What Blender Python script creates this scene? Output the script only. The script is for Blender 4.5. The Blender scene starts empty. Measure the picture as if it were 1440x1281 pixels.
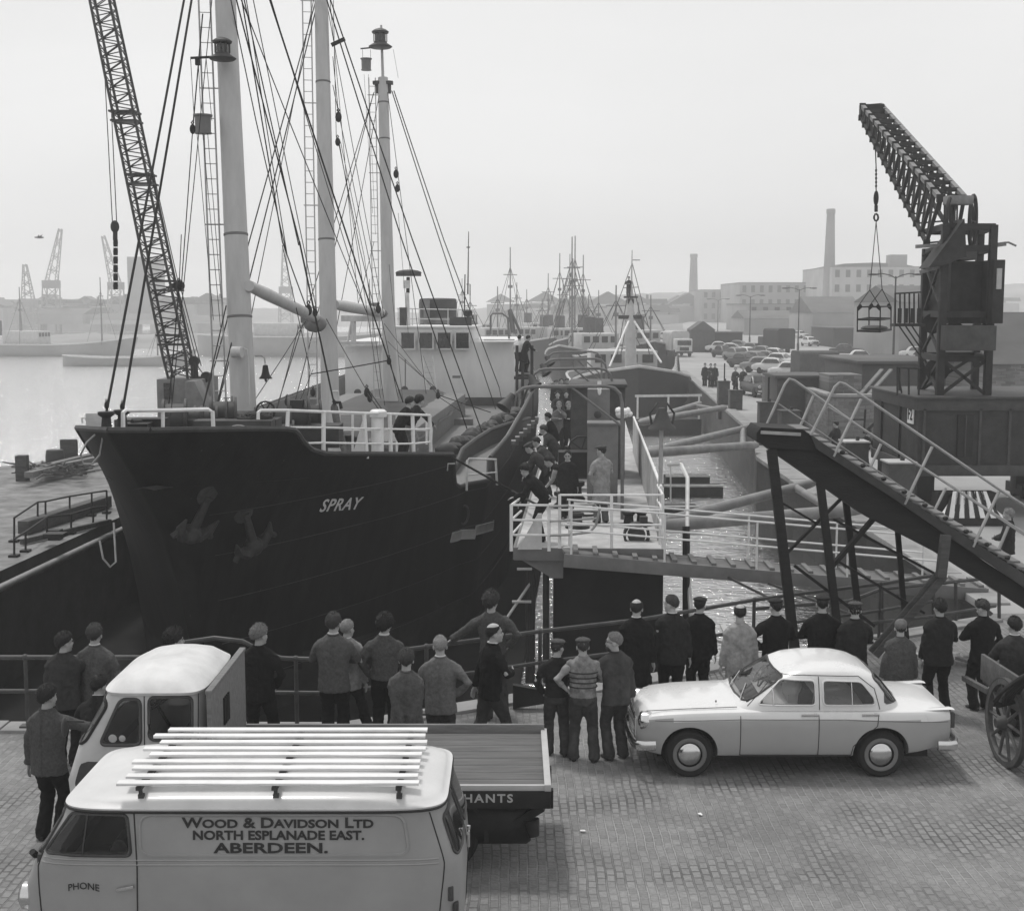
import bpy, bmesh, math, random
from mathutils import Vector, Matrix, noise
R = math.radians
SC = bpy.context.scene
COL = SC.collection
random.seed(7)
# ---------------------------------------------------------------- camera
TH = R(6.5)
CAMZ = 6.0
cd = bpy.data.cameras.new('camera'); cam = bpy.data.objects.new('camera', cd); COL.objects.link(cam)
cd.sensor_width = 36; cd.lens = 36 * 1850 / 1440; cd.clip_start = 0.1; cd.clip_end = 6000
cam.location = (0, 0, CAMZ); cam.rotation_euler = (R(90) - TH, 0, 0)
SC.camera = cam
# ---------------------------------------------------------------- sky, sun, exposure
SUN_EL, SUN_AZ = R(66), R(-30)       # high and ahead of the camera, veiled by overcast
w = bpy.data.worlds.new('World'); SC.world = w; w.use_nodes = True
nt = w.node_tree; nt.nodes.clear()
out = nt.nodes.new('ShaderNodeOutputWorld'); bg = nt.nodes.new('ShaderNodeBackground')
sky = nt.nodes.new('ShaderNodeTexSky'); sky.sky_type = 'NISHITA'; sky.sun_disc = False
sky.sun_elevation = SUN_EL; sky.sun_rotation = SUN_AZ; sky.dust_density = 4; sky.air_density = 1.0
bw = nt.nodes.new('ShaderNodeRGBToBW'); nt.links.new(sky.outputs[0], bw.inputs[0])
# overcast: the clear sky's own tones pulled towards one even grey-white cloud layer
mx = nt.nodes.new('ShaderNodeMix'); mx.data_type = 'FLOAT'; mx.inputs[0].default_value = 0.86
nt.links.new(bw.outputs[0], mx.inputs[2]); mx.inputs[3].default_value = 6.4
cn = nt.nodes.new('ShaderNodeTexNoise'); cn.inputs['Scale'].default_value = 1.6; cn.inputs['Detail'].default_value = 5; cn.inputs['Roughness'].default_value = .45; cn.inputs['Distortion'].default_value = .4
ctc = nt.nodes.new('ShaderNodeTexCoord'); cmp_ = nt.nodes.new('ShaderNodeMapping'); cmp_.inputs['Scale'].default_value = (1, 1, 3.2); nt.links.new(ctc.outputs['Generated'], cmp_.inputs[0]); nt.links.new(cmp_.outputs[0], cn.inputs['Vector'])
cr_ = nt.nodes.new('ShaderNodeMapRange'); cr_.inputs[1].default_value = .3; cr_.inputs[2].default_value = .7; cr_.inputs[3].default_value = .90; cr_.inputs[4].default_value = 1.08; nt.links.new(cn.outputs['Fac'], cr_.inputs[0])
cm_ = nt.nodes.new('ShaderNodeMath'); cm_.operation = 'MULTIPLY'; nt.links.new(mx.outputs[0], cm_.inputs[0]); nt.links.new(cr_.outputs[0], cm_.inputs[1])
nt.links.new(cm_.outputs[0], bg.inputs[0]); bg.inputs[1].default_value = 0.1
nt.links.new(bg.outputs[0], out.inputs[0])
sd = bpy.data.lights.new('sun', 'SUN'); sd.energy = 1.5; sd.angle = R(10); sd.color = (1, .985, .965)
so = bpy.data.objects.new('sun', sd); COL.objects.link(so); so.location = (-20, -20, 60)
_d = Vector((math.cos(SUN_EL) * math.sin(SUN_AZ), math.cos(SUN_EL) * math.cos(SUN_AZ), math.sin(SUN_EL)))
so.rotation_euler = _d.to_track_quat('Z', 'Y').to_euler()
vs = SC.view_settings; vs.view_transform = 'Standard'; vs.look = 'None'; vs.gamma = 1; vs.use_curve_mapping = False
vs.exposure = 0.46
SC.cycles.max_bounces = 6; SC.cycles.volume_bounces = 1; SC.cycles.transparent_max_bounces = 6
SC.cycles.use_denoising = True

# ---------------------------------------------------------------- measuring helpers (photo pixel -> point in the place)
_c, _s = math.cos(TH), math.sin(TH)
def ray(px, py):
    u = (px - 720) / 1850; v = (640.5 - py) / 1850
    return Vector((u, _c + v * _s, -_s + v * _c))
def P(px, py, D): return Vector((0, 0, CAMZ)) + ray(px, py) * D
def G(px, py, z=0.0):
    r = ray(px, py); return Vector((0, 0, CAMZ)) + r * ((z - CAMZ) / r.z)

# ---------------------------------------------------------------- mesh builder
def frame(d):
    d = Vector(d).normalized()
    a = Vector((0, 0, 1)) if abs(d.z) < .95 else Vector((0, 1, 0))
    x = d.cross(a).normalized(); y = x.cross(d).normalized()
    return x, y
class MB:
    def __init__(s): s.v = []; s.f = []; s.m = []; s.cur = 0
    def add(s, vs, fs):
        n = len(s.v); s.v += [Vector(v) for v in vs]
        s.f += [tuple(i + n for i in f) for f in fs]; s.m += [s.cur] * len(fs); return s
    def box(s, c, d, rz=0, M=None):
        c = Vector(c); x, y, z = [k / 2 for k in d]
        vs = [Vector((i * x, j * y, k * z)) for k in (-1, 1) for j in (-1, 1) for i in (-1, 1)]
        if rz: rm = Matrix.Rotation(rz, 3, 'Z'); vs = [rm @ v for v in vs]
        if M: vs = [M @ v for v in vs]
        return s.add([v + c for v in vs], [(0, 2, 3, 1), (4, 5, 7, 6), (0, 1, 5, 4), (1, 3, 7, 5), (3, 2, 6, 7), (2, 0, 4, 6)])
    def beam(s, p, q, w, h=None, up=None):
        p, q = Vector(p), Vector(q); h = h or w; d = (q - p).normalized()
        if up is not None:
            x = d.cross(Vector(up)).normalized(); y = x.cross(d).normalized()
        else: x, y = frame(d)
        vs = [e + x * a * w / 2 + y * b * h / 2 for e in (p, q) for a, b in ((-1, -1), (1, -1), (1, 1), (-1, 1))]
        return s.add(vs, [(3, 2, 1, 0), (4, 5, 6, 7), (0, 1, 5, 4), (1, 2, 6, 5), (2, 3, 7, 6), (3, 0, 4, 7)])
    def tube(s, p, q, r, r2=None, n=8, cap=True):
        p, q = Vector(p), Vector(q); r2 = r if r2 is None else r2; x, y = frame(q - p)
        vs = []
        for e, rr in ((p, r), (q, r2)):
            vs += [e + (x * math.cos(2 * math.pi * i / n) + y * math.sin(2 * math.pi * i / n)) * rr for i in range(n)]
        fs = [(i, (i + 1) % n, n + (i + 1) % n, n + i) for i in range(n)]
        if cap: fs += [tuple(range(n))[::-1], tuple(range(n, 2 * n))]
        return s.add(vs, fs)
    def path(s, pts, r, n=6, closed=False, r_list=None):
        pts = [Vector(p) for p in pts]; m = len(pts); rings = []
        for i, p in enumerate(pts):
            a = pts[(i - 1) % m] if (i or closed) else p; b = pts[(i + 1) % m] if (i < m - 1 or closed) else p
            d = (b - a)
            x, y = frame(d if d.length > 1e-6 else Vector((0, 0, 1)))
            if rings and x.dot(px_) < 0: x, y = -x, -y
            px_ = x; rr = r_list[i] if r_list else r
            rings.append([p + (x * math.cos(2 * math.pi * k / n) + y * math.sin(2 * math.pi * k / n)) * rr for k in range(n)])
        return s.loft(rings, closed_u=closed)
    def loft(s, rings, cap=True, closed_u=False, closed_v=True):
        m = len(rings); n = len(rings[0]); vs = [v for r in rings for v in r]; fs = []
        for i in range(m if closed_u else m - 1):
            j = (i + 1) % m
            for k in range(n if closed_v else n - 1):
                l = (k + 1) % n
                fs.append((i * n + k, i * n + l, j * n + l, j * n + k))
        if cap and not closed_u and closed_v: fs += [tuple(range(n))[::-1], tuple(range((m - 1) * n, m * n))]
        return s.add(vs, fs)
    def lathe(s, prof, c=(0, 0, 0), d=(0, 0, 1), n=16, cap=True):
        c = Vector(c); d = Vector(d).normalized(); x, y = frame(d)
        rings = [[c + d * h + (x * math.cos(2 * math.pi * i / n) + y * math.sin(2 * math.pi * i / n)) * max(r, 1e-4) for i in range(n)] for r, h in prof]
        return s.loft(rings, cap=cap)
    def prism(s, poly, h, o=(0, 0, 0), ax=(1, 0, 0), ay=(0, 1, 0)):
        o, ax, ay = Vector(o), Vector(ax), Vector(ay); nz = ax.cross(ay).normalized(); n = len(poly)
        vs = [o + ax * a + ay * b for a, b in poly] + [o + ax * a + ay * b + nz * h for a, b in poly]
        fs = [tuple(range(n))[::-1], tuple(range(n, 2 * n))] + [(i, (i + 1) % n, n + (i + 1) % n, n + i) for i in range(n)]
        return s.add(vs, fs)
    def ell(s, c, r, n=12, m=8, M=None):
        c = Vector(c); rings = []
        for j in range(m + 1):
            t = math.pi * j / m; k = max(math.sin(t), 1e-3)
            rr = [Vector((r[0] * k * math.cos(2 * math.pi * i / n), r[1] * k * math.sin(2 * math.pi * i / n), -r[2] * math.cos(t))) for i in range(n)]
            rings.append([c + ((M @ v) if M else v) for v in rr])
        return s.loft(rings)
    def grid(s, rows):
        return s.loft(rows, cap=False, closed_v=False)
    def lattice(s, p, q, w0, w1, n, rc, rb, up=(0, 0, 1), h0=None, h1=None):
        p, q = Vector(p), Vector(q); d = (q - p).normalized(); x = d.cross(Vector(up)).normalized(); y = x.cross(d)
        h0 = h0 or w0; h1 = h1 or w1
        def c(t, a, b): return p + (q - p) * t + x * a * (w0 + (w1 - w0) * t) / 2 + y * b * (h0 + (h1 - h0) * t) / 2
        K = ((-1, -1), (1, -1), (1, 1), (-1, 1))
        for k in K: s.tube(c(0, *k), c(1, *k), rc, n=5)
        for i in range(n):
            t0, t1 = i / n, (i + 1) / n
            for j in range(4):
                a, b = K[j], K[(j + 1) % 4]
                if (i + j) % 2: a, b = b, a
                s.tube(c(t0, *a), c(t1, *b), rb, n=4, cap=False)
                if i % 2 == 0: s.tube(c(t0, *a), c(t0, *b), rb, n=4, cap=False)
        return s
    def xf(s, M):
        s.v = [M @ v for v in s.v]; return s
    def build(s, name, mat, parent=None, smooth=True, angle=38, bevel=0, world=False, weld=False):
        me = bpy.data.meshes.new(name)
        vs = s.v
        if world and parent is not None:
            Mi = root_mat(parent).inverted(); vs = [Mi @ v for v in vs]
        me.from_pydata([tuple(v) for v in vs], [], s.f)
        mats = mat if isinstance(mat, (list, tuple)) else [mat]
        for m_ in mats: me.materials.append(m_)
        if len(mats) > 1: me.polygons.foreach_set('material_index', s.m)
        bm = bmesh.new(); bm.from_mesh(me)
        if weld: bmesh.ops.remove_doubles(bm, verts=bm.verts, dist=1e-4)
        bmesh.ops.recalc_face_normals(bm, faces=bm.faces)
        if bevel:
            es = [e for e in bm.edges if len(e.link_faces) == 2 and e.calc_face_angle(0) > R(40)]
            bmesh.ops.bevel(bm, geom=es, offset=bevel, segments=2, affect='EDGES', profile=.6, clamp_overlap=True)
        bm.to_mesh(me); bm.free()
        if smooth:
            me.shade_smooth(); me.set_sharp_from_angle(angle=R(angle))
        o = bpy.data.objects.new(name, me); COL.objects.link(o)
        if parent is not None: o.parent = parent
        return o
def root_mat(o):
    M = Matrix.Identity(4)
    while o is not None:
        M = Matrix.LocRotScale(o.location, o.rotation_euler, o.scale) @ M; o = o.parent
    return M
def thing(name, label, cat, loc=(0, 0, 0), rz=0, group=None):
    o = bpy.data.objects.new(name, None); COL.objects.link(o); o.location = loc; o.rotation_euler = (0, 0, rz)
    o.empty_display_size = .2
    return tag(o, label, cat, group)
def tag(o, label, cat, group=None):
    o['label'] = label; o['category'] = cat
    if group: o['group'] = group
    return o
def structure(o): o['kind'] = 'structure'; return o
KIDS = {}
def copy_tree(o, parent=None):
    c = o.copy(); COL.objects.link(c)
    if parent is not None: c.parent = parent
    for ch in [k for k in COL.objects if k.parent == o]: copy_tree(ch, c)
    return c
def ring_pts(z, x0, x1, hw, n=4, N=48, yc=0):
    xc, L = (x0 + x1) / 2, (x1 - x0) / 2; pts = []
    for i in range(N):
        a = 2 * math.pi * i / N; c_, s_ = math.cos(a), math.sin(a)
        pts.append(Vector((xc + L * math.copysign(abs(c_) ** (2 / n), c_), yc + hw * math.copysign(abs(s_) ** (2 / n), s_), z)))
    return pts
def arc(c, r, a0, a1, n, ax=(1, 0, 0), ay=(0, 0, 1)):
    c, ax, ay = Vector(c), Vector(ax), Vector(ay)
    return [c + ax * r * math.cos(a0 + (a1 - a0) * i / n) + ay * r * math.sin(a0 + (a1 - a0) * i / n) for i in range(n + 1)]

# ---------------------------------------------------------------- materials (all neutral: the photograph is black and white)
MATS = {}
def mat(name, g, rough=.6, var=.2, scale=6, bump=0, metal=0, spec=.25, fine=None, stretch=None, coat=0):
    if name in MATS: return MATS[name]
    m = bpy.data.materials.new(name); m.use_nodes = True; t = m.node_tree; b = t.nodes['Principled BSDF']
    b.inputs['Roughness'].default_value = rough; b.inputs['Metallic'].default_value = metal
    b.inputs['Specular IOR Level'].default_value = spec
    if coat: b.inputs['Coat Weight'].default_value = coat; b.inputs['Coat Roughness'].default_value = .08
    tc = t.nodes.new('ShaderNodeTexCoord'); src = tc.outputs['Object']
    if stretch:
        mp = t.nodes.new('ShaderNodeMapping'); mp.inputs['Scale'].default_value = stretch
        t.links.new(src, mp.inputs[0]); src = mp.outputs[0]
    n1 = t.nodes.new('ShaderNodeTexNoise'); n1.inputs['Scale'].default_value = scale; n1.inputs['Detail'].default_value = 7
    n1.inputs['Roughness'].default_value = .65; t.links.new(src, n1.inputs['Vector'])
    mr = t.nodes.new('ShaderNodeMapRange'); mr.inputs[1].default_value = .3; mr.inputs[2].default_value = .7
    mr.inputs[3].default_value = g * (1 - var); mr.inputs[4].default_value = g * (1 + var)
    t.links.new(n1.outputs['Fac'], mr.inputs[0]); t.links.new(mr.outputs[0], b.inputs['Base Color'])
    rr = t.nodes.new('ShaderNodeMapRange'); rr.inputs[3].default_value = max(0, rough - .08); rr.inputs[4].default_value = min(1, rough + .1)
    t.links.new(n1.outputs['Fac'], rr.inputs[0]); t.links.new(rr.outputs[0], b.inputs['Roughness'])
    if bump:
        n2 = t.nodes.new('ShaderNodeTexNoise'); n2.inputs['Scale'].default_value = fine or scale * 6; n2.inputs['Detail'].default_value = 5
        t.links.new(src, n2.inputs['Vector'])
        bp = t.nodes.new('ShaderNodeBump'); bp.inputs['Strength'].default_value = bump; bp.inputs['Distance'].default_value = .02
        t.links.new(n2.outputs['Fac'], bp.inputs['Height']); t.links.new(bp.outputs[0], b.inputs['Normal'])
    MATS[name] = m; return m
def brick_mat(name, g, mortar, sx, sy, var=.25, bump=.5, rough=.75, rot=0, msize=.03, plane='XY', blotch=.35, off=.5):
    m = bpy.data.materials.new(name); m.use_nodes = True; t = m.node_tree; b = t.nodes['Principled BSDF']
    b.inputs['Roughness'].default_value = rough; b.inputs['Specular IOR Level'].default_value = .35
    tc = t.nodes.new('ShaderNodeTexCoord'); mp = t.nodes.new('ShaderNodeMapping'); mp.inputs['Rotation'].default_value[2] = rot
    src = tc.outputs['Object']
    if plane != 'XY':
        sp = t.nodes.new('ShaderNodeSeparateXYZ'); cb = t.nodes.new('ShaderNodeCombineXYZ'); t.links.new(src, sp.inputs[0])
        a_, b_ = {'XZ': (0, 2), 'YZ': (1, 2)}[plane]
        t.links.new(sp.outputs[a_], cb.inputs[0]); t.links.new(sp.outputs[b_], cb.inputs[1]); src = cb.outputs[0]
    wn = t.nodes.new('ShaderNodeTexNoise'); wn.inputs['Scale'].default_value = 1.3; wn.inputs['Detail'].default_value = 3
    t.links.new(src, wn.inputs['Vector'])
    va = t.nodes.new('ShaderNodeVectorMath'); va.operation = 'MULTIPLY_ADD'; va.inputs[1].default_value = (.10 * sx * 4, .10 * sx * 4, 0)
    t.links.new(wn.outputs['Color'], va.inputs[0]); t.links.new(src, va.inputs[2]); t.links.new(va.outputs[0], mp.inputs[0])
    br = t.nodes.new('ShaderNodeTexBrick'); br.inputs['Scale'].default_value = 1; br.inputs['Brick Width'].default_value = sx
    br.inputs['Row Height'].default_value = sy; br.inputs['Mortar Size'].default_value = msize * min(sx, sy); br.inputs['Mortar Smooth'].default_value = .4
    br.inputs['Bias'].default_value = 0; br.offset = off
    for k, gg in (('Color1', g * (1 - var)), ('Color2', g * (1 + var))): br.inputs[k].default_value = (gg, gg, gg, 1)
    jn = t.nodes.new('ShaderNodeTexNoise'); jn.inputs['Scale'].default_value = .8; jn.inputs['Detail'].default_value = 5; t.links.new(src, jn.inputs['Vector'])
    jm = t.nodes.new('ShaderNodeMapRange'); jm.inputs[1].default_value = .38; jm.inputs[2].default_value = .62; jm.inputs[3].default_value = mortar * .42; jm.inputs[4].default_value = mortar * 1.2
    t.links.new(jn.outputs['Fac'], jm.inputs[0]); t.links.new(jm.outputs[0], br.inputs['Mortar'])
    t.links.new(mp.outputs[0], br.inputs['Vector'])
    n1 = t.nodes.new('ShaderNodeTexNoise'); n1.inputs['Scale'].default_value = .45; n1.inputs['Detail'].default_value = 8; n1.inputs['Roughness'].default_value = .6
    t.links.new(src, n1.inputs['Vector'])
    mr = t.nodes.new('ShaderNodeMapRange'); mr.inputs[1].default_value = .3; mr.inputs[2].default_value = .7
    mr.inputs[3].default_value = 1 - blotch; mr.inputs[4].default_value = 1 + blotch; t.links.new(n1.outputs['Fac'], mr.inputs[0])
    n3 = t.nodes.new('ShaderNodeTexNoise'); n3.inputs['Scale'].default_value = 26; n3.inputs['Detail'].default_value = 4
    t.links.new(src, n3.inputs['Vector'])
    m3 = t.nodes.new('ShaderNodeMapRange'); m3.inputs[3].default_value = .65; m3.inputs[4].default_value = 1.35; t.links.new(n3.outputs['Fac'], m3.inputs[0])
    mu = t.nodes.new('ShaderNodeMath'); mu.operation = 'MULTIPLY'; t.links.new(mr.outputs[0], mu.inputs[0]); t.links.new(m3.outputs[0], mu.inputs[1])
    vm = t.nodes.new('ShaderNodeVectorMath'); vm.operation = 'SCALE'; t.links.new(br.outputs['Color'], vm.inputs[0]); t.links.new(mu.outputs[0], vm.inputs['Scale'])
    t.links.new(vm.outputs[0], b.inputs['Base Color'])
    iv = t.nodes.new('ShaderNodeMath'); iv.operation = 'SUBTRACT'; iv.inputs[0].default_value = 1; t.links.new(br.outputs['Fac'], iv.inputs[1])
    ad = t.nodes.new('ShaderNodeMath'); ad.operation = 'MULTIPLY_ADD'; ad.inputs[1].default_value = .35; t.links.new(n3.outputs['Fac'], ad.inputs[0]); t.links.new(iv.outputs[0], ad.inputs[2])
    bp = t.nodes.new('ShaderNodeBump'); bp.inputs['Strength'].default_value = bump; bp.inputs['Distance'].default_value = .03
    t.links.new(ad.outputs[0], bp.inputs['Height']); t.links.new(bp.outputs[0], b.inputs['Normal'])
    MATS[name] = m; return m
def glass_mat(name, g=.03, rough=.06):
    m = mat(name, g, rough, .1, 3, spec=.7); return m
HULL = mat('black_hull_paint', .008, .55, .8, 1.3, bump=.12, spec=.09, fine=5, stretch=(2.5, 2.5, .35))
def speckle(m, g, thr, sc):
    t = m.node_tree; b = t.nodes['Principled BSDF']; old = b.inputs['Base Color'].links[0].from_socket; tc = t.nodes.new('ShaderNodeTexCoord')
    mp = t.nodes.new('ShaderNodeMapping'); mp.inputs['Scale'].default_value = (1, 1, .6); t.links.new(tc.outputs['Object'], mp.inputs[0])
    n = t.nodes.new('ShaderNodeTexNoise'); n.inputs['Scale'].default_value = sc; n.inputs['Detail'].default_value = 6; n.inputs['Roughness'].default_value = .75; t.links.new(mp.outputs[0], n.inputs['Vector'])
    r = t.nodes.new('ShaderNodeMapRange'); r.inputs[1].default_value = thr; r.inputs[2].default_value = thr + .04; t.links.new(n.outputs['Fac'], r.inputs[0])
    x = t.nodes.new('ShaderNodeMix'); x.data_type = 'RGBA'; t.links.new(r.outputs[0], x.inputs[0]); t.links.new(old, x.inputs[6]); x.inputs[7].default_value = (g, g, g, 1); t.links.new(x.outputs[2], b.inputs['Base Color'])
speckle(HULL, .07, .665, 7)
HULLLOW = mat('lower_hull_paint', .03, .7, .5, 1.2, bump=.1, spec=.08, fine=7)
WHITE = mat('white_paint', .72, .45, .12, 3)
SUPW = mat('superstructure_paint', .66, .5, .1, 1.2, bump=.05, stretch=(1, 1, .4))
OFFW = mat('weathered_white_paint', .55, .5, .22, 2.5, bump=.08)
MASTP = mat('pale_mast_paint', .46, .5, .12, 1.2, stretch=(3, 3, .6))
PALE = mat('pale_grey_paint', .42, .5, .15, 2)
MIDG = mat('mid_grey_paint', .16, .55, .2, 2.5, bump=.05)
DKG = mat('dark_grey_paint', .06, .6, .3, 3, bump=.08)
BLK = mat('black_iron', .018, .55, .4, 4, bump=.1)
STEEL = mat('grimy_steel', .045, .6, .4, 3, bump=.1)
GALV = mat('galvanised_tube', .33, .42, .2, 5, metal=.2)
ROPE = mat('tarred_wire', .02, .8, .3, 30)
HEMP = mat('pale_rope', .33, .9, .3, 40, bump=.3)
DECK = mat('worn_pale_deck', .42, .75, .3, 1.6, bump=.15)
WOOD = mat('weathered_timber', .14, .8, .35, 2, bump=.25, stretch=(1, 12, 12))
WOODX = mat('weathered_plank', .17, .8, .3, 2.2, bump=.25, stretch=(1, 14, 6))
RUBBER = mat('rubber', .016, .75, .25, 10, spec=.3)
CHROME = mat('chrome', .62, .16, .05, 8, metal=1)
GLASS = glass_mat('window_glass', .02, .05)
def clear_glass():
    m = bpy.data.materials.new('clear_glass'); m.use_nodes = True; t = m.node_tree; t.nodes.clear()
    o = t.nodes.new('ShaderNodeOutputMaterial'); mx_ = t.nodes.new('ShaderNodeMixShader'); a = t.nodes.new('ShaderNodeBsdfTransparent'); b = t.nodes.new('ShaderNodeBsdfGlossy'); f = t.nodes.new('ShaderNodeFresnel')
    a.inputs[0].default_value = (.78, .78, .78, 1); b.inputs['Roughness'].default_value = .03; f.inputs[0].default_value = 1.6
    t.links.new(f.outputs[0], mx_.inputs[0]); t.links.new(a.outputs[0], mx_.inputs[1]); t.links.new(b.outputs[0], mx_.inputs[2]); t.links.new(mx_.outputs[0], o.inputs[0]); return m
CGLASS = clear_glass()
SKIN = mat('skin', .36, .55, .12, 12)
CONC = mat('concrete', .26, .85, .25, 1.2, bump=.2)
# ================================================================ SETTING
WZ = -3.0
COB = brick_mat('granite_setts', .19, .23, .155, .102, var=.15, bump=.9, rot=R(90), msize=.12, blotch=.2)
ROADM = mat('dusty_road', .30, .9, .22, .15, bump=.1, fine=8)
GRAVEL = mat('gravel_ground', .20, .95, .45, 1.5, bump=.6, fine=14)
WALLM = brick_mat('quay_masonry', .022, .012, 1.1, .45, var=.4, bump=.5, plane='YZ', msize=.04)
NEARWALL = mat('quay_face_stone', .035, .85, .4, 1.5, bump=.4)
def water_mat():
    m = bpy.data.materials.new('harbour_water'); m.use_nodes = True; t = m.node_tree; b = t.nodes['Principled BSDF']
    b.inputs['Base Color'].default_value = (.012, .012, .012, 1); b.inputs['Roughness'].default_value = .13
    b.inputs['IOR'].default_value = 8.0; b.inputs['Specular IOR Level'].default_value = .7
    tc = t.nodes.new('ShaderNodeTexCoord'); hs = []
    for sc_, st, det in (((.8, 2.2, 1), .6, 3), ((3.5, 7, 1), .4, 4)):
        mp = t.nodes.new('ShaderNodeMapping'); mp.inputs['Scale'].default_value = sc_; t.links.new(tc.outputs['Object'], mp.inputs[0])
        n = t.nodes.new('ShaderNodeTexNoise'); n.inputs['Scale'].default_value = 1; n.inputs['Detail'].default_value = det; n.inputs['Distortion'].default_value = .6
        t.links.new(mp.outputs[0], n.inputs['Vector'])
        mm = t.nodes.new('ShaderNodeMath'); mm.operation = 'MULTIPLY'; mm.inputs[1].default_value = st; t.links.new(n.outputs['Fac'], mm.inputs[0]); hs.append(mm)
    ad = t.nodes.new('ShaderNodeMath'); t.links.new(hs[0].outputs[0], ad.inputs[0]); t.links.new(hs[1].outputs[0], ad.inputs[1])
    bp = t.nodes.new('ShaderNodeBump'); bp.inputs['Strength'].default_value = .75; bp.inputs['Distance'].default_value = .22
    t.links.new(ad.outputs[0], bp.inputs['Height']); t.links.new(bp.outputs[0], b.inputs['Normal'])
    return m
m = MB(); m.add([(-2500, -60, WZ), (2500, -60, WZ), (2500, 4000, WZ), (-2500, 4000, WZ)], [(0, 1, 2, 3)])
structure(m.build('water', water_mat(), smooth=False))
NEAR_EDGE = [(-60, 18.45), (-2.5, 18.35), (.4, 19.95), (2.0, 20.7), (4.1, 22.05), (6.7, 23.5), (9.2, 24.9)]
RIGHT_EDGE = [(9.5, 26), (9.6, 45), (9.75, 52), (11.3, 61), (13.4, 90), (15.6, 122), (28, 224), (52, 420), (120, 760)]
def land(name, poly, ztop, zbot, mats):
    mb = MB(); n = len(poly)
    mb.v = [Vector((x, y, ztop)) for x, y in poly] + [Vector((x, y, zbot)) for x, y in poly]
    mb.f = [tuple(range(n))]; mb.m = [0]
    for i in range(n):
        j = (i + 1) % n; mb.f.append((i, i + n, j + n, j)); mb.m.append(1)
    return structure(mb.build(name, mats, smooth=False))
NEARP = [(-60, -25)] + NEAR_EDGE + [(9.45, 25.3), (60, 25.3), (60, -25)]
land('near_quay', NEARP, 0, -6, [COB, NEARWALL])
RIGHTP = RIGHT_EDGE + [(1500, 760), (1500, 25.3), (9.45, 25.3)]
land('right_quay', RIGHTP, 0, -6, [ROADM, WALLM])
# coping stones along both quay edges (a real kerb, slightly proud)
def coping(name, pts, wdt, side, hgt, m_):
    mb = MB()
    for (a, b) in zip(pts, pts[1:]):
        A, B = Vector((*a, 0)), Vector((*b, 0)); d = (B - A); L = d.length; d.normalize(); nrm = Vector((-d.y, d.x, 0)) * side
        k = max(1, int(L / 1.4))
        for i in range(k):
            p = A + d * (L * i / k + .008); q = A + d * (L * (i + 1) / k - .008); j = random.uniform(-.012, .012)
            c = (p + q) / 2 + nrm * (wdt / 2 - .05); mb.box((c.x, c.y, hgt / 2 - .05 + j), ((q - p).length, wdt, hgt + .1), rz=math.atan2(d.y, d.x))
    return structure(mb.build(name, m_, bevel=.015))
coping('quay_kerb', [(-12, 18.45)] + NEAR_EDGE[1:], .42, -1, .05, CONC)
coping('quay_kerb', RIGHT_EDGE[:6], .6, -1, .06, CONC)
# left jetty (a strip between the dock and the river) and the far shore
LX = lambda L, Y: L + .0587 * Y
leftp = [(LX(-13.6, 18.6), 18.6), (LX(-13.6, 66), 66), (-15.6, 66), (-17.2, 54), (-19.3, 50.0), (-40, 47), (-60, 18.6)]
land('left_jetty', leftp[::-1], -.1, -6, [GRAVEL, NEARWALL])
# far land
FARM = mat('far_land', .2, .95, .4, .02)
def ridge(name, prof, D, z0, depth, m_):
    mb = MB(); rows = []
    xs = []
    for (a, ya), (b, yb) in zip(prof, prof[1:]):
        k = 10
        for i in range(k):
            t = i / k; px = a + (b - a) * t; xs.append((px, ya + (yb - ya) * t))
    xs.append(prof[-1])
    base, slope, top, back = [], [], [], []
    for px, py in xs:
        p = P(px, py + random.uniform(-.8, .8), D); u = (px - 720) / 1850
        base.append(Vector((u * (D - depth), D - depth, z0))); slope.append(Vector((u * (D - depth * .45), D - depth * .45, z0 + (p.z - z0) * random.uniform(.5, .62))))
        top.append(p); back.append(Vector((u * (D + depth), D + depth, z0)))
    mb.grid([base, slope, top, back])
    return structure(mb.build(name, m_))
ridge('hills', [(-300, 410), (33, 428), (75, 421), (140, 421), (190, 434), (255, 440), (300, 432), (420, 434), (600, 441), (700, 432), (760, 424), (800, 419), (880, 414), (960, 411), (1040, 408), (1120, 404), (1300, 402), (1440, 399), (1900, 390)], 760, -3, 200, FARM)
ridge('far_shore', [(-300, 478), (33, 474), (90, 470), (130, 468), (180, 472), (240, 468), (300, 470), (420, 468), (560, 466), (720, 462), (880, 458), (960, 455)], 330, -3.2, 60, FARM)
# ================================================================ SHIP
def proj(p):
    q = Vector(p) - Vector((0, 0, CAMZ)); f = q.y * _c - q.z * _s; u = q.y * _s + q.z * _c
    return 720 + 1850 * q.x / f, 640.5 - 1850 * u / f
def interp(tab, x):
    if x <= tab[0][0]: return tab[0][1]
    for (a, b), (c, d) in zip(tab, tab[1:]):
        if x <= c: return b + (d - b) * (x - a) / (c - a)
    return tab[-1][1]
def text_mesh(body, size, shear=0, offset=0, extrude=.004, align='CENTER', spacing=1.0, caps=0):
    cu = bpy.data.curves.new('lettering', 'FONT'); cu.body = body; cu.size = size; cu.shear = shear; cu.offset = offset
    cu.extrude = extrude; cu.align_x = align; cu.align_y = 'CENTER'; cu.space_character = spacing; cu.resolution_u = 3
    if caps:
        cu.small_caps_scale = caps
        for f in cu.body_format: f.use_small_caps = True
    o = bpy.data.objects.new('lettering', cu); COL.objects.link(o); dg = bpy.context.evaluated_depsgraph_get()
    me = bpy.data.meshes.new_from_object(o.evaluated_get(dg)); vs = [v.co.copy() for v in me.vertices]; fs = [tuple(p.vertices) for p in me.polygons]
    bpy.data.objects.remove(o); bpy.data.curves.remove(cu); bpy.data.meshes.remove(me)
    return vs, fs
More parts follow.
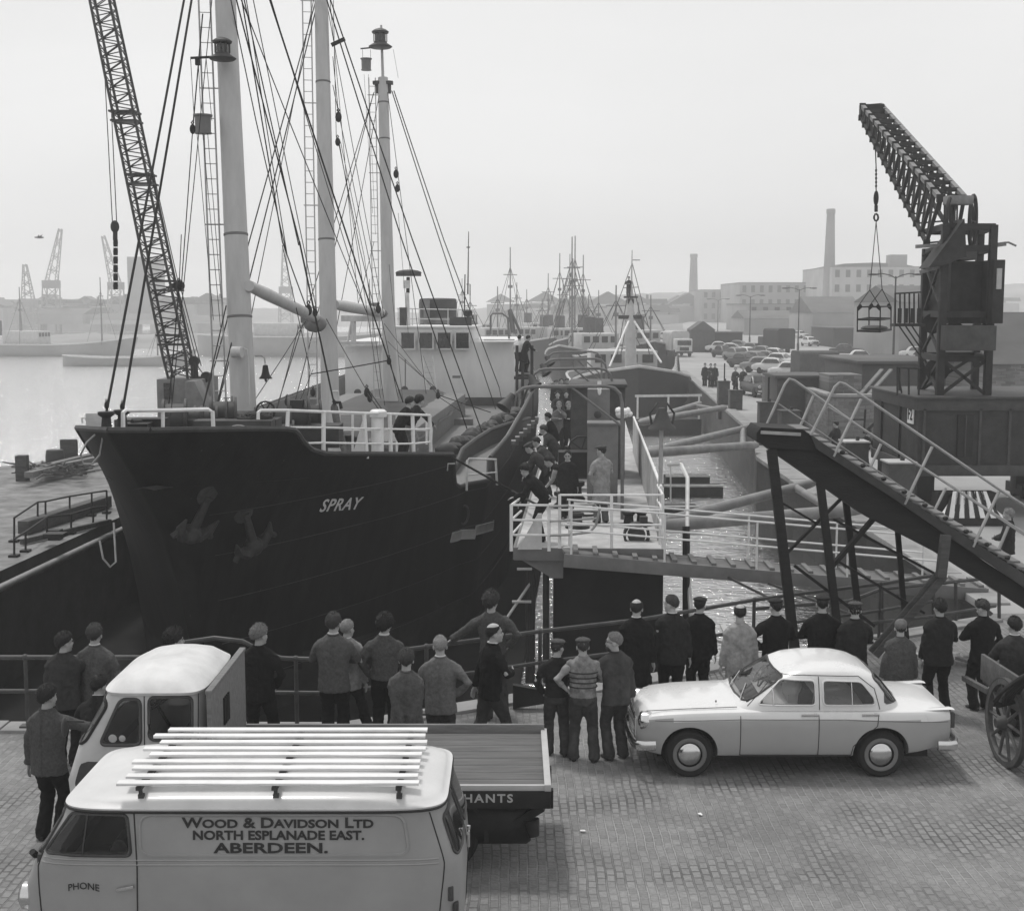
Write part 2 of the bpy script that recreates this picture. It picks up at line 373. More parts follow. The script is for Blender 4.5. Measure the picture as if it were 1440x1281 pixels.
SHIP_O = Vector((-6.57, 22.5, 0)); SHIP_RZ = -math.atan(.0587)
ship = thing('coaster_ship', 'black-hulled cargo coaster with three pale masts and SPRAY on its bow', 'ship', SHIP_O, SHIP_RZ)
SM = root_mat(ship)
RIM = [(0, 3.86), (1.5, 3.74), (2.6, 3.63), (2.85, 3.58), (2.95, 3.5), (3.1, 3.3), (3.35, 3.1), (3.8, 2.96), (4.3, 2.9), (7, 2.6), (10.2, 2.27), (10.35, 2.2), (10.5, 1.75), (10.75, 1.42), (11.2, 1.3), (14, 1.25), (14.12, 1.26), (14.2, 1.8), (20, 1.85), (30, 1.95), (45, 2.2), (60, 2.8)]
HD = [(0, .36), (.5, .77), (1, 1.19), (2, 1.8), (3.4, 2.47), (5, 3.12), (7, 3.88), (9, 4.43), (11, 4.95), (13, 5.1), (16, 5.2), (20, 5.3), (46, 5.3), (54, 4.6), (58, 3.3), (60, 1.6)]
HL = [(0, .06), (1, .45), (3, 1.25), (6, 2.4), (9, 3.4), (12, 4.2), (16, 4.8), (20, 5.15), (44, 5.15), (52, 3.4), (58, 1.2), (60, .3)]
def stem_off(z): return interp([(-4, 4.3), (-1, 3.6), (1.63, 2.5), (2.6, 1.5), (3.86, 0)], z)
def hull_pt(yi, t, side=1):
    zt = interp(RIM, yi); z = -3.8 + t * (zt + 3.8); tt = (z + 3.8) / 7.66
    y = yi + stem_off(z) * max(0, 1 - yi / 14)
    hb = interp(HL, yi) + (interp(HD, yi) - interp(HL, yi)) * max(0, tt) ** 1.45 * (1 if yi < 14 else 1)
    if yi > 12: hb = interp(HL, yi) + (interp(HD, yi) - interp(HL, yi)) * min(1, tt * 1.6)
    return Vector((hb * side, y, z))
YS = [0, .25, .5, .8, 1.2, 1.8, 2.3, 2.6, 2.85, 2.95, 3.1, 3.35, 3.8, 4.3, 4.9, 5.5, 6.3, 7, 8, 9, 9.7, 10.2, 10.35, 10.5, 10.75, 11.2, 12, 13, 14, 14.12, 14.2, 15, 17, 20, 25, 30, 38, 45, 50, 54, 58, 60]
TS = [i / 16 for i in range(17)]
def hull_side(side, t0=0, t1=1):
    return [[hull_pt(y, t, side) for t in TS] for y in YS]
m = MB(); m.grid(hull_side(1)); m.grid(hull_side(-1))
a, b = hull_side(1)[0], hull_side(-1)[0]; m.grid([a, b]); a, b = hull_side(1)[-1], hull_side(-1)[-1]; m.grid([a, b])
hull = m.build('hull', [HULL, HULLLOW], ship, weld=True, angle=50)
for p in hull.data.polygons:
    if p.center.z < -2.0 + .02 * p.center.y: p.material_index = 1
# inner plating of the bulwark and the rim bar
m = MB()
for sd in (1, -1):
    top = [hull_pt(y, 1, sd) for y in YS]; inn, low = [], []
    for y, v in zip(YS, top):
        zl = min(v.z - .02, interp([(0, 2.7), (10.3, 2.0), (10.6, .95), (60, .95)], v.y)); tl = (zl + 3.8) / (v.z + 3.8); q = hull_pt(y, tl, sd)
        k = lambda p_: Vector((sd * max(0, abs(p_.x) - .1), p_.y + .06 * max(0, 1 - y / 2), p_.z))
        inn.append(k(v)); low.append(k(q))
    m.grid([top, inn, low])
m.build('bulwark_plating', MIDG, ship, angle=50)
m = MB()
for sd in (1, -1): m.path([hull_pt(y, 1, sd) + Vector((0, 0, .015)) for y in YS], .055, n=6)
m.path([hull_pt(0, 1, -1) + Vector((0, 0, .015)), hull_pt(0, 1, 1) + Vector((0, 0, .015))], .055)
m.build('rim_bar', STEEL, ship)
# decks
def deck(name, y0, y1, z0, z1, m_, inset=.1):
    mb = MB(); ys = [y0 + (y1 - y0) * i / 14 for i in range(15)]; rows = []
    for y in ys:
        z = z0 + (z1 - z0) * (y - y0) / (y1 - y0); zr_ = interp(RIM, y); h = max(.05, hull_pt(max(0, y - stem_off(z) * max(0, 1 - y / 14)), (z + 3.8) / (max(zr_, z + .05) + 3.8)).x - inset)
        rows.append([Vector((-h, y, z)), Vector((0, y, z + .04)), Vector((h, y, z))])
    mb.grid(rows); return mb.build(name, m_, ship)
deck('forecastle_deck', .6, 10.6, 2.75, 2.05, DKG)
deck('main_deck', 10.4, 58, 1.0, 1.1, MIDG)
m = MB(); m.box((0, 10.75, 1.5), (2 * hull_pt(10.6, (1.0 + 3.8) / (1.6 + 3.8)).x - .9, .08, .9)); m.build('forecastle_bulkhead', PALE, ship)
ANCH = mat('anchor_iron', .03, .6, .6, 6, bump=.3)
# anchors, found on the hull by where they hang
def hull_find(px, py, side):
    best = None
    for i in range(1, 160):
        for j in range(30, 100):
            p = hull_pt(i * .1, j / 100, side); q = proj(SM @ p); e = (q[0] - px) ** 2 + (q[1] - py) ** 2
            if best is None or e < best[0]: best = (e, i * .1, j / 100)
    return best[1], best[2]
def hull_frame(yi, t, side):
    p = hull_pt(yi, t, side); du = (hull_pt(yi + .2, t, side) - hull_pt(yi - .2, t, side)).normalized()
    dv = (hull_pt(yi, t + .02, side) - hull_pt(yi, t - .02, side)).normalized()
    if side > 0: n = du.cross(dv).normalized()
    else: n = dv.cross(du).normalized()
    v = n.cross(du) if side > 0 else du.cross(n)
    return p, du, v.normalized(), n
def anchor(px, py, side, roll):
    yi, t = hull_find(px, py, side); p, du, dv, n = hull_frame(yi, t, side)
    if n.x * side < 0: n = -n
    if dv.z < 0: dv = -dv
    du, dv = du * math.cos(roll) + dv * math.sin(roll), dv * math.cos(roll) - du * math.sin(roll)
    W_ = lambda a, b, c: p + du * a + dv * b + n * c
    W_0 = W_; W_ = lambda a, b, c: W_0(a * .8, b * .8, c)
    mb = MB(); mb.tube(W_(0, .75, .1), W_(0, -.1, .16), .07, .1, n=8)
    for s in (-1, 1):
        mb.path([W_(0, -.25, .16), W_(s * .28, -.3, .17), W_(s * .5, -.1, .2), W_(s * .56, .22, .24)], .1, n=7, r_list=[.17, .14, .1, .02])
        mb.path([W_(s * .5, -.12, .2), W_(s * .66, -.3, .2)], .06)
    mb.ell(W_(0, -.25, .16), (.2, .2, .2), 10, 8)
    mb.lathe([(.24, .0), (.27, .06), (.2, .1), (.13, .1)], W_(0, .82, .0), n)
    mb.build('anchor', ANCH, ship, angle=50)
anchor(203, 752, 1, R(-8)); anchor(345, 752, 1, R(28))
# the name on the bow
yi, t = hull_find(477, 708, 1); p, du, dv, n = hull_frame(yi, t, 1)
if n.x < 0: n = -n
vs_, fs_ = text_mesh('SPRAY', .42, shear=.1, offset=.006, extrude=.003, spacing=1.12)
m = MB(); Mx = Matrix((du, dv, n)).transposed(); m.add([Mx @ Vector((v.x * 1.18, v.y, v.z)) + p + n * (.03) for v in vs_], fs_)
m.build('lettering', OFFW, ship, smooth=False)
for zz in (-1.9, -.9, .1, 1.1, 2.0):
    m = MB(); m.path([hull_pt(y, (zz + 3.8) / (interp(RIM, y) + 3.8), 1) + Vector((.003, 0, 0)) for y in YS[2:(24 if zz > 1.2 else 36)] if interp(RIM, y) > zz + .1], .006, n=4); m.build('plate_seam', STEEL, ship)
# openings in the shell: an oval hawse pipe and a long freeing port
yi, t = hull_find(652, 724, 1); p, du, dv, n = hull_frame(yi, t, 1); n = n if n.x > 0 else -n
m = MB(); ringp = [p + n * .03 + du * .14 * math.cos(k * .3927) + dv * .26 * math.sin(k * .3927) for k in range(16)]
m.path(ringp, .03, closed=True); m.build('hawse_pipe', DKG, ship)
m = MB(); row0, row1 = [], []
for k in range(9):
    yk, tk = hull_find(634 + k * 8.6, 757 - k * 2.4 if k else 756, 1); p, du, dv, n = hull_frame(yk, tk, 1); n = n if n.x > 0 else -n
    row0.append(p + n * .02 - dv * .1); row1.append(p + n * .02 + dv * .14)
m.grid([row0, row1]); m.build('freeing_port', PALE, ship)
m = MB(); m.path(row0, .02); m.path(row1, .02)
for k in (0, 4, 8): m.tube(row0[k], row1[k], .02)
m.build('port_rim', PALE, ship)
# rails -------------------------------------------------------------------------------------------------
def rail_world(name, posts, heights, D, m_, r=.028, parent=ship, mids=(.36, .68), end_drop=False):
    """posts: (px, py_base) list with depth(s) D, height in metres"""
    mb = MB(); base = [P(px, py, d) for (px, py), d in zip(posts, D)]; tops = [b + Vector((0, 0, heights)) for b in base]
    for b, t_ in zip(base, tops): mb.tube(b, t_, r * 1.25, n=6)
    mb.path(tops, r * 1.1)
    for k in mids: mb.path([b.lerp(t_, k) for b, t_ in zip(base, tops)], r * .8, n=5)
    return mb.build(name, m_, parent, world=True)
m = MB(); pts = [P(173, 607, 23.2), P(173, 580, 23.2), P(177, 577.5, 23.3), P(235, 577, 24.3), P(292, 575.5, 25), P(299, 579, 25), P(300, 604, 25)]
m.path(pts, .04); m.tube(P(229, 577, 24.2), P(229, 604, 24.2), .035); m.build('bow_rail', WHITE, ship, world=True)
m = MB()
bp = [(412, 588, 26.6), (455, 644, 27.4), (516, 645, 28.8), (550, 645, 30.0), (582, 644, 31.2), (606, 640, 32.3)]
tp = [(405, 577, 26.3), (455, 579, 27.4), (512, 581, 28.8), (548, 582, 30.0), (580, 583, 31.2), (604, 584, 32.3)]
B_ = [P(*q) for q in bp]; T_ = [P(*q) for q in tp]
m.path([P(363, 590, 26.0), P(363, 580, 26.0), P(367, 577, 26.1)] + T_, .035)
for b, t_ in zip(B_[1:], T_[1:]): m.tube(b, t_, .045)
m.tube(P(404, 603, 26.3), T_[0], .04)
m.path([P(408, 601, 26.6)] + [b.lerp(t_, .66) for b, t_ in zip(B_[1:], T_[1:])], .025)
m.path([P(416, 624, 26.8)] + [b.lerp(t_, .33) for b, t_ in zip(B_[1:], T_[1:])], .025)
m.path([T_[-1], P(607, 604, 32.6), P(606, 622, 32.6)], .03)
m.build('forecastle_rail', WHITE, ship, world=True)
m = MB()
for (x, y0, y1, D) in ((496, 582, 646, 33), (528, 582, 640, 34), (558, 583, 640, 35), (600, 583, 625, 36)): m.tube(P(x, y0, D), P(x, y1, D), .03)
m.path([P(480, 582, 33), P(528, 582, 34), P(600, 583, 36)], .03); m.path([P(480, 605, 33), P(528, 605, 34), P(600, 605, 36)], .025)
m.build('far_rail', WHITE, ship, world=True)
m = MB(); m.tube(P(531, 646, 29.6), P(531, 579, 29.6), .14, n=14); m.lathe([(.14, 0), (.19, .0), (.19, .12), (.14, .16), (0, .17)], P(532, 586, 29.6), n=14)
m.build('vent_post', WHITE, ship, world=True)
m = MB(); q = [P(494, 646, 29.2), P(513, 646, 29.2), P(511, 590, 29.2)]; m.prism([(0, 0), ((q[1] - q[0]).x, 0), ((q[2] - q[0]).x, (q[2] - q[0]).z)], .05, q[0], (1, 0, 0), (0, 0, 1))
m.build('rail_bracket', WHITE, ship, world=True)
# low rail at the break of the forecastle and its little ladder
m = MB(); m.path([P(629, 662, 33), P(630, 652, 33), P(640, 652, 33)], .02)
m.path([P(656, 690, 34.6), P(657, 648, 34.6), P(660, 645, 34.6), P(697, 646, 35.8), P(699, 682, 36)], .035)
m.path([P(657, 668, 34.6), P(698, 664, 35.8)], .02); m.build('well_rail', OFFW, ship, world=True)
# windlass, winches and clutter on the forecastle ----------------------------------------------------------
m = MB()
def drum(mb, px, py, D, r, L, ax=(1, .2, 0), fl=1.35):
    c = P(px, py, D); a = Vector(ax).normalized()
    mb.lathe([(0, -L / 2), (r * fl, -L / 2), (r * fl, -L / 2 + .05), (r, -L / 2 + .06), (r, L / 2 - .06), (r * fl, L / 2 - .05), (r * fl, L / 2), (0, L / 2)], c, a, 18)
for a in ((246, 588, 27.6, .3, .5), (262, 590, 28, .22, .7), (312, 586, 28.4, .33, .5), (290, 592, 28.2, .25, .5), (338, 592, 28.6, .22, .7), (325, 585, 28.0, .3, .25)): drum(m, *a)
m.box(P(280, 600, 28), (3.4, .7, .35)); m.box(P(330, 604, 27.2), (1.6, .5, .4))
m.build('windlass', DKG, ship, world=True)
m = MB()
for a in ((396, 596, 30, .34, .45), (420, 588, 30.2, .38, .5), (440, 590, 30.6, .34, .4), (398, 612, 29.4, .25, .5)): drum(m, *a)
m.box(P(418, 612, 30), (2.0, .8, .5)); m.box(P(418, 573, 30), (.28, .28, .35)); m.box(P(425, 628, 30), (1.1, .5, .35))
m.build('cargo_winch', STEEL, ship, world=True)
m = MB(); c = P(373, 578, 28); m.path([c + Vector((.2 * math.cos(k * .52), .04, .2 * math.sin(k * .52))) for k in range(12)], .022, closed=True)
for k in range(3): m.tube(c + Vector((.2 * math.cos(k * 1.05), .04, .2 * math.sin(k * 1.05))), c - Vector((.2 * math.cos(k * 1.05), -.04, .2 * math.sin(k * 1.05))), .014)
m.tube(c, c - Vector((0, 0, .5)), .03); m.build('brake_wheel', BLK, ship, world=True)
m = MB(); rng = random.Random(3)
for k in range(26):
    c = P(rng.uniform(345, 372), rng.uniform(583, 590), 27.4); m.path([c + Vector((.16 * math.cos(j * .7 + k), .1 * math.sin(j * .7 + k), rng.uniform(-.06, .06))) for j in range(8)], .035, n=5)
m.build('mooring_rope', STEEL, ship, world=True)
m = MB()
for (x, y, w_, h_, D) in ((190, 601, .55, .16, 24), (212, 597, .6, .24, 24.4)): m.box(P(x, y, D), (w_, .4, h_))
m.tube(P(186, 594, 24), P(222, 592, 24.6), .05); m.lathe([(.1, 0), (.08, .2), (.15, .25), (.15, .3)], P(150, 603, 23), n=10); m.lathe([(.1, 0), (.08, .2), (.15, .25), (.15, .3)], P(172, 600, 23.4), n=10)
m.build('bow_fairlead', BLK, ship, world=True)
m = MB(); c = P(133, 633, 24.0); m.path([P(135, 610, 23.6), P(122, 622, 23.7), P(113, 640, 23.7), P(118, 652, 23.7), P(130, 652, 23.7), P(140, 640, 23.5), P(146, 606, 23.4)], .018); m.build('rope_loop', GALV, ship, world=True)
m = MB(); m.path([P(335 + 11 * math.cos(k * .5), 603 + 5 * math.sin(k * .5), 25.4) for k in range(13)], .016); m.build('rope_loop', GALV, ship, world=True)
m = MB(); m.path([P(160, 735, 24.4), P(163, 790, 24.2), P(155, 797, 24.2), P(145, 785, 24), P(140, 760, 24)], .02)
m.build('rope_loop', GALV, ship, world=True)
m = MB(); m.box(P(132, 594, 26), (.3, .06, .36), rz=.2); m.path([P(116, 595, 26), P(115, 588, 26), P(121, 588, 26), P(123, 600, 26)], .02); m.build('fashion_plate', OFFW, ship, world=True)
# masts -------------------------------------------------------------------------------------------------
def mast(px0, py0, px1, py1, D, r0, r1, seams):
    a, b = P(px0, py0, D), P(px1, py1, D); mb = MB(); n = 14; prof = []; L = (b - a).length
    for k in range(n + 1): prof.append((r0 + (r1 - r0) * k / n, L * k / n))
    mb.lathe(prof, a, b - a, 20); o = mb.build('mast', MASTP, ship, world=True)
    for s in seams:
        mb = MB(); mb.lathe([(r0 + (r1 - r0) * s, 0), (r0 + (r1 - r0) * s + .012, .01), (r0 + (r1 - r0) * s + .012, .05), (r0 + (r1 - r0) * s, .06)], a + (b - a) * s, b - a, 20)
        mb.build('weld_band', MIDG, o, world=True)
    # ladder beside it
    mb = MB(); side = Vector((-1, -.15, 0)).normalized(); fr = Vector((0, -1, 0)); rails = []
    for off in (.10, .36):
        pts = [a + (b - a) * k / 10 + side * (r0 + (r1 - r0) * k / 10 + off) for k in range(11)]; mb.path(pts, .022, n=5); rails.append(pts)
    nr = int(L / .34)
    for k in range(nr):
        t_ = k / nr; c = a + (b - a) * t_; rr = r0 + (r1 - r0) * t_; mb.tube(c + side * (rr + .1), c + side * (rr + .36), .013, n=4)
        if k % 9 == 4: mb.tube(c + side * (rr - .05), c + side * (rr + .42), .02, n=4)
    mb.build('ladder', GALV if D < 35 else PALE, o, world=True)
    return o
M1 = mast(343.5, 592, 311, -130, 30, .29, .225, (.2, .36)); M2 = mast(466, 640, 451, -30, 40, .29, .2, (.45, .78))
M3 = mast(550.5, 620, 538.5, 110, 52.4, .30, .2, (.83, .93))
def lantern(px, py, D, s, par):
    mb = MB(); c = P(px, py, D); mb.lathe([(0, 0), (.42 * s, 0), (.5 * s, .06 * s), (.28 * s, .2 * s), (.26 * s, .26 * s)], c, n=16)
    for k in range(8): an = k * .785; mb.tube(c + Vector((.27 * s * math.cos(an), .27 * s * math.sin(an), .25 * s)), c + Vector((.27 * s * math.cos(an), .27 * s * math.sin(an), .62 * s)), .02 * s, n=4)
    mb.lathe([(.34 * s, .6 * s), (.36 * s, .66 * s), (.25 * s, .74 * s), (.08 * s, .8 * s), (0, .81 * s)], c, n=16); o = mb.build('lantern', DKG, par, world=True)
    mb = MB(); mb.lathe([(.2 * s, .2 * s), (.22 * s, .4 * s), (.2 * s, .62 * s)], c, n=12); mb.build('lantern_glass', GLASS, o, world=True)
lantern(313, 85, 29.4, .62, M1); lantern(535, 68, 52, .95, M3)
m = MB(); m.tube(P(538.5, 112, 52.4), P(536, 36, 52.4), .06, .045); m.build('topmast', PALE, M3, world=True)
m = MB()
for s in (-1, 1): m.box(P(538.5 + s * 7.5, 123, 52.4), (.22, .12, .5)); m.box(P(538.5 + s * 7, 117, 52.4), (.4, .3, .12))
m.build('rigging_lug', DKG, M3, world=True)
m = MB(); m.path([P(268, 82, 29.6), P(300, 80.5, 29.6), P(312, 84, 29.6)], .03); m.box(P(278, 87, 29.6), (.1, .1, .16))
m.path([P(507, 69, 52), P(528, 67, 52)], .03); m.build('lamp_arm', BLK, ship, world=True)
def lampbox(px, py, D, wdt, hgt):
    mb = MB(); c = P(px, py, D); mb.lathe([(wdt * .55, hgt / 2), (wdt * .55, hgt * .42), (wdt * .46, hgt * .4), (wdt * .44, -hgt * .42), (wdt * .5, -hgt * .45), (wdt * .5, -hgt / 2)], c, n=14)
    mb.build('signal_lamp', MIDG, ship, world=True)
lampbox(285.5, 175, 29.6, .40, .42); lampbox(515, 91, 52, .42, .46)
m = MB(); c = P(373.5, 528, 29.6)
m.lathe([(.02, .24), (.06, .22), (.075, .1), (.1, .0), (.15, -.06), (.155, -.075), (.1, -.07)], c, n=16); m.ell(c - Vector((0, 0, .1)), (.03, .03, .05), 8, 6)
bell = m.build('bell', BLK, M1, world=True)
m = MB(); m.path([P(359, 501, 29.8), P(368, 500.5, 29.7), P(372, 504, 29.6), P(373, 512, 29.6)], .018); m.build('bell_bracket', GALV, bell, world=True)
m = MB(); c = P(334, 495, 29.6); m.tube(c + Vector((-.1, -.05, 0)), c + Vector((.12, -.1, 0)), .13, n=14); m.path([c + Vector((.1, 0, .1)), c + Vector((.22, -.05, .06)), c + Vector((.26, -.05, -.3)), c + Vector((.26, -.05, -1.2))], .018); m.build('deck_light', OFFW, M1, world=True)
# derricks
def derrick(p, q, r0, r1):
    mb = MB(); L = (q - p).length; mb.lathe([(r0 * .8, 0), (r0, L * .2), (r0, L * .6), (r1, L)], p, q - p, 14); return mb.build('derrick_boom', MASTP, ship, world=True)
d1 = derrick(P(350, 402, 29.8), P(444, 447, 39), .155, .15); d2 = derrick(P(470, 428, 40), P(536, 440, 51), .18, .18)
m = MB(); m.ell(P(443, 456, 39), (.35, .25, .25), 10, 6); m.box(P(436, 449, 39), (.5, .4, .22)); m.ell(P(531, 441, 51), (.4, .25, .22), 10, 6); m.box(P(526, 430, 51), (.35, .3, .2)); m.build('derrick_fitting', MIDG, ship, world=True)
m = MB(); m.box(P(508, 448, 50), (1.5, .3, .22)); m.tube(P(497, 452, 50), P(497, 483, 50), .1); m.tube(P(489, 480, 50), P(495, 452, 50), .05); m.box(P(505, 482, 50), (1.4, .6, .1)); m.build('boom_crutch', OFFW, ship, world=True)
# pale steps and vent trunks on the foot of the masts
m = MB(); m.prism([(0, 0), (.42, 0), (.34, 1.9), (.1, 1.9)], .3, P(462, 640, 38.6), (1, 0, 0), (0, 0, 1))
m.build('mast_house', OFFW, ship, world=True)
# bridge ------------------------------------------------------------------------------------------------
m = MB(); y0 = 42.5
m.box((0, y0 + 5, 2.62), (8.4, 10, 3.26)); sup = m.build('superstructure', SUPW, ship, bevel=.05)
m = MB(); m.box((.25, y0 + 2, 4.57), (3.8, 4.1, .66)); m.box((.25, y0 + 2, 4.95), (4.1, 4.3, .1)); wh = m.build('wheelhouse', SUPW, ship, bevel=.03)
for k in range(4):
    cx = 573.5 + k * 25.6
    a, b = P(cx - 9, 468, 64.3), P(cx + 9, 490, 64.3); c = (a + b) / 2
    m = MB(); m.box(c, (abs(b.x - a.x), .06, abs(a.z - b.z)), rz=SHIP_RZ); wdw = m.build('window', GLASS, wh, world=True)
    m = MB(); hw, hh = abs(b.x - a.x) / 2 + .03, abs(a.z - b.z) / 2 + .03
    for s in (-1, 1): m.box(c + Vector((s * hw, -.02, 0)), (.06, .1, hh * 2), rz=SHIP_RZ); m.box(c + Vector((0, -.02, s * hh)), (hw * 2 + .06, .1, .06), rz=SHIP_RZ)
    m.build('window_frame', OFFW, wdw, world=True)
m = MB(); m.box((0, y0 - .04, 1.25), (8.44, .1, .5)); m.build('dark_boot_band', DKG, sup)
for (px, py) in ((503, 552), (569, 548), (609, 548)):
    m = MB(); c = P(px, py, 63.2); m.lathe([(0, -.06), (.17, -.06), (.17, .06), (.12, .08), (0, .08)], c, (0, -1, .1), 14); m.tube(c, c - Vector((0, 0, 1)), .035)
    m.build('ventilator', DKG, ship, world=True)
m = MB(); m.tube(P(548, 568, 60), P(548, 540, 60), .3, .12, 10); m.ell(P(549, 538, 60), (.14, .14, .22), 10, 6); m.build('canvas_cover', MIDG, ship, world=True)
m = MB()
for s in (0, 1): m.path([P(594 + s * 14, 500, 64.4), P(603 + s * 14, 575, 63.6)], .03, n=5)
for k in range(9): m.tube(P(595 + k, 508 + k * 8, 64.3), P(609 + k, 508 + k * 8, 64.3), .02, n=4)
m.build('bridge_ladder', OFFW, ship, world=True)
m = MB(); p, q = P(596, 492, 64.3), P(602, 570, 63.8)
m.tube(P(570, 505, 64.3), P(570, 545, 64.3), .03); m.box(P(642, 530, 64.3), (.4, .1, .12)); m.box(P(650, 580, 64), (.5, .2, .25)); m.box(P(560, 590, 62.5), (1.5, .6, .4)); m.box(P(650, 605, 55), (.9, .8, 1.0)); m.build('deck_locker', MIDG, ship, world=True)
m = MB(); c = P(616, 458, 71); m.lathe([(1.03, -.6), (1.03, 1.15), (1.0, 1.4), (.93, 1.45), (0, 1.48)], c, n=28); fun = m.build('funnel', DKG, ship, world=True)
m = MB(); m.lathe([(1.045, .1), (1.045, .45)], P(597, 458, 70.9) + Vector((.72, .1, 0)), n=28); m.box(P(600, 440, 69.7), (.32, .2, 1.5)); m.build('funnel_pipe', MIDG, fun, world=True)
m = MB(); m.tube(P(573.5, 462, 66), P(572.5, 412, 66), .13, .1, 10); m.box(P(572, 400, 66), (.32, .32, .4)); rp = m.build('radar_post', OFFW, ship, world=True)
m = MB(); c = P(574.5, 384, 66); m.add(*(lambda b_: (b_.v, b_.f))(MB().ell(c, (.66, .2, .17), 16, 8))); m.box(c - Vector((0, 0, .06)), (1.25, .3, .2)); m.build('radar_scanner', DKG, rp, world=True)
m = MB(); m.tube(P(574, 390, 66), P(573.5, 412, 66), .09); m.build('radar_motor', BLK, rp, world=True)
m = MB()
for (x0, x1) in ((560, 590), (630, 668)):
    for k in range(4): x = x0 + (x1 - x0) * k / 3; m.tube(P(x, 434, 66.5), P(x, 462, 66.5), .025, n=4)
m.path([P(558, 434, 66.5), P(668, 436, 66.5)], .03); m.path([P(558, 448, 66.5), P(668, 450, 66.5)], .022)
m.build('monkey_island_rail', OFFW, ship, world=True)
m = MB(); m.tube(P(658, 414, 66), P(659, 326, 66), .04, .02, 5); m.tube(P(653, 440, 66), P(654, 386, 66), .035, .03, 5)
m.path([P(656, 400, 66), P(661, 400, 66), P(661, 416, 66)], .025); m.path([P(656, 348, 66), P(661, 348, 66)], .03); m.lathe([(.05, 0), (.22, .1), (.22, .3), (.1, .36)], P(658, 446, 65.5), n=10); m.build('aerial', BLK, ship, world=True)
m = MB(); m.box(P(648, 452, 66), (1.1, .6, .42)); m.box(P(567, 448, 66), (.35, .35, 1.1)); m.build('flag_locker', DKG, ship, world=True)
# bulkhead steps on the starboard front of the bridge
m = MB(); m.box(P(510, 485, 64.6), (2.2, .5, .08)); m.box(P(702, 478, 64), (1.5, .9, .07)); m.build('bridge_wing_cap', OFFW, ship, world=True)
m = MB(); m.path([P(690, 470, 66), P(690, 444, 66), P(693, 441, 66), P(706, 441, 66), P(714, 447, 66), P(716, 478, 66)], .05, n=6); m.tube(P(717, 435, 66), P(733, 470, 66), .07); m.path([P(717, 436, 66), P(722, 468, 66)], .12); m.build('lifeboat_davit', MIDG, ship, world=True)
# hatches: a long dark coaming with rolled tarpaulin, and the grey curved break on the port side
m = MB(); m.box((-.4, 26.5, 1.5), (5.4, 21, 1.1)); m.build('hatch_coaming', MIDG, ship, bevel=.04)
m = MB(); rng = random.Random(5); rows = []
for k in range(26):
    y = 15.8 + k * .86; rows.append([Vector((x - .4, y, 2.08 + (.12 if abs(x) < 2.5 else -.35) + rng.uniform(-.05, .05))) for x in (-2.82, -2.6, -1.4, 0, 1.4, 2.6, 2.82)])
m.grid(rows); m.build('hatch_tarpaulin', STEEL, ship)
m = MB(); top, low = [], []
for k, (x, y) in enumerate(((640, 655), (650, 632), (668, 618), (690, 604), (715, 596), (745, 588))):
    D = 39 + k * 2.6; top.append(P(x, y, D)); q = P(x, y, D); low.append(Vector((q.x, q.y, .95)))
m.grid([low, top]); m.path(top, .07); m.build('hatch_side_screen', DKG, ship, world=True)
m = MB(); rng = random.Random(8)
for k in range(34): t_ = k / 33; c = P(628 + 100 * t_, 636 - 58 * t_ + rng.uniform(-4, 4), 42 + 14 * t_); m.ell(c, (rng.uniform(.15, .4), rng.uniform(.2, .5), rng.uniform(.12, .3)), 8, 5)
m.build('folded_tarpaulin', STEEL, ship, world=True)
for k in range(7):
    m = MB(); c = P(722 + k * 5.5, 622 - k * 5.6, 41 + k * 1.6); m.box(c, (.14, .5, .12)); m.box(c - Vector((0, 0, .12)), (.1, .2, .2))
    m.build('bulwark_cleat', MIDG, ship, world=True)
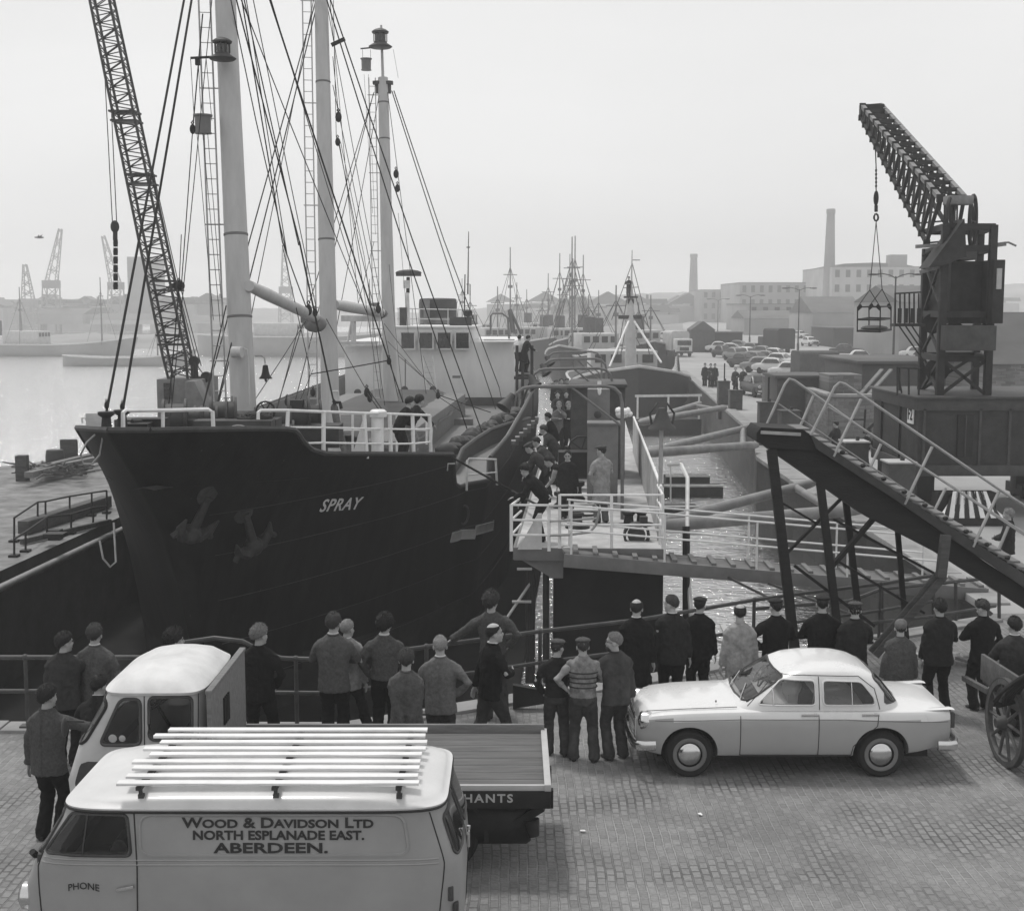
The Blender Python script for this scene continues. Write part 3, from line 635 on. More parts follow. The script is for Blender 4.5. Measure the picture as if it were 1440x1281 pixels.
# rigging -----------------------------------------------------------------------------------------------
CAB = [((283, -130, 30), (150, 578, 23.2), .03), ((291, -130, 30), (172, 580, 23.6), .03),
       ((285, 20, 29.6), (271, 182, 29.6), .018), ((271, 182, 29.6), (255, 402, 29), .014), ((252, 402, 29), (236, 585, 28), .018),
       ((268, 83, 29.6), (273, 166, 29.6), .009), ((279, 90, 29.6), (283, 166, 29.6), .009), ((290, 84, 29.6), (298, 170, 29.6), .009), ((277, 187, 29.6), (300, 450, 29.6), .009), ((285, 187, 29.6), (310, 460, 29.6), .009), ((292, 187, 29.6), (311, 420, 29.6), .009),
       ((322, -40, 30), (421, 340, 35), .022), ((421, 340, 35), (471, 574, 36), .03), ((330, -60, 30), (397, 340, 34), .02), ((397, 340, 34), (432, 436, 37), .02), ((397, 345, 34), (436, 520, 36), .014), ((436, 520, 36), (431, 580, 36), .014),
       ((334, 45, 30), (360, 170, 31), .016), ((360, 170, 31), (404, 360, 33), .016), ((360, 75, 31), (420, 345, 35), .018), ((354, 37, 30.5), (479, 350, 38), .016), ((479, 350, 38), (516, 440, 40), .016),
       ((360, -60, 31), (494, 350, 37), .028), ((494, 350, 37), (547, 508, 38), .028), ((547, 508, 38), (567, 566, 38), .022), ((438, 526, 36), (546, 507, 38), .02),
       ((436, 30, 40), (283, 580, 33), .022), ((440, 30, 40), (304, 580, 33), .022), ((469, 30, 40), (566, 340, 44), .026), ((566, 340, 44), (662, 618, 48), .026), ((475, 30, 40), (581, 340, 44), .026), ((581, 340, 44), (692, 646, 47), .026),
       ((526, 130, 52), (387, 580, 42), .02), ((525, 132, 52), (413, 572, 43), .02),
       ((551, 128, 52), (619, 340, 56), .026), ((619, 340, 56), (697, 575, 60), .026), ((554, 128, 52), (625, 340, 56), .026), ((625, 340, 56), (702, 545, 58), .026), ((702, 545, 58), (714, 605, 57), .02),
       ((468, 80, 40), (476, 160, 40), .014), ((470, 60, 40), (473, 200, 40), .012), ((476, 200, 40), (506, 350, 44), .016), ((477, 200, 40), (502, 345, 43), .012), ((479, 200, 40), (512, 360, 44), .012), ((506, 350, 44), (528, 440, 48), .016), ((502, 345, 43), (535, 560, 46), .012), ((512, 360, 44), (541, 570, 46), .012), ((526, 340, 46), (503, 430, 46), .012),
       ((360, 560, 32), (430, 452, 38), .014), ((338, 560, 30), (314, 560, 30), .012), ((387, 585, 34), (420, 460, 38), .016), ((415, 580, 38), (440, 520, 39), .012), ((454, 440, 40), (516, 550, 37), .014), ((516, 552, 37), (532, 575, 36), .02), ((521, 552, 37), (536, 574, 36), .02),
       ((545, 480, 52), (600, 535, 46), .012), ((540, 455, 52), (615, 555, 48), .014), ((615, 555, 48), (690, 580, 50), .02), ((617, 558, 48), (650, 580, 48), .016), ((560, 500, 52), (612, 545, 50), .014),
       ((595, 500, 62), (612, 545, 56), .012), ((553, 70, 52), (560, 110, 52), .008), ((510, 70, 52), (510, 85, 52), .01), ((521, 70, 52), (521, 85, 52), .01), ((512, 105, 52), (524, 300, 52), .008), ((518, 105, 52), (528, 330, 52), .008), ((326, 480, 29.8), (300, 590, 29), .018), ((318, 430, 29.8), (285, 575, 28.5), .018), ((630, 640, 33), (720, 690, 34), .035), ((720, 690, 34), (760, 712, 30), .035),
       ((340, -40, 30), (404, 360, 33), .014), ((350, -30, 30.5), (446, 440, 36.5), .014), ((372, -30, 31), (512, 430, 40), .014), ((455, -20, 40), (540, 445, 50), .014), ((462, -20, 40), (505, 440, 47), .012), ((445, -20, 40), (330, 560, 31), .014), ((545, 130, 52), (600, 560, 57), .016), ((533, 135, 52), (455, 560, 46), .016), ((300, -20, 30), (240, 585, 27), .012), ((468, 120, 40), (560, 560, 45), .014), ((560, 300, 53), (575, 480, 58), .01), ((545, 350, 53), (566, 560, 46), .01)]
for (a, b, r) in CAB:
    if a[1] < 80 and a[2] < 45 and a[1] > 10 and not (260 < a[0] < 300): k_ = (a[1] + 40) / (b[1] - a[1]); a = (a[0] - (b[0] - a[0]) * k_, -40, a[2] - (b[2] - a[2]) * k_)
    m = MB(); A, B = P(*a), P(*b); mid = (A + B) / 2 - Vector((0, 0, (A - B).length * .003)); m.path([A, A.lerp(mid, .5), mid, mid.lerp(B, .5), B], r * .85, n=5)
    m.build('rigging_line', ROPE, ship, world=True)
for (px, py, D, s) in ((271, 182, 29.6, .14), (252, 402, 29, .13), (476, 165, 40, .2), (475, 200, 40, .16), (434, 436, 37, .2), (443, 440, 35.5, .14), (470, 575, 36, .2), (516, 552, 37, .17), (520, 560, 37, .15), (547, 508, 38, .14), (557, 245, 52.5, .22), (559, 265, 52.5, .2), (616, 556, 48, .17), (440, 552, 38, .15), (404, 565, 37, .16), (532, 435, 48, .2), (714, 605, 57, .2), (150, 570, 23.2, .09), (172, 572, 23.6, .09)):
    m = MB(); c = P(px, py, D); m.ell(c, (s * .5, s * .35, s * .8), 10, 8); m.path([c + Vector((0, 0, s * .7)), c + Vector((s * .2, 0, s)), c + Vector((0, 0, s * 1.3)), c + Vector((-s * .2, 0, s))], s * .12, n=5, closed=True)
    m.build('pulley_block', BLK, ship, world=True)
m = MB(); m.path([P(470, 572, 36), P(473, 590, 35.5), P(480, 618, 35), P(486, 640, 34.5)], .1, r_list=[.1, .1, .11, .08]); m.path([P(468, 566, 36), P(478, 566, 36), P(480, 575, 36)], .05); m.build('rigging_screw', BLK, ship, world=True)
m = MB(); A, B = P(466, 64, 40), P(485, 55, 40); m.beam(A, B, .14, .1); m.build('yoke_bar', BLK, ship, world=True)
# ================================================================ FLOATING DOCK
DOCK_O = Vector((.085, 27, 0)); DRZ = -math.atan(.0587)
dock = thing('floating_dock', 'dark floating dock wall with pale deck, curved lamp arms and grey cabinets', 'dock', DOCK_O, DRZ)
WALLD = mat('dock_plating', .013, .75, .5, 1.2, bump=.15, spec=.08, fine=4)
m = MB(); m.box((1.92, 24, -1.35), (2.3, 47.6, 4.4)); m.build('dock_wall', WALLD, dock, bevel=.02)
m = MB(); m.box((1.53, 24, .9), (3.1, 48, .2)); m.build('deck_plate', DECK, dock, bevel=.015)
m = MB(); m.box((1.53, -.02, .87), (3.14, .07, .27)); m.box((-.03, 24, .87), (.07, 48, .27)); m.build('deck_fascia', MIDG, dock, bevel=.01)
m = MB(); m.prism([(.02, .78), (.98, .78), (.98, .35), (.75, .35)], .12, (0, .15, 0), (1, 0, 0), (0, 0, 1)); m.build('deck_bracket', MIDG, dock)
m = MB(); m.prism([(0, 0), (.5, 0), (.5, .75), (.42, .75)], .05, P(728, 772, 27.3), (1, 0, 0), (0, 0, 1)); m.build('edge_gusset', OFFW, dock, world=True)
m = MB(); m.box((-6.9, 21, -3.2), (13.6, 49, .75)); m.build('dock_pontoon', WALLD, dock)
# front guard rails
m = MB(); D = 27.0
for y in (710, 731, 752): m.path([P(733, y - 10 - (y - 710) * .12, 28.6), P(719, y, D), P(771, y + .5, D)], .026)
for x in (719, 772): m.tube(P(x, 775, D), P(x, 709, D), .035)
m.build('guard_rail', WHITE, dock, world=True)
m = MB()
for y in (696, 717, 738): m.path([P(787, y, D), P(932, y, D)], .023)
for x in (787, 860, 932): m.tube(P(x, 771, D), P(x, 695, D), .032)
for y in (696, 717, 738): m.path([P(932, y, D), P(925, y - 14, 28.3)], .028)
m.build('guard_rail', WHITE, dock, world=True)
m = MB(); m.path([P(772, 712, 26.9), P(800, 711, 26.9), P(835, 709, 26.9), P(843, 716, 26.9), P(838, 738, 26.9), P(830, 748, 26.9), P(800, 752, 26.9), P(773, 753, 26.9)], .028); m.path([P(773, 733, 26.9), P(840, 729, 26.9)], .025); m.build('gate_loop', GALV, dock, world=True)
# wire-mesh side screen
m = MB(); m.box((3.02, 9.4, 1.6), (.03, 17.6, 1.18)); scr = m.build('side_screen', DECK, dock)
m = MB(); m.tube((3.03, .6, 2.2), (3.03, 18.2, 2.2), .035)
for k in range(9): m.tube((3.05, .6 + k * 2.2, 1), (3.05, .6 + k * 2.2, 2.2), .03, n=6)
m.build('screen_frame', WHITE, scr)
# curved lamp arms
for k, (xl, xr, yt, D, yb) in enumerate(((724, 875, 544, 31, 730), (749, 861, 519, 39, 650), (765, 853, 505.5, 46.5, 600), (771, 846, 495.5, 54, 580))):
    m = MB(); s = 31 / D
    m.path([P(xl, yt + 20 * s, D), P(xl + 3 * s, yt + 9 * s, D), P(xl + 12 * s, yt + 2 * s, D), P(xl + 25 * s, yt, D), P(xr - 25 * s, yt - 1, D), P(xr - 11 * s, yt + 2 * s, D), P(xr - 3 * s, yt + 10 * s, D), P(xr, yt + 24 * s, D), P(xr, yb, D)], .042, n=8)
    m.tube(P(xl + .52 * (xr - xl), yt, D), P(xr - 1, yt + 55 * s, D), .028); arm = m.build('lamp_arm', MIDG, dock, world=True)
    m = MB(); c = P(xl, yt + 12 * s, D); hd = Vector((-.72, -.45, -.25)).normalized()
    m.lathe([(0, -.05), (.07, -.05), (.09, .08), (.17, .3), (.2, .36), (.19, .37), (.08, .2)], c + Vector((-.08, 0, -.02)), (Vector((.5, -.3, -.8)) if k else Vector((-.35, -.25, -.5))), 14)
    m.tube(c, c + Vector((-.1, 0, -.02)), .04); m.build('floodlight', DKG, arm, world=True)
# control cabinets and the dark house
m = MB(); c = P(847.5, 700, 33.4); m.box((c.x, 33.2, 2.0), (.76, .7, 2.05), rz=DRZ); m.box((c.x + .02, 33.2, 3.05), (.84, .8, .06), rz=DRZ); m.build('control_cabinet', MIDG, dock, world=True, bevel=.015)
m = MB(); c = P(840.5, 580, 35); m.box((c.x, 34.6, 2.35), (.58, .55, 2.95), rz=DRZ); cab2 = m.build('control_cabinet', MIDG, dock, world=True, bevel=.015)
m = MB(); m.lathe([(0, 0), (.1, 0), (.1, .03), (.07, .05), (0, .05)], P(840.5, 583, 34.25), (0, -1, 0), 16); m.build('dial', DKG, cab2, world=True)
m = MB(); a = P(842, 545, 33.8); m.ell(P(843, 550, 34.4), (.07, .07, .14), 12, 8); m.tube(P(843, 536, 34.4), P(843, 544, 34.4), .05); m.build('lamp_globe', WHITE, dock, world=True)
m = MB(); a, b = P(806, 541, 38), P(882, 541, 38); m.box(((a.x + b.x) / 2, 39.0, 2.35), (b.x - a.x, 2.4, 2.7), rz=DRZ); m.box(((a.x + b.x) / 2, 38.9, 3.72), (b.x - a.x + .1, 2.7, .1), rz=DRZ); m.build('dark_deckhouse', DKG, dock, world=True, bevel=.02)
m = MB(); rng = random.Random(4)
for k in range(12): m.ell(P(869 + k * 1.4, 580 + rng.uniform(-4, 3), 34), (rng.uniform(.07, .13), .16, rng.uniform(.06, .13)), 9, 6)
m.build('white_bundle', WHITE, dock, world=True)
for (px, py, D, r, h) in ((812, 690, 32.5, .16, .5), (804, 640, 36, .2, .6), (818, 655, 35, .22, .4), (788, 700, 31, .14, .4)):
    m = MB(); c = G(px, py + 14, 1.0); m.lathe([(r * 1.3, 0), (r * 1.2, .08), (r * .7, .14), (r * .65, h * .7), (r * 1.15, h * .8), (r * 1.15, h), (0, h)], c, n=14); m.build('capstan', BLK, dock, world=True)
m = MB(); c = P(818, 632, 37); rg = [c + Vector((.38 * math.cos(k * .628), 0, .38 * math.sin(k * .628))) for k in range(10)]; m.path(rg, .03, n=5, closed=True)
for k in range(0, 10, 2): m.tube(c, rg[k], .02, n=5)
m.build('valve_wheel', BLK, dock, world=True)
m = MB(); m.box(P(808, 652, 36), (.9, .6, .7)); m.build('winch_box', BLK, dock, world=True, bevel=.03)
for (px, py) in ((884, 740), (902, 738), (812, 742)):
    m = MB(); m.lathe([(.28, 0), (.28, .04), (.12, .06), (.1, .24), (.16, .3), (.14, .34), (0, .34)], G(px, py, 1.0), n=14); m.build('mooring_bitt', BLK, dock, world=True)
m = MB(); c = P(895, 752, 28.2)
for k in range(3): m.path([c + Vector((.26 * math.cos(j * .4), -.1 + .07 * k, .26 * math.sin(j * .4))) for j in range(16)], .03, n=5, closed=True)
m.lathe([(0, -.08), (.19, -.08), (.19, .1), (0, .1)], c, (0, 1, 0), 16); m.box(c + Vector((.15, 0, .3)), (.16, .16, .2)); m.build('hose_reel', STEEL, dock, world=True)
m = MB(); c = G(825, 722, 1.03); m.path([c + Vector((.3 * math.cos(j * .42), .4 * math.sin(j * .42), .02 * j / 15)) for j in range(14)], .03, n=5); m.build('hose', BLK, dock, world=True)
for k, x in enumerate((742, 748, 768)):
    m = MB(); m.tube(P(x, 800, 27.6), P(x, 960, 27.6), .07 if k else .05, n=8); m.build('fender_pile', BLK, dock, world=True)
m = MB(); m.tube(P(720, 846, 27.3), P(747, 846, 27.3), .03); m.tube(P(727, 800, 27.3), P(748, 800, 27.3), .03); m.tube(P(712, 870, 27.2), P(747, 818, 27.6), .03); m.build('ladder_stub', GALV, dock, world=True)
# floodlight on the near post
m = MB(); m.tube(P(927, 760, 28), P(930, 604, 28), .045); lp = m.build('lamp_post', GALV, dock, world=True)
m = MB(); c = P(931, 588, 28); m.lathe([(.07, .22), (.1, .16), (.2, -.1), (.29, -.2), (.3, -.23), (.2, -.2)], c, n=16)
for s in (-1, 1): m.path([c + Vector((s * .22, 0, -.14)), c + Vector((s * .26, 0, .1)), c + Vector((s * .1, 0, .32))], .025)
m.build('floodlight', DKG, lp, world=True)
m = MB(); m.tube(P(965, 740, 29.5), P(965, 930, 29.5), .085, n=8); m.build('mooring_pile', BLK, dock, world=True)
m = MB(); m.path([P(938, 653, 33), P(958, 653, 33), P(967, 672, 32), P(966, 780, 30), P(972, 870, 29)], .05); m.tube(P(943, 653, 33), P(943, 705, 33), .02); m.build('white_stanchion', OFFW, dock, world=True)
# struts from the dock to the quay
TUBEM = mat('strut_tube', .2, .5, .3, 1.5, bump=.08)
for i, (ap, e1, e2) in enumerate(((P(903, 742, 34), P(1147, 678, 41.9), P(1215, 716, 36.3)), (P(900, 638, 44.5), P(1062, 599, 60), P(1064, 626, 53.5)), (P(897, 595, 58.7), P(985, 567, 75), P(1020, 573, 73)))):
    lab = ['nearest pair of pale tubular struts, passing behind the legs of the steep gangway', 'middle pair of pale tubular struts, ending just beyond the steep gangway head', 'farthest pair of tubular struts between dock and quay, nearest the moored trawler'][i]
    st = thing('dock_strut', lab, 'strut', ap, 0, 'struts holding the floating dock')
    for e, r in ((e1, .15), (e2, .17)):
        m = MB(); m.lathe([(.08, 0), (r, .8), (r, (e - ap).length - .5), (r * .7, (e - ap).length)], ap, e - ap, 14); m.build('strut_tube', TUBEM, st, world=True)
    a, b = ap.lerp(e1, .86), ap.lerp(e2, .86); m = MB(); m.tube(a, b, .12, n=10); m.build('cross_tube', TUBEM, st, world=True)
for k, (px, D, wd, ht) in enumerate(((1014.5, 80, .68, 1.45), (1031.5, 77, .72, 1.1), (1076, 57, .72, 1.85), (1106.5, 55, .78, 1.65), (1199, 42, .75, 1.7), (1262, 36, .72, 1.76))):
    c = G(px, 600, 0) if False else Vector(((px - 720) / 1850 * D, D * .99, 0))
    lab = ['farthest dark steel box column on the quay edge, near the men', 'low dark box column just in front of the farthest one', 'tall dark box column standing left of the steep gangway head', 'dark box column seen through the top of the gangway handrail', 'dark box column with a pale top beside the capped man', 'nearest dark box column with a pale top, by the crane portal'][k]
    bx = thing('box_column', lab, 'column', c, 0, 'steel box columns along the quay')
    m = MB(); m.box((0, 0, ht / 2 - .4), (wd, wd, ht + .8)); m.build('column_body', DKG, bx, bevel=.02)
    m = MB(); m.box((0, 0, ht + .02), (wd + .08, wd + .08, .05)); m.build('column_cap', PALE if k > 3 else STEEL, bx, bevel=.01)
    m = MB(); m.box((0, -wd / 2 - .02, ht * .45), (wd * .5, .05, .06)); m.box((.1, .0, ht + .1), (.1, .1, .14)); m.build('fitting', STEEL, bx)
    if k in (0, 2):
        m = MB(); m.tube((.05, 0, ht), (.05, 0, ht + 1.1), .04); m.build('marker_post', BLK, bx)
# pontoon floats in the basin
sr = thing('landing_stage', 'low dark landing stage with a thin white rail under the moored trawler bow', 'landing stage', (P(893, 575, 92).x, 92, WZ)); a, b = P(893, 557, 92), P(987, 556, 92)
m = MB(); m.box(((a.x + b.x) / 2, 92.6, -2.5), (b.x - a.x, 1.6, 1.2)); m.build('stage_body', BLK, sr, world=True, bevel=.03)
m = MB(); m.beam(a, b, .1, .16)
for k in range(3): c = a.lerp(b, .04 + .46 * k); m.beam(c, Vector((c.x, c.y, -1.9)), .12, .12)
m.build('white_rail', OFFW, sr, world=True)
for k, (x0, x1, y, D, lab) in enumerate(((938, 1000, 672, 65, 'farther low black float with a pale top edge in the basin'), (935, 1019, 686, 62, 'nearer long black float with a pale top edge in the basin'), (930, 985, 716, 55, 'short dark float tucked behind the pale side screen'))):
    fl = thing('pontoon_float', lab, 'float', (P(x0, y, D).x, D, WZ), 0, 'floats in the basin'); a, b = P(x0, y, D), P(x1, y, D); hh = a.z - WZ
    m = MB(); m.box(((b.x - a.x) / 2, .4, hh / 2), (b.x - a.x, 1.2, hh)); m.build('float_body', BLK, fl, bevel=.03)
    m = MB(); m.box(((b.x - a.x) / 2, -.2, hh + .04), (b.x - a.x + .04, .16, .08)); m.build('float_top', OFFW, fl, bevel=.01)
m = MB()
for x in (727, 735, 748): m.beam(P(x, 586, 60), P(x, 486 if x != 735 else 500, 60), .14, .14)
m.beam(P(727, 528, 60), P(748, 528, 60), .12, .12); m.box(P(738, 531, 60.6), (1.0, 1.2, .1)); m.beam(P(727, 586, 60), P(748, 530, 60), .08, .08); m.build('access_tower', BLK, dock, world=True)
# ================================================================ CLEATED RAMP
A, B = P(793, 779, 26.6), P(1388, 828, 27.5); ramp = thing('gangway_ramp', 'long low gangway with wooden cleats and white handrails from the dock to the quay', 'gangway', (A.x, A.y, 0))
ax = (B - A).normalized(); off = Vector((0, .95, .0)); L = (B - A).length
m = MB(); m.beam(A + off / 2 - Vector((0, 0, .03)), B + off / 2 - Vector((0, 0, .03)), .92, .05, up=(0, 0, 1)); m.build('plank_deck', WOOD, ramp, world=True)
for o_ in (Vector((0, 0, -.13)), off + Vector((0, 0, -.13))):
    m = MB(); m.beam(A + o_, B + o_, .06, .27, up=(0, 0, 1)); m.build('side_girder', MIDG, ramp, world=True, bevel=.008)
m = MB()
for k in range(23): c = A + ax * (.25 + k * .41); m.beam(c + Vector((0, .05, .03)), c + Vector((.02, .9, .03)), .1, .06, up=(0, 0, 1))
m.build('cleats', WOODX, ramp, world=True)
for o_, hs in ((Vector((0, 0, 0)), (1.0, .5)), (off, (.98, .5))):
    m = MB()
    for h in hs: m.path([A + o_ + ax * .1 + Vector((0, 0, h)), A + o_ + ax * (L * .88) + Vector((0, 0, h))], .022)
    for k in range(5): c = A + o_ + ax * (.15 + k * L * .215); m.tube(c - Vector((0, 0, .1)), c + Vector((0, 0, 1.0)), .022)
    m.build('handrail', WHITE, ramp, world=True)
m = MB(); m.tube(A + ax * 3.4 - Vector((0, 0, .2)), P(1100, 850, 26), .03); m.tube(A + ax * 4.2 - Vector((0, .3, .2)), P(1240, 880, 25.5), .03); m.build('guy_rod', STEEL, ramp, world=True)
# ================================================================ STEEP GANGWAY IN THE FOREGROUND
DN, DF = 21.9, 22.9
TIM = mat('dark_timber', .012, .7, .45, 1.6, bump=.2, stretch=(1, 6, 6)); TIM2 = mat('worn_grey_timber', .07, .75, .4, 1.8, bump=.3, stretch=(1, 8, 8))
gw = thing('steep_gangway', 'steep dark stepped gangway on trestle legs with grey handrails, above the crowd', 'gangway', G(1180, 928, 0))
def sk(pts, D): return [P(x, y, D) for x, y in pts]
def slab(mb, poly, D, th):
    a = sk(poly, D); b = [p + Vector((0, th, 0)) for p in a]; n = len(a)
    mb.add(a + b, [tuple(range(n)), tuple(range(n, 2 * n))[::-1]] + [(i, (i + 1) % n, n + (i + 1) % n, n + i) for i in range(n)])
m = MB(); slab(m, [(1140, 612), (1252, 686), (1470, 826), (1600, 910), (1600, 930), (1470, 846), (1345, 762), (1258, 702), (1148, 631)], DN, .1); m.build('side_channel', STEEL, gw, world=True)
m = MB(); slab(m, [(1079, 628), (1151, 633), (1258, 702), (1345, 763), (1470, 846), (1600, 930), (1590, 939), (1560, 937), (1470, 874), (1320, 779), (1219, 727), (1091, 638)], DN + .12, .8); m.build('under_girder', TIM, gw, world=True)
m = MB(); slab(m, [(1070, 601), (1129, 604), (1150, 618), (1151, 634), (1079, 630), (1064, 620), (1064, 609)], DN + .06, .95); m.build('head_platform', TIM, gw, world=True)
m = MB(); m.beam(P(1070, 608, DN), P(1126, 611, DN), .04, .05); m.build('platform_edge', GALV, gw, world=True)
m = MB(); a, b = P(1130, 606, DN + .1), P(1600, 902, DN + .1)
for k in range(36):
    c = a.lerp(b, k / 35); m.beam(c + Vector((0, 0, .02)), c + Vector((0, .85, .02)), .22, .035, up=(0, 0, 1))
m.build('treads', WOODX, gw, world=True)
m = MB(); slab(m, [(1075, 596), (1130, 600), (1600, 894), (1600, 922), (1120, 625)], DF, .1); m.build('side_channel', STEEL, gw, world=True)
def grail(top, mid, posts, D, endpost):
    mb = MB(); mb.path(sk(endpost + top, D), .024, n=7); mb.path(sk(mid, D), .015, n=6)
    for i, (a, b) in enumerate(posts): mb.beam(P(*a, D), P(*b, D), .058, .025)
    mb.build('handrail', GALV, gw, world=True)
grail([(1181, 538), (1188, 540), (1405, 688), (1600, 815)], [(1164, 572), (1195, 591), (1331, 680), (1600, 858)], [((1172, 642), (1211, 561)), ((1272, 709), (1311, 628)), ((1368, 769), (1405, 691))], DN, [(1140, 612), (1174, 544)])
grail([(1110, 533), (1117, 535), (1214, 604), (1329, 678), (1600, 853)], [(1095, 568), (1225, 656), (1315, 716), (1600, 894)], [((1125, 600), (1144, 556)), ((1221, 664), (1239, 624)), ((1311, 724), (1330, 686)), ((1402, 779), (1418, 740))], DF, [(1077, 600), (1104, 540)])
for (a, b, D, wd) in (((1085, 632), (1120, 935), 22.0, .16), ((1148, 634), (1183, 928), 22.1, .13), ((1189, 700), (1213, 915), 23.0, .11), ((1259, 705), (1275, 905), 22.9, .09)):
    m = MB(); m.beam(P(*a, D), P(*b, D), wd, wd * .8); m.build('leg', TIM, gw, world=True, bevel=.008)
m = MB(); m.beam(P(1330, 752, 21.7), P(1323, 812, 21.7), .15, .14); m.build('king_post', TIM2, gw, world=True, bevel=.01)
m = MB(); m.beam(P(1328, 810, 21.75), P(1231, 922, 21.95), .07, .12); m.beam(P(1322, 805, 21.85), P(1225, 917, 22.05), .07, .12); m.build('raking_strut', TIM2, gw, world=True, bevel=.008)
for (a, b, wd) in (((1252, 702), (1170, 796), .1), ((1184, 700), (1106, 778), .06), ((1098, 706), (1150, 737), .05), ((1117, 795), (1230, 880), .07), ((1180, 790), (1300, 862), .06), ((1172, 730), (1325, 812), .06)):
    m = MB(); m.beam(P(*a, 22.2), P(*b, 22.2), wd, wd * .7); m.build('brace', TIM, gw, world=True)
for k in range(9):
    m = MB(); t_ = .12 + k * .1; c = a = P(1150 + 290 * t_, 614 + 185 * t_, DN - .02); m.ell(c, (.05, .05, .04), 7, 5); m.build('lashing', BLK, gw, world=True)
# ================================================================ QUAYSIDE RAILINGS
RAILM = mat('rail_tube', .06, .5, .35, 4)
rl = thing('quay_railing', 'two-bar tubular railing along the quay edge behind the crowd, with one arched bay', 'railing', (-2.5, 18.1, 0))
pts = [Vector((-13, 18.2, 0)), Vector((-9.9, 18.2, 0)), Vector((-6.9, 18.2, 0))]
E = [(-5.2, 18.2), (-4.05, 18.15), (-2.5, 18.1), (-1.25, 18.78), (.43, 19.7), (2.03, 20.45), (4.1, 21.85), (5.3, 22.5), (6.6, 23.15), (7.8, 23.9)]
pts += [Vector((x, y, 0)) for x, y in E]
m = MB(); H = Vector((0, 0, 1.05))
arch = [Vector((-4.9, 18.18, 1.1)), Vector((-4.6, 18.17, 1.28)), Vector((-4.2, 18.16, 1.34)), Vector((-3.8, 18.14, 1.3)), Vector((-3.5, 18.13, 1.14)), Vector((-3.25, 18.12, 1.06)), Vector((-3.05, 18.12, 1.05))]
m.path([p + H for p in pts[:3]] + [Vector((-5.15, 18.2, 1.05))] + arch + [p + H for p in pts[5:]], .034, n=8); m.build('top_bar', RAILM, rl, world=True)
m = MB(); m.path([p + Vector((0, 0, .56)) for p in pts], .03, n=8); m.build('middle_bar', RAILM, rl, world=True)
for x, y in [(-13, 18.2), (-9.9, 18.2), (-6.9, 18.2), (-5.2, 18.2), (-3.05, 18.12), (-1.25, 18.78), (.43, 19.7), (2.03, 20.45), (4.1, 21.85), (6.6, 23.15), (7.8, 23.9)]:
    m = MB(); m.tube((x, y, 0), (x, y, 1.05), .03); m.box((x, y, .04), (.2, .14, .05)); m.ell((x, y, 1.05), (.05, .05, .05), 8, 6); m.ell((x, y, .56), (.045, .045, .045), 8, 6)
    m.build('post', RAILM, rl, world=True)
# second railing where the ramp lands
r2 = thing('quay_railing', 'dark tubular railing sloping up beside the foot of the cleated ramp', 'railing', G(1300, 880, 0))
m = MB(); a, b, c = P(1195, 845, 23.6), P(1240, 828, 24.3), P(1400, 812, 25.6); m.path([P(1062, 856, 22.6), a, b, c], .034)
m.path([P(1200, 878, 23.2), P(1300, 868, 24), P(1400, 852, 25.2)], .03)
for (x, y0, y1, D) in ((1240, 828, 880, 24.3), (1344, 818, 868, 25), (1405, 812, 880, 25.4)): m.tube(P(x, y1 + 20, D), P(x, y0, D), .035)
m.build('rail_tube', RAILM, r2, world=True)
# ================================================================ LEFT JETTY
jr = thing('jetty_railing', 'low dark iron railing along the dock side of the left jetty', 'railing', G(65, 755, -.1))
for nm, pp in (('low_rail', ((20, 758, 783), (36, 748, 776), (66, 727, 756), (100, 723, 751), (131, 714, 740), (150, 712, 736))), ('high_rail', ((20, 728, 762), (53, 706, 745), (64, 705, 742), (98, 698, 733), (129, 693, 726), (150, 690, 722)))):
    m = MB(); tops = []
    for (x, yt, yb) in pp: b = G(x, yb, -.1); d = b.y * _c + (6 - b.z) * _s; t_ = P(x, yt, d); tops.append(t_); m.tube(b, t_, .028); m.box(b + Vector((0, 0, .03)), (.22, .22, .06))
    m.path(tops, .026); m.build(nm, BLK, jr, world=True)
m = MB(); pl = [Vector((LX(-13.45, Y), Y, -.42)) for Y in (19, 30, 42, 60)]; m.path(pl, .09, n=10); pipe = m.build('edge_pipe', GALV, world=False); tag(pipe, 'pale pipe running along the top of the left jetty wall', 'pipe')
m = MB(); m.box(G(78, 752, .02), (.3, .3, .28)); m.box(G(78, 752, .18), (.5, .4, .1)); tag(m.build('bollard', BLK), 'small dark square bollard on the left jetty beside the railing', 'bollard')
for k, (x0, y0, x1, y1, z, lab) in enumerate(((33, 742, 150, 705, .1, 'long dark timber baulk lying along the jetty by the railing'), (30, 762, 155, 733, .0, 'thin dark kerb timber nearest the edge of the left jetty'))):
    a, b = G(x0, y0, z), G(x1, y1, z); m = MB(); m.beam(a, b, .34 if k == 0 else .12, .35 if k == 0 else .14); tag(m.build('timber_baulk', TIM2, bevel=.02), lab, 'timber')
hp = thing('timber_heap', 'untidy heap of brushwood and old planks at the river edge of the jetty', 'timber heap', G(75, 662, 0)); m = MB(); rng = random.Random(11)
for k in range(240):
    c = G(rng.uniform(36, 118), rng.uniform(654, 668), rng.uniform(-.05, .35)); d = Vector((rng.uniform(-1, 1), rng.uniform(-.6, .6), rng.uniform(-.15, .3))) * rng.uniform(.3, 1.0); m.beam(c, c + d, .05, .035)
m.build('brushwood', TIM2, hp, world=True)
for (x0, y0, x1, y1) in ((50, 663, 140, 645), (60, 658, 150, 636), (40, 668, 90, 655)):
    m = MB(); m.beam(G(x0, y0, .3), G(x1, y1, .3), .3, .2); m.build('plank', WOODX, hp, world=True)
m = MB(); c = G(78, 656, .1); m.lathe([(.3, 0), (.34, .25), (.34, .4), (.3, .62), (0, .62)], c, n=18); tag(m.build('barrel', DKG), 'dark barrel standing on the timber heap by the river', 'barrel')
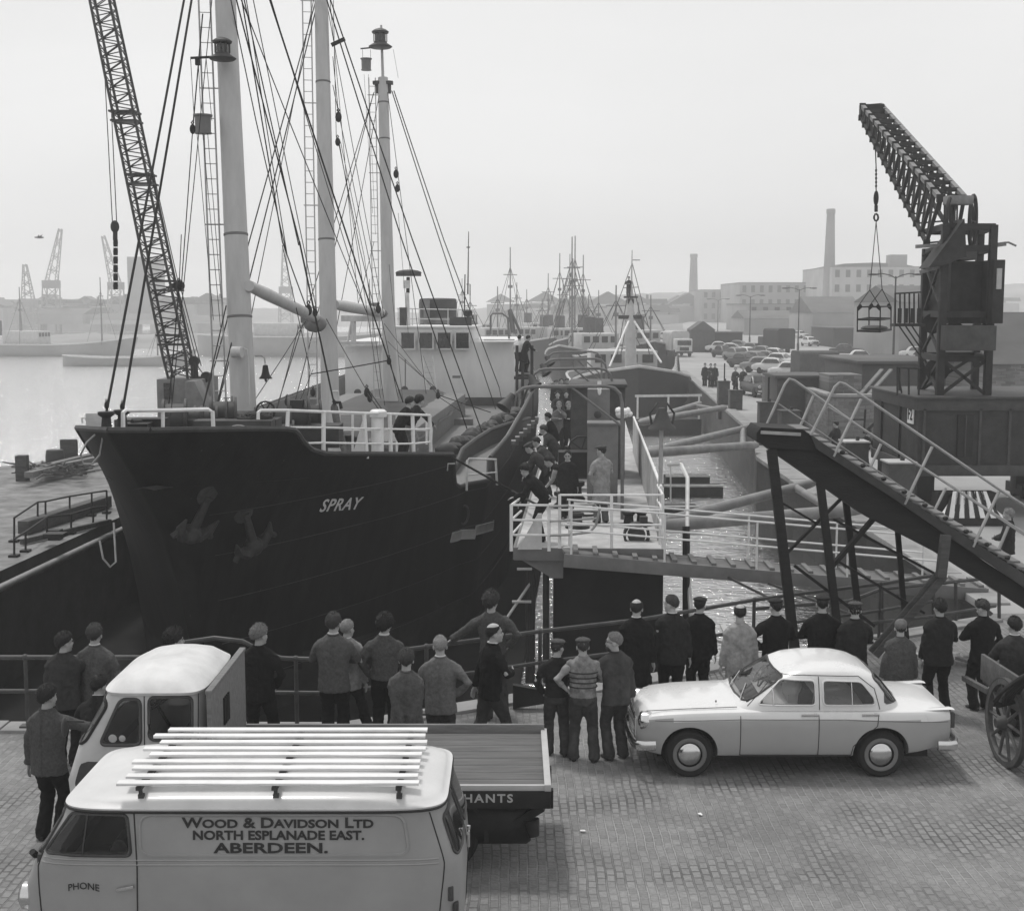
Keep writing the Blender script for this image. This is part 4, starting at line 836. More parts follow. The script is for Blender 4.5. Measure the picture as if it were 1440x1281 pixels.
m = MB(); c = G(98, 655, 0); m.box(c + Vector((0, 0, .45)), (.62, .2, 1.1)); tag(m.build('timber_post', TIM2, bevel=.02), 'broad upright timber post at the river edge of the jetty', 'post')
m = MB(); c = G(36, 672, 0); m.box(c + Vector((-.1, 0, .35)), (.4, .3, .9)); tag(m.build('timber_post', TIM2, bevel=.02), 'short dark post at the far left of the jetty', 'post')
# ================================================================ LEFT LATTICE CRANE
CR = mat('crane_paint', .035, .6, .3, 2); CRL = mat('crane_cab_paint', .16, .55, .3, 2, bump=.05)
D = 50
lc = thing('crawler_crane', 'crawler crane with a long dark lattice boom standing behind the ship', 'crane', Vector((P(262, 600, D).x, 49.5, -.1)))
m = MB(); a, b = P(232, 537, D), P(290, 537, D); m.box(((a.x + b.x) / 2 - .1, 50.8, 2.1), (1.75, 2.6, 2.3)); m.prism([(0, 0), (.75, 0), (.75, 1.0), (.35, 1.9), (0, 1.9)], 1.2, P(273, 605, D - .6), (1, 0, 0), (0, 0, 1)); cb = m.build('cab', CRL, lc, world=True, bevel=.03)
m = MB(); m.box(P(236, 550, D - .52), (.3, .04, .6)); m.build('cab_window', GLASS, cb, world=True)
m = MB()
for s in (-.8, .8):
    m.loft([[Vector((c.x + s + lc.location.x, c.y, c.z)) for c in [Vector((w_, 50.8 + 1.7 * math.cos(k * .524), .42 + .5 * math.sin(k * .524))) for k in range(12)]] for w_ in (-.28, .28)])
m.build('crawler_track', BLK, lc, world=True)
m = MB(); foot, top = P(262, 585, D), P(139, -20, D)
m.lattice(P(249, 500, D), top, .86, .72, 46, .055, .022, up=(0, 1, 0)); m.lattice(foot, P(249, 500, D), .5, .86, 8, .055, .022, up=(0, 1, 0)); m.build('boom', CR, lc, world=True)
for (px, py) in ((177, 165), (199, 253), (235, 402), (243, 478)):
    m = MB(); c = P(px, py, D); d = (top - foot).normalized()
    for s in (-.18, .18): m.box(c + d * s, (1.0, .95, .07))
    m.build('boom_joint', CR, lc, world=True)
m = MB()
for x0, y0, x1, y1, r in ((240, 402, 252, 402, .09), (268, 533, 290, 533, .1), (274, 510, 276, 535, .1)): m.tube(P(x0, y0, D), P(x1, y1, D), r)
for q in ((252, 402), (273, 508), (290, 530)): m.tube(P(*q, D) - Vector((0, .08, 0)), P(*q, D) + Vector((0, .08, 0)), .2, n=14)
m.build('gantry', BLK, lc, world=True)
for a, b in (((255, 330), (252, 400)), ((215, 240), (250, 395)), ((254, 405), (283, 515)), ((250, 405), (280, 520)), ((262, 492), (292, 535)), ((146, 80), (158, 312)), ((155, 120), (164, 312))):
    m = MB(); m.tube(P(*a, D), P(*b, D), .018, n=5); m.build('hoist_rope', ROPE, lc, world=True)
m = MB(); c = P(161.5, 319, D); m.ell(c, (.17, .12, .24), 12, 8); m.tube(P(162, 326, D), P(162, 338, D), .09)
for k in range(6):
    for s in (-1, 1): m.path([P(162.5 + s * 1.5 + .9 * math.cos(j * 1.05), 342 + k * 12 + 6 * math.sin(j * 1.05), D) for j in range(6)], .03, n=4, closed=True)
m.build('hook_block', BLK, lc, world=True)
# ================================================================ RIGHT QUAY CRANE
CB = mat('portal_panel', .042, .8, .35, 2.5, bump=.2); CI = mat('crane_ironwork', .028, .65, .45, 3, bump=.1); CI2 = mat('crane_weathered', .2, .6, .35, 4)
DX = 37.0
pc = thing('quay_crane', 'dark portal crane with a riveted lattice jib on a brown-panelled base', 'crane', Vector((12.6, 37.5, 0)))
fx0, fx1 = P(1292, 600, DX).x, 16.4; zt, zb = 3.35, 1.45
m = MB(); m.box(((fx0 + fx1) / 2, 39.2, (zt + zb) / 2), (fx1 - fx0, 4.6, zt - zb)); base = m.build('portal_house', CB, pc, world=True, bevel=.02)
m = MB(); m.box(((fx0 + fx1) / 2, 39.2, zt - .12), (fx1 - fx0 + .12, 4.72, .34)); m.box(((fx0 + fx1) / 2, 39.2, zt + .08), (fx1 - fx0 + .3, 4.9, .07)); m.box(((fx0 + fx1) / 2, 39.15, zb - .08), (fx1 - fx0 + .1, 4.7, .3)); m.build('cornice', DKG, base, world=True, bevel=.015)
m = MB(); a, b = P(1350, 584, DX - .2), P(1372, 644, DX - .2); m.box(((a.x + b.x) / 2, 36.86, (a.z + b.z) / 2), (b.x - a.x, .08, a.z - b.z)); dr = m.build('door', BLK, base, world=True)
m = MB(); m.box(((a.x + b.x) / 2, 36.82, (a.z + b.z) / 2), (.03, .06, a.z - b.z)); m.build('door_edge', DKG, dr, world=True)
for px in (1303, 1382, 1424):
    m = MB(); m.box((P(px, 620, DX - .2).x, 36.87, 2.3), (.07, .06, 1.65)); m.build('panel_post', DKG, base, world=True)
m = MB(); m.box((fx0 - .03, 38.6, 2.35), (.06, .12, 1.6)); m.box((fx0 - .03, 40.6, 2.35), (.06, .3, 1.6)); m.build('side_recess', BLK, base, world=True)
sc_ = Vector((fx0 - .04, 37.5, 2.9)); m = MB(); m.box(sc_, (.03, .55, .5)); sp = m.build('number_plate', WHITE, base, world=True)
vs_, fs_ = text_mesh('F2', .46, extrude=.004, offset=.01); m = MB(); m.add([sc_ + Vector((-.022 - v.z, -v.x, v.y)) for v in vs_], fs_); m.build('lettering', BLK, sp, world=True)
for s in (fx0 + .35, fx1 - .4):
    for y in (37.4, 41):
        m = MB(); m.box((s, y, .85), (.5, .5, 1.1)); m.box((s, y, .3), (.45, 1.4, .32))
        for k in (-.4, .4): m.tube((s - .12, y + k, .22), (s + .12, y + k, .22), .22, n=16)
        m.build('bogie', BLK, pc, world=True, bevel=.02)
# striped buffer cover
sx0, sx1, sz0, sz1 = P(1312, 705, 36).x, P(1424, 705, 36).x, .22, .92
def bar(t): return (sx0 + sx1) / 2 + (sx1 - sx0) / 2 * t
m = MB(); N = 15; rows_t, rows_b = [], []
prof = lambda t: sz0 + (sz1 - sz0) * min(1, (1 - abs(t)) * 2.6)
for k in range(N):
    m.cur = k % 2; t0, t1 = -1 + 2 * k / N, -1 + 2 * (k + 1) / N; sh = .12 * (-(t0 + t1) / 2)
    for (a0, a1) in ((0, .25), (.25, .5), (.5, .75), (.75, 1)):
        z = lambda t, a_: sz0 + (prof(t) - sz0) * a_; y = lambda a_: 35.6 + .3 * a_; x = lambda t, a_: bar(t) + sh * a_ * 3
        m.add([(x(t0, a0), y(a0), z(t0, a0)), (x(t1, a0), y(a0), z(t1, a0)), (x(t1, a1), y(a1), z(t1, a1)), (x(t0, a1), y(a1), z(t0, a1))], [(0, 1, 2, 3)])
m.cur = 0; m.box(((sx0 + sx1) / 2, 36.35, .5), ((sx1 - sx0) * .75, .5, .7)); m.box(((sx0 + sx1) / 2, 36, .12), (sx1 - sx0, .9, .2)); m.build('striped_buffer', [BLK, WHITE], pc, world=True)
# tower
PT = {'fl': (1323, 335, 556), 'fr': (1390, 318, 552), 'bl': (1297, 345, 545), 'br': (1372, 330, 545)}; DD = {'fl': 37.4, 'fr': 37.4, 'bl': 40, 'br': 40}
def tp(k, y): x, yt, yb = PT[k]; return P(x, y, DD[k])
def zc(k, z):  # a point of post k at height z
    x, yt, yb = PT[k]; lo = tp(k, 500); return Vector((lo.x, lo.y, z))
for k in PT:
    m = MB(); m.beam(zc(k, 3.4), zc(k, 8.25 if k != 'bl' else 7.7), .2, .2); m.build('tower_post', CI, pc, world=True, bevel=.01)
for z in (4.5, 5.75, 7.6, 8.2):
    for a, b in (('fl', 'fr'), ('bl', 'br'), ('fl', 'bl'), ('fr', 'br')):
        m = MB(); m.beam(zc(a, z), zc(b, z), .12, .18, up=(0, 0, 1)); m.build('tower_girder', CI, pc, world=True)
for (a, za, b, zb_) in (('fl', 3.45, 'fr', 4.5), ('fr', 3.45, 'fl', 4.5), ('fl', 3.45, 'bl', 4.5), ('bl', 3.45, 'fl', 4.5), ('bl', 4.6, 'fl', 5.8), ('fl', 5.8, 'bl', 7.2), ('bl', 3.45, 'br', 4.5), ('bl', 5.8, 'fl', 7.6), ('fl', 4.55, 'bl', 5.7)):
    m = MB(); m.beam(zc(a, za), zc(b, zb_), .07, .09); m.build('tower_brace', CI, pc, world=True)
m = MB(); a, b = P(1328, 458, 36.9), P(1398, 493, 36.9); m.box(((a.x + b.x) / 2, 37.3, (a.z + b.z) / 2), (b.x - a.x, .9, a.z - b.z)); m.build('ballast_box', CI2 if False else DKG, pc, world=True, bevel=.02)
m = MB(); a, b = P(1332, 368, 38), P(1394, 455, 38); m.box(((a.x + b.x) / 2, 39.0, (a.z + b.z) / 2), (b.x - a.x, 2.0, a.z - b.z)); mh = m.build('machine_house', CI, pc, world=True, bevel=.02)
m = MB(); a, b = P(1340, 347, 37.7), P(1373, 366, 37.7); m.box(((a.x + b.x) / 2, 38.6, (a.z + b.z) / 2), (b.x - a.x, 1.2, a.z - b.z)); m.build('motor_cover', MIDG, mh, world=True, bevel=.05)
m = MB(); a, b = P(1391, 366, 37.1), P(1407, 455, 37.1); m.box(((a.x + b.x) / 2, 37.8, (a.z + b.z) / 2), (b.x - a.x, 1.4, a.z - b.z)); cc = m.build('driver_cab', CI, pc, world=True, bevel=.02)
m = MB(); a, b = P(1396, 378, 37.05), P(1403, 407, 37.05); m.box(((a.x + b.x) / 2, 37.08, (a.z + b.z) / 2), (b.x - a.x, .05, a.z - b.z)); m.build('cab_window', PALE, cc, world=True)
m = MB(); rng = random.Random(2)
for k in range(10):
    c = P(rng.uniform(1306, 1388), rng.uniform(350, 500), rng.uniform(37.6, 39.4)); m.tube(c, c + Vector((rng.uniform(-.6, .6), .1, rng.uniform(-.5, .5))), .04, n=6)
m.build('gear_bars', CI, pc, world=True)
for (px, py, r) in ((1342, 470, .35), (1312, 455, .3), (1350, 425, .4), (1318, 520, .35)):
    m = MB(); m.tube(P(px, py, 38.6), P(px, py, 39.2), r, n=18); m.build('gear_wheel', CI, pc, world=True)
for (px, py, D, r) in ((1336, 315, 37.5, .75), (1368, 312, 38.4, .75)):
    m = MB(); c = P(px, py, D); ring_ = [c + Vector((.30 * r * math.cos(k * .262), .5 * r * math.cos(k * .262), r * math.sin(k * .262))) for k in range(24)]
    m.path(ring_, .06, n=6, closed=True)
    for k in range(0, 24, 4): m.tube(c, ring_[k], .03, n=4)
    m.build('sheave_wheel', CI, pc, world=True)
m = MB(); a, b = P(1322, 278, 38), P(1357, 290, 38); m.box(((a.x + b.x) / 2, 38.1, (a.z + b.z) / 2), (b.x - a.x, .5, a.z - b.z)); m.build('jib_head', CI2, pc, world=True, bevel=.02)
m = MB(); m.prism([(0, 0), (.95, 1.35), (1.05, 0.3), (.35, .05)], .9, P(1292, 378, 37.6), (1, 0, 0), (0, 0, 1)); m.build('counter_plate', CI, pc, world=True)
m = MB(); m.beam(P(1288, 347, 37.2), P(1322, 345, 37.2), .12, .1); m.beam(P(1400, 345, 37.2), P(1414, 343, 37.2), .12, .12); m.path([P(1410, 342, 37.2), P(1418, 341, 37.2), P(1429, 346, 37.2)], .03); m.beam(P(1294, 383, 37.2), P(1325, 374, 37.2), .12, .1); m.build('outrigger', CI2, pc, world=True)
# jib
J = {'UL': ((1213, 150, 46), (1322, 279, 38)), 'UR': ((1239, 148, 46.6), (1356, 277, 38.6)), 'LL': ((1211, 166, 46.2), (1303, 342, 38.2)), 'LR': ((1236, 166, 46.8), (1345, 338, 38.8))}
jq = {k: (P(*a), P(*b)) for k, (a, b) in J.items()}
jl = lambda k, t: jq[k][0].lerp(jq[k][1], t)
m = MB()
for k in ('UL', 'UR'): m.beam(jl(k, 0), jl(k, 1), .14, .12)
m.build('jib_top_chord', CI2, pc, world=True)
m = MB(); N = 15
for k in ('LL', 'LR'): m.beam(jl(k, 0), jl(k, 1), .1, .1)
for i in range(N + 1):
    t_ = i / N; m.beam(jl('UL', t_), jl('LL', t_), .1, .07); m.beam(jl('UR', t_), jl('LR', t_), .1, .07); m.beam(jl('UL', t_), jl('UR', t_), .09, .12); m.box(jl('UL', t_), (.2, .1, .22)); m.box(jl('LL', t_), (.18, .1, .2)); m.beam(jl('LL', t_), jl('LR', t_), .05, .05)
    if i < N:
        u = (i + 1) / N; m.beam(jl('UL', t_), jl('LL', u), .07, .05); m.beam(jl('UR', t_), jl('LR', u), .05, .04); m.beam(jl('UL', t_), jl('UR', u), .04, .05)
m.build('jib_lattice', CI, pc, world=True)
m = MB(); m.box(jl('UL', 0).lerp(jl('UR', 0), .5) - Vector((0, 0, .18)), (.8, .35, .42)); m.build('jib_nose', CI, pc, world=True)
m = MB(); m.path([jl('LL', .25), P(1232, 235, 44), P(1232, 268, 44)], .02); m.build('hoist_rope', ROPE, pc, world=True)
m = MB(); m.ell(P(1232, 279, 44), (.09, .09, .26), 10, 8); m.tube(P(1232, 289, 44), P(1232, 298, 44), .06); m.path([P(1232 + 3 * math.cos(k * .7), 306 + 5 * math.sin(k * .7), 44) for k in range(9)], .035, closed=True)
for k in range(5): m.ell(P(1232, 240 + k * 5.5, 44), (.04, .04, .06), 6, 4)
m.build('hook_block', BLK, pc, world=True)
# walkway cage
m = MB()
for k in range(6): x = 1259 + k * 6.6; m.tube(P(x, 455, 38), P(x, 413, 38), .025, n=5)
m.path([P(1258, 413, 38), P(1296, 411, 38)], .025)
for k in range(4): x = 1262 + k * 9; m.box((P(x, 442, 38).x, 38, P(x, 444, 38).z), (.11, .03, .42))
m.beam(P(1255, 457, 38), P(1298, 457, 38), .5, .08, up=(0, 0, 1))
for k in range(3): m.beam(P(1264 + k * 9, 458, 38), P(1299, 508 - k * 12, 38), .04, .04)
m.build('walkway', CI, pc, world=True)
m = MB()
for (x, y0, y1, D) in ((1262, 516, 556, 37.6), (1278, 518, 556, 37.6), (1292, 520, 556, 37.6), (1265, 516, 556, 39.5)): m.tube(P(x, y1, D), P(x, y0, D), .03)
m.path([P(1262, 517, 37.6), P(1296, 519, 37.6)], .025); m.tube(P(1262, 517, 37.6), P(1268, 553, 37.6), .025); m.build('platform_rail', CI, pc, world=True)
# the loading cradle it carries
cr = thing('loading_cradle', 'open wire cradle with dark corner plates hanging from the quay crane hook', 'cradle', P(1229, 470, 42))
DC = 42; m = MB(); fr = [(1205, 0), (1238, 0)]; k0 = [P(1205.5, 467, DC), P(1237.5, 468, DC), P(1253, 465, DC + 1.0), P(1222, 463, DC + 1.0)]; k1 = [P(1206, 432, DC), P(1238, 432, DC), P(1253, 431, DC + 1.0), P(1222, 431, DC + 1.0)]
for a, b in zip(k0, k1): m.tube(a, b, .022, n=5)
for i in range(4): m.tube(k1[i], k1[(i + 1) % 4], .02, n=5); a, b = k0[i].lerp(k1[i], .5), k0[(i + 1) % 4].lerp(k1[(i + 1) % 4], .5); m.tube(a, b, .03, n=5)
m.build('cradle_frame', BLK, cr, world=True)
m = MB(); m.add(k0 + [p + Vector((0, 0, .06)) for p in k0], [(0, 1, 2, 3), (4, 5, 6, 7), (0, 1, 5, 4), (1, 2, 6, 5), (2, 3, 7, 6), (3, 0, 4, 7)]); m.ell((k0[0] + k0[2]) / 2 + Vector((0, 0, .1)), (.45, .35, .1), 12, 6); m.build('cradle_floor', STEEL, cr, world=True)
for i in range(4):
    m = MB(); c = k1[i]; s = 1 if i in (0, 3) else -1; m.prism([(0, -.14), (0, .02), (s * .1, .1), (s * .16, .0)][::s], .02, c, (1, 0, 0), (0, 0, 1)); m.build('corner_plate', BLK, cr, world=True)
ta, tb = P(1223, 408, DC + .3), P(1240.5, 407, DC + .7); hk = P(1232, 312, 43.4)
for a, b in ((k1[0], ta), (k1[1], ta), (k1[3], tb), (k1[2], tb), (ta, hk), (tb, hk)):
    m = MB(); m.tube(a, b, .014, n=5); m.build('sling', ROPE, cr, world=True)
# ================================================================ VEHICLES
class Shell:
    """body made of stacked plan outlines: (z, x_front, x_back, half_width, squareness)"""
    def __init__(s, lv): s.lv = lv
    def at(s, z):
        lv = s.lv
        if z <= lv[0][0]: return lv[0][1:]
        for a, b in zip(lv, lv[1:]):
            if z <= b[0]:
                t = (z - a[0]) / (b[0] - a[0]); return tuple(a[i] + (b[i] - a[i]) * t for i in range(1, 5))
        return lv[-1][1:]
    def y(s, x, z):
        x0, x1, hw, n = s.at(z); k = min(1, abs((x - (x0 + x1) / 2) / ((x1 - x0) / 2))); return hw * max(0, 1 - k ** n) ** (1 / n)
    def x(s, y, z, end):
        x0, x1, hw, n = s.at(z); k = min(1, abs(y / hw)); return (x0 + x1) / 2 + end * (x1 - x0) / 2 * max(0, 1 - k ** n) ** (1 / n)
    def mesh(s, mb, N=72, sub=3):
        rings = []
        for a, b in zip(s.lv, s.lv[1:]):
            for k in range(sub): z = a[0] + (b[0] - a[0]) * k / sub; rings.append(ring_pts(z, *s.at(z), N=N))
        z = s.lv[-1][0]; rings.append(ring_pts(z, *s.lv[-1][1:], N=N)); mb.loft(rings); return mb
    def side(s, sd, off): return lambda u, z: Vector((u, sd * (s.y(u, z) + off), z))
    def end(s, e, off): return lambda u, z: Vector((s.x(u, z, e) + e * off, u, z))
def rpoly(pts, r, k=4):
    out = []; n = len(pts)
    for i in range(n):
        p = Vector(pts[i]); a = (Vector(pts[i - 1]) - p); b = (Vector(pts[(i + 1) % n]) - p); ra = min(r, a.length * .45, b.length * .45)
        A, B = p + a.normalized() * ra, p + b.normalized() * ra
        for j in range(k + 1): t = j / k; out.append(((1 - t) ** 2 * A + 2 * t * (1 - t) * p + t * t * B))
    return out
def pane(mb, fn, pts, r=.05, nz=10, nx=10):
    poly = rpoly([(a, b) for a, b in pts], r); zs = [p[1] for p in poly]; z0, z1 = min(zs) + 1e-4, max(zs) - 1e-4; rows = []
    for i in range(nz + 1):
        z = z0 + (z1 - z0) * i / nz; xs = []
        for p, q in zip(poly, poly[1:] + poly[:1]):
            if (p[1] - z) * (q[1] - z) <= 0 and abs(p[1] - q[1]) > 1e-9: xs.append(p[0] + (q[0] - p[0]) * (z - p[1]) / (q[1] - p[1]))
        if not xs: continue
        rows.append([fn(min(xs) + (max(xs) - min(xs)) * j / nx, z) for j in range(nx + 1)])
    mb.grid(rows); return poly
def trim(mb, fn, poly, r, n=5):
    dense = []
    for p, q in zip(poly, poly[1:] + poly[:1]):
        for j in range(3): t = j / 3; dense.append(fn(p[0] + (q[0] - p[0]) * t, p[1] + (q[1] - p[1]) * t))
    mb.path(dense, r, n=n, closed=True)
def seam(mb, fn, pts, r, k=12):
    P_ = []
    for p, q in zip(pts, pts[1:]):
        for j in range(k): t = j / k; P_.append(fn(p[0] + (q[0] - p[0]) * t, p[1] + (q[1] - p[1]) * t))
    P_.append(fn(*pts[-1])); mb.path(P_, r, n=5)
def cut(o, cutters):
    """subtract closed cutter builders from a built part, then bake the result into its mesh"""
    tmp = []
    for c in cutters:
        c_ = c.build('cutter', BLK, smooth=False); c_.location = (0, 0, 0); tmp.append(c_)
        md = o.modifiers.new('b', 'BOOLEAN'); md.operation = 'DIFFERENCE'; md.object = c_; md.solver = 'EXACT'
    par = o.parent; o.parent = None
    dg = bpy.context.evaluated_depsgraph_get(); dg.update(); me = bpy.data.meshes.new_from_object(o.evaluated_get(dg)); o.modifiers.clear(); me.materials.clear(); old = o.data
    for m_ in old.materials: me.materials.append(m_)
    o.data = me; o.parent = par; me.shade_smooth(); me.set_sharp_from_angle(angle=R(32))
    for c_ in tmp: bpy.data.objects.remove(c_)
def wheel(par, x, y, z, r, wd, hub_r, m_hub=None, sd=-1):
    mb = MB(); mb.lathe([(r * .55, -wd / 2), (r * .9, -wd / 2), (r * .98, -wd * .36), (r, -wd * .2), (r, wd * .2), (r * .98, wd * .36), (r * .9, wd / 2), (r * .55, wd / 2)], (x, y, z), (0, sd, 0), 40); w_ = mb.build('wheel', RUBBER, par)
    mb = MB(); mb.lathe([(hub_r * 1.42, wd * .44), (hub_r * 1.38, wd * .56), (hub_r * 1.2, wd * .58), (hub_r * 1.05, wd * .50), (hub_r * .98, wd * .50)], (x, y, z), (0, sd, 0), 40); mb.build('rim', MIDG if m_hub is None else DKG, w_)
    mb = MB(); mb.lathe([(hub_r, wd * .40), (hub_r * .95, wd * .5), (hub_r * .7, wd * .62), (hub_r * .3, wd * .70), (0, wd * .72)], (x, y, z), (0, sd, 0), 36); mb.build('hub_cap', m_hub or CHROME, w_)
    return w_
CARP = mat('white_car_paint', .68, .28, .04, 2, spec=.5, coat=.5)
CARG = mat('shaded_car_paint', .34, .3, .05, 2, spec=.5, coat=.4)  # two-tone lower body; the upright faces' shade is put into this grey too
VANP = mat('shaded_van_side', .29, .4, .10, 1.5, spec=.4, coat=.15, bump=.02)  # sides darkened in the colour, for light falling mostly on the roof
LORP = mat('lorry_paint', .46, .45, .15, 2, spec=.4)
SEAMM = mat('panel_gap', .03, .8, .1, 5)
# ---------------------------------------------------------------- the saloon car
car = thing('saloon_car', 'pale four-door saloon parked broadside on the setts behind the crowd', 'car', (3.63, 17.0, 0))
LOW = [(-2.02, .50, .40, .66, .70), (-1.97, .60, .34, .74, .80), (-1.88, .67, .28, .80, .865), (-1.7, .725, .25, .845, .905), (-1.4, .755, .25, .875, .935), (-1.0, .765, .25, .895, .965), (-.7, .77, .25, .905, .985), (-.3, .775, .25, .91, .97), (.5, .775, .25, .91, .97), (1.0, .77, .25, .905, .975), (1.3, .76, .26, .90, .985), (1.6, .74, .30, .895, .955), (1.85, .70, .36, .885, .915), (1.98, .655, .42, .87, .87), (2.03, .56, .48, .78, .78)]
rings = []
lowi = lambda x, i: interp([(r_[0], r_[i]) for r_ in LOW], x)
xs_ = [-2.02 + .05 * k for k in range(82)]
for x in xs_:
    hw, zb, zs, zc = (lowi(x, i) for i in (1, 2, 3, 4)); half = []
    for (a, b) in ((0, 0), (.82, 0), (.93, .06), (.975, .2), (.995, .42), (1, .62), (.995, .74), (.985, .80), (.975, .9), (.94, .97), (.88, 1.0)): half.append((hw * a, zb + (zs - zb) * b))
    for (a, b) in ((.8, .2), (.62, .62), (.4, .88), (.2, .97), (0, 1)): half.append((hw * a * .98, zs + (zc - zs) * b))
    rings.append([Vector((x, -y, z)) for y, z in half] + [Vector((x, y, z)) for y, z in half[::-1][1:-1]])
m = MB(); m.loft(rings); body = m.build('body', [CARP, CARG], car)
cuts = []
for wx in (-1.36, 1.085):
    for sd in (-1, 1):
        c_ = MB(); c_.lathe([(0, 0), (.36, 0), (.36, .5), (0, .5)], (wx, sd * .36, .315), (0, sd, 0), 40); cuts.append(c_)
cut(body, cuts)
m = MB()
for wx in (-1.36, 1.085):
    for sd in (-1, 1): m.lathe([(.355, 0), (.355, .02), (.0, .02)], (wx, sd * .37, .315), (0, sd, 0), 24)
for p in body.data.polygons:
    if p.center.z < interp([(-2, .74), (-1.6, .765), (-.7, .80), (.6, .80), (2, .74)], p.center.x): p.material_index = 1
m.box((0, 0, .3), (3.5, 1.0, .2)); m.build('underbody', BLK, car)
for wx in (-1.36, 1.085):
    for sd in (-1, 1): wheel(car, wx, sd * .655, .305, .305, .17, .155, sd=sd)
GH = Shell([(.90, -.86, 1.42, .725, 5), (1.0, -.70, 1.33, .715, 5), (1.12, -.53, 1.25, .69, 5), (1.25, -.36, 1.15, .655, 5), (1.36, -.2, 1.03, .615, 4.6), (1.42, -.08, .93, .575, 4.2), (1.465, .08, .8, .49, 3.6), (1.495, .22, .66, .34, 3), (1.505, .34, .54, .16, 2.4)])
m = MB(); GH.mesh(m); roof = m.build('roof', CARP, body)
def yprism(pts, r, y0=-1.2, y1=1.2):
    c_ = MB(); po = rpoly(pts, r); c_.loft([[Vector((a, y, z)) for a, z in po] for y in (y0, y1)]); return c_
def xprism(pts, r, x0, x1):
    c_ = MB(); po = rpoly(pts, r); c_.loft([[Vector((x, a, z)) for a, z in po] for x in (x0, x1)]); return c_
def cavity(lv):
    c_ = MB(); Shell(lv).mesh(c_, N=40, sub=2); return c_
def seat(par, x0, x1, y0, y1, z0, z1, m_):
    c_ = MB(); c_.loft([[Vector((x0 + (x1 - x0) * .25 * b + a * .09, y, z0 + (z1 - z0) * b)) for a, b in ((-1, 0), (1, 0), (1, .85), (.4, 1), (-.4, 1), (-1, .85))] for y in (y0, y1)]); return c_.build('seat', m_, par, bevel=.02)
def steering(par, c, tilt):
    c_ = MB(); M_ = Matrix.Rotation(tilt, 3, 'Y'); q = [Vector(c) + M_ @ Vector((.2 * math.cos(k * .393), .2 * math.sin(k * .393), 0)) for k in range(16)]; c_.path(q, .013, closed=True)
    for k in (0, 5, 10): c_.tube(c, q[k], .01, n=5)
    c_.tube(c, Vector(c) + M_ @ Vector((0, 0, -.3)), .02); return c_.build('steering_wheel', BLK, par)
FWq = [(-.50, .985), (.235, .985), (.235, 1.32), (-.18, 1.32)]; RWq = [(.335, .985), (1.0, .985), (.99, 1.08), (.83, 1.3), (.335, 1.32)]
cut(roof, [cavity([(.86, -.75, 1.34, .66, 5), (1.0, -.65, 1.27, .665, 5), (1.12, -.48, 1.2, .64, 5), (1.25, -.31, 1.1, .60, 5), (1.36, -.14, .97, .555, 4.6), (1.43, .05, .8, .45, 4)]), yprism(FWq, .06), yprism(RWq, .06), xprism([(-.58, 1.0), (.58, 1.0), (.52, 1.36), (-.52, 1.36)], .09, -1.2, .2), xprism([(-.60, .99), (.60, .99), (.52, 1.34), (-.52, 1.34)], .1, .9, 1.8)])
SEATM = mat('seat_leather', .06, .6, .3, 6)
for y in (-.55, .08): seat(car, .12, .3, y, y + .48, .7, 1.16, SEATM)
seat(car, .95, 1.15, -.6, .6, .7, 1.14, SEATM); steering(car, (-.28, .33, 1.06), R(-62)); m = MB(); m.box((-.52, 0, .97), (.22, 1.2, .12)); m.build('dashboard', DKG, car, bevel=.03)
m = MB(); m.ell((.02, -.32, 1.10), (.13, .2, .16), 12, 8); m.ell((.0, -.32, 1.24), (.09, .085, .115), 12, 8); m.box((.03, -.32, .95), (.2, .34, .2)); soft_ = m.build('draped_coat', PALE, car)
sd_ = GH.side(-1, .006); sdi = GH.side(1, .006)
FW = [(-.50, .985), (.235, .985), (.235, 1.32), (-.18, 1.32)]; RW = [(.335, .985), (1.0, .985), (.99, 1.08), (.83, 1.3), (.335, 1.32)]
for fn in (sd_, sdi):
    for q in (FW, RW):
        m = MB(); po = pane(m, fn, q, .06); wn = m.build('window', CGLASS, body)
        m = MB(); trim(m, fn, po, .012); m.build('window_trim', CARP, wn)
m = MB(); seam(m, GH.side(-1, .012), [(-.30, .99), (-.30, 1.22)], .008); seam(m, GH.side(-1, .012), [(.70, .99), (.70, 1.3)], .006); m.build('quarter_light_bar', CHROME, body)
fe, be = GH.end(-1, .006), GH.end(1, .006)
m = MB(); po = pane(m, fe, [(-.60, 1.0), (.60, 1.0), (.54, 1.36), (-.54, 1.36)], .09, nx=16); ws = m.build('windscreen', CGLASS, body)
m = MB(); trim(m, fe, po, .016); m.build('screen_seal', DKG, ws)
m = MB(); po = pane(m, be, [(-.62, .99), (.62, .99), (.54, 1.34), (-.54, 1.34)], .1, nx=16); rwn = m.build('rear_window', CGLASS, body); m = MB(); trim(m, be, po, .016); m.build('screen_seal', DKG, rwn)
m = MB(); cn = GH.side(-1, .006); po = pane(m, cn, [(1.12, .98), (1.335, .98), (1.30, 1.04), (1.15, 1.26)], .04); m.build('rear_quarter_glass', GLASS, body)
lowf = lambda x, z: Vector((x, -(lowi(x, 1) * interp([(0, .93), (.2, .975), (.42, .995), (.62, 1), (.74, .995), (.9, .975), (1, .88)], (z - lowi(x, 2)) / (lowi(x, 3) - lowi(x, 2))) + .002), z))
m = MB()
for pts_ in ([(-.72, .30), (-.72, .88)], [(.275, .30), (.275, .90)], [(1.04, .89), (1.02, .7), (.86, .55), (.72, .42), (.70, .30)], [(-.72, .30), (.70, .30)]): seam(m, lowf, pts_, .005)
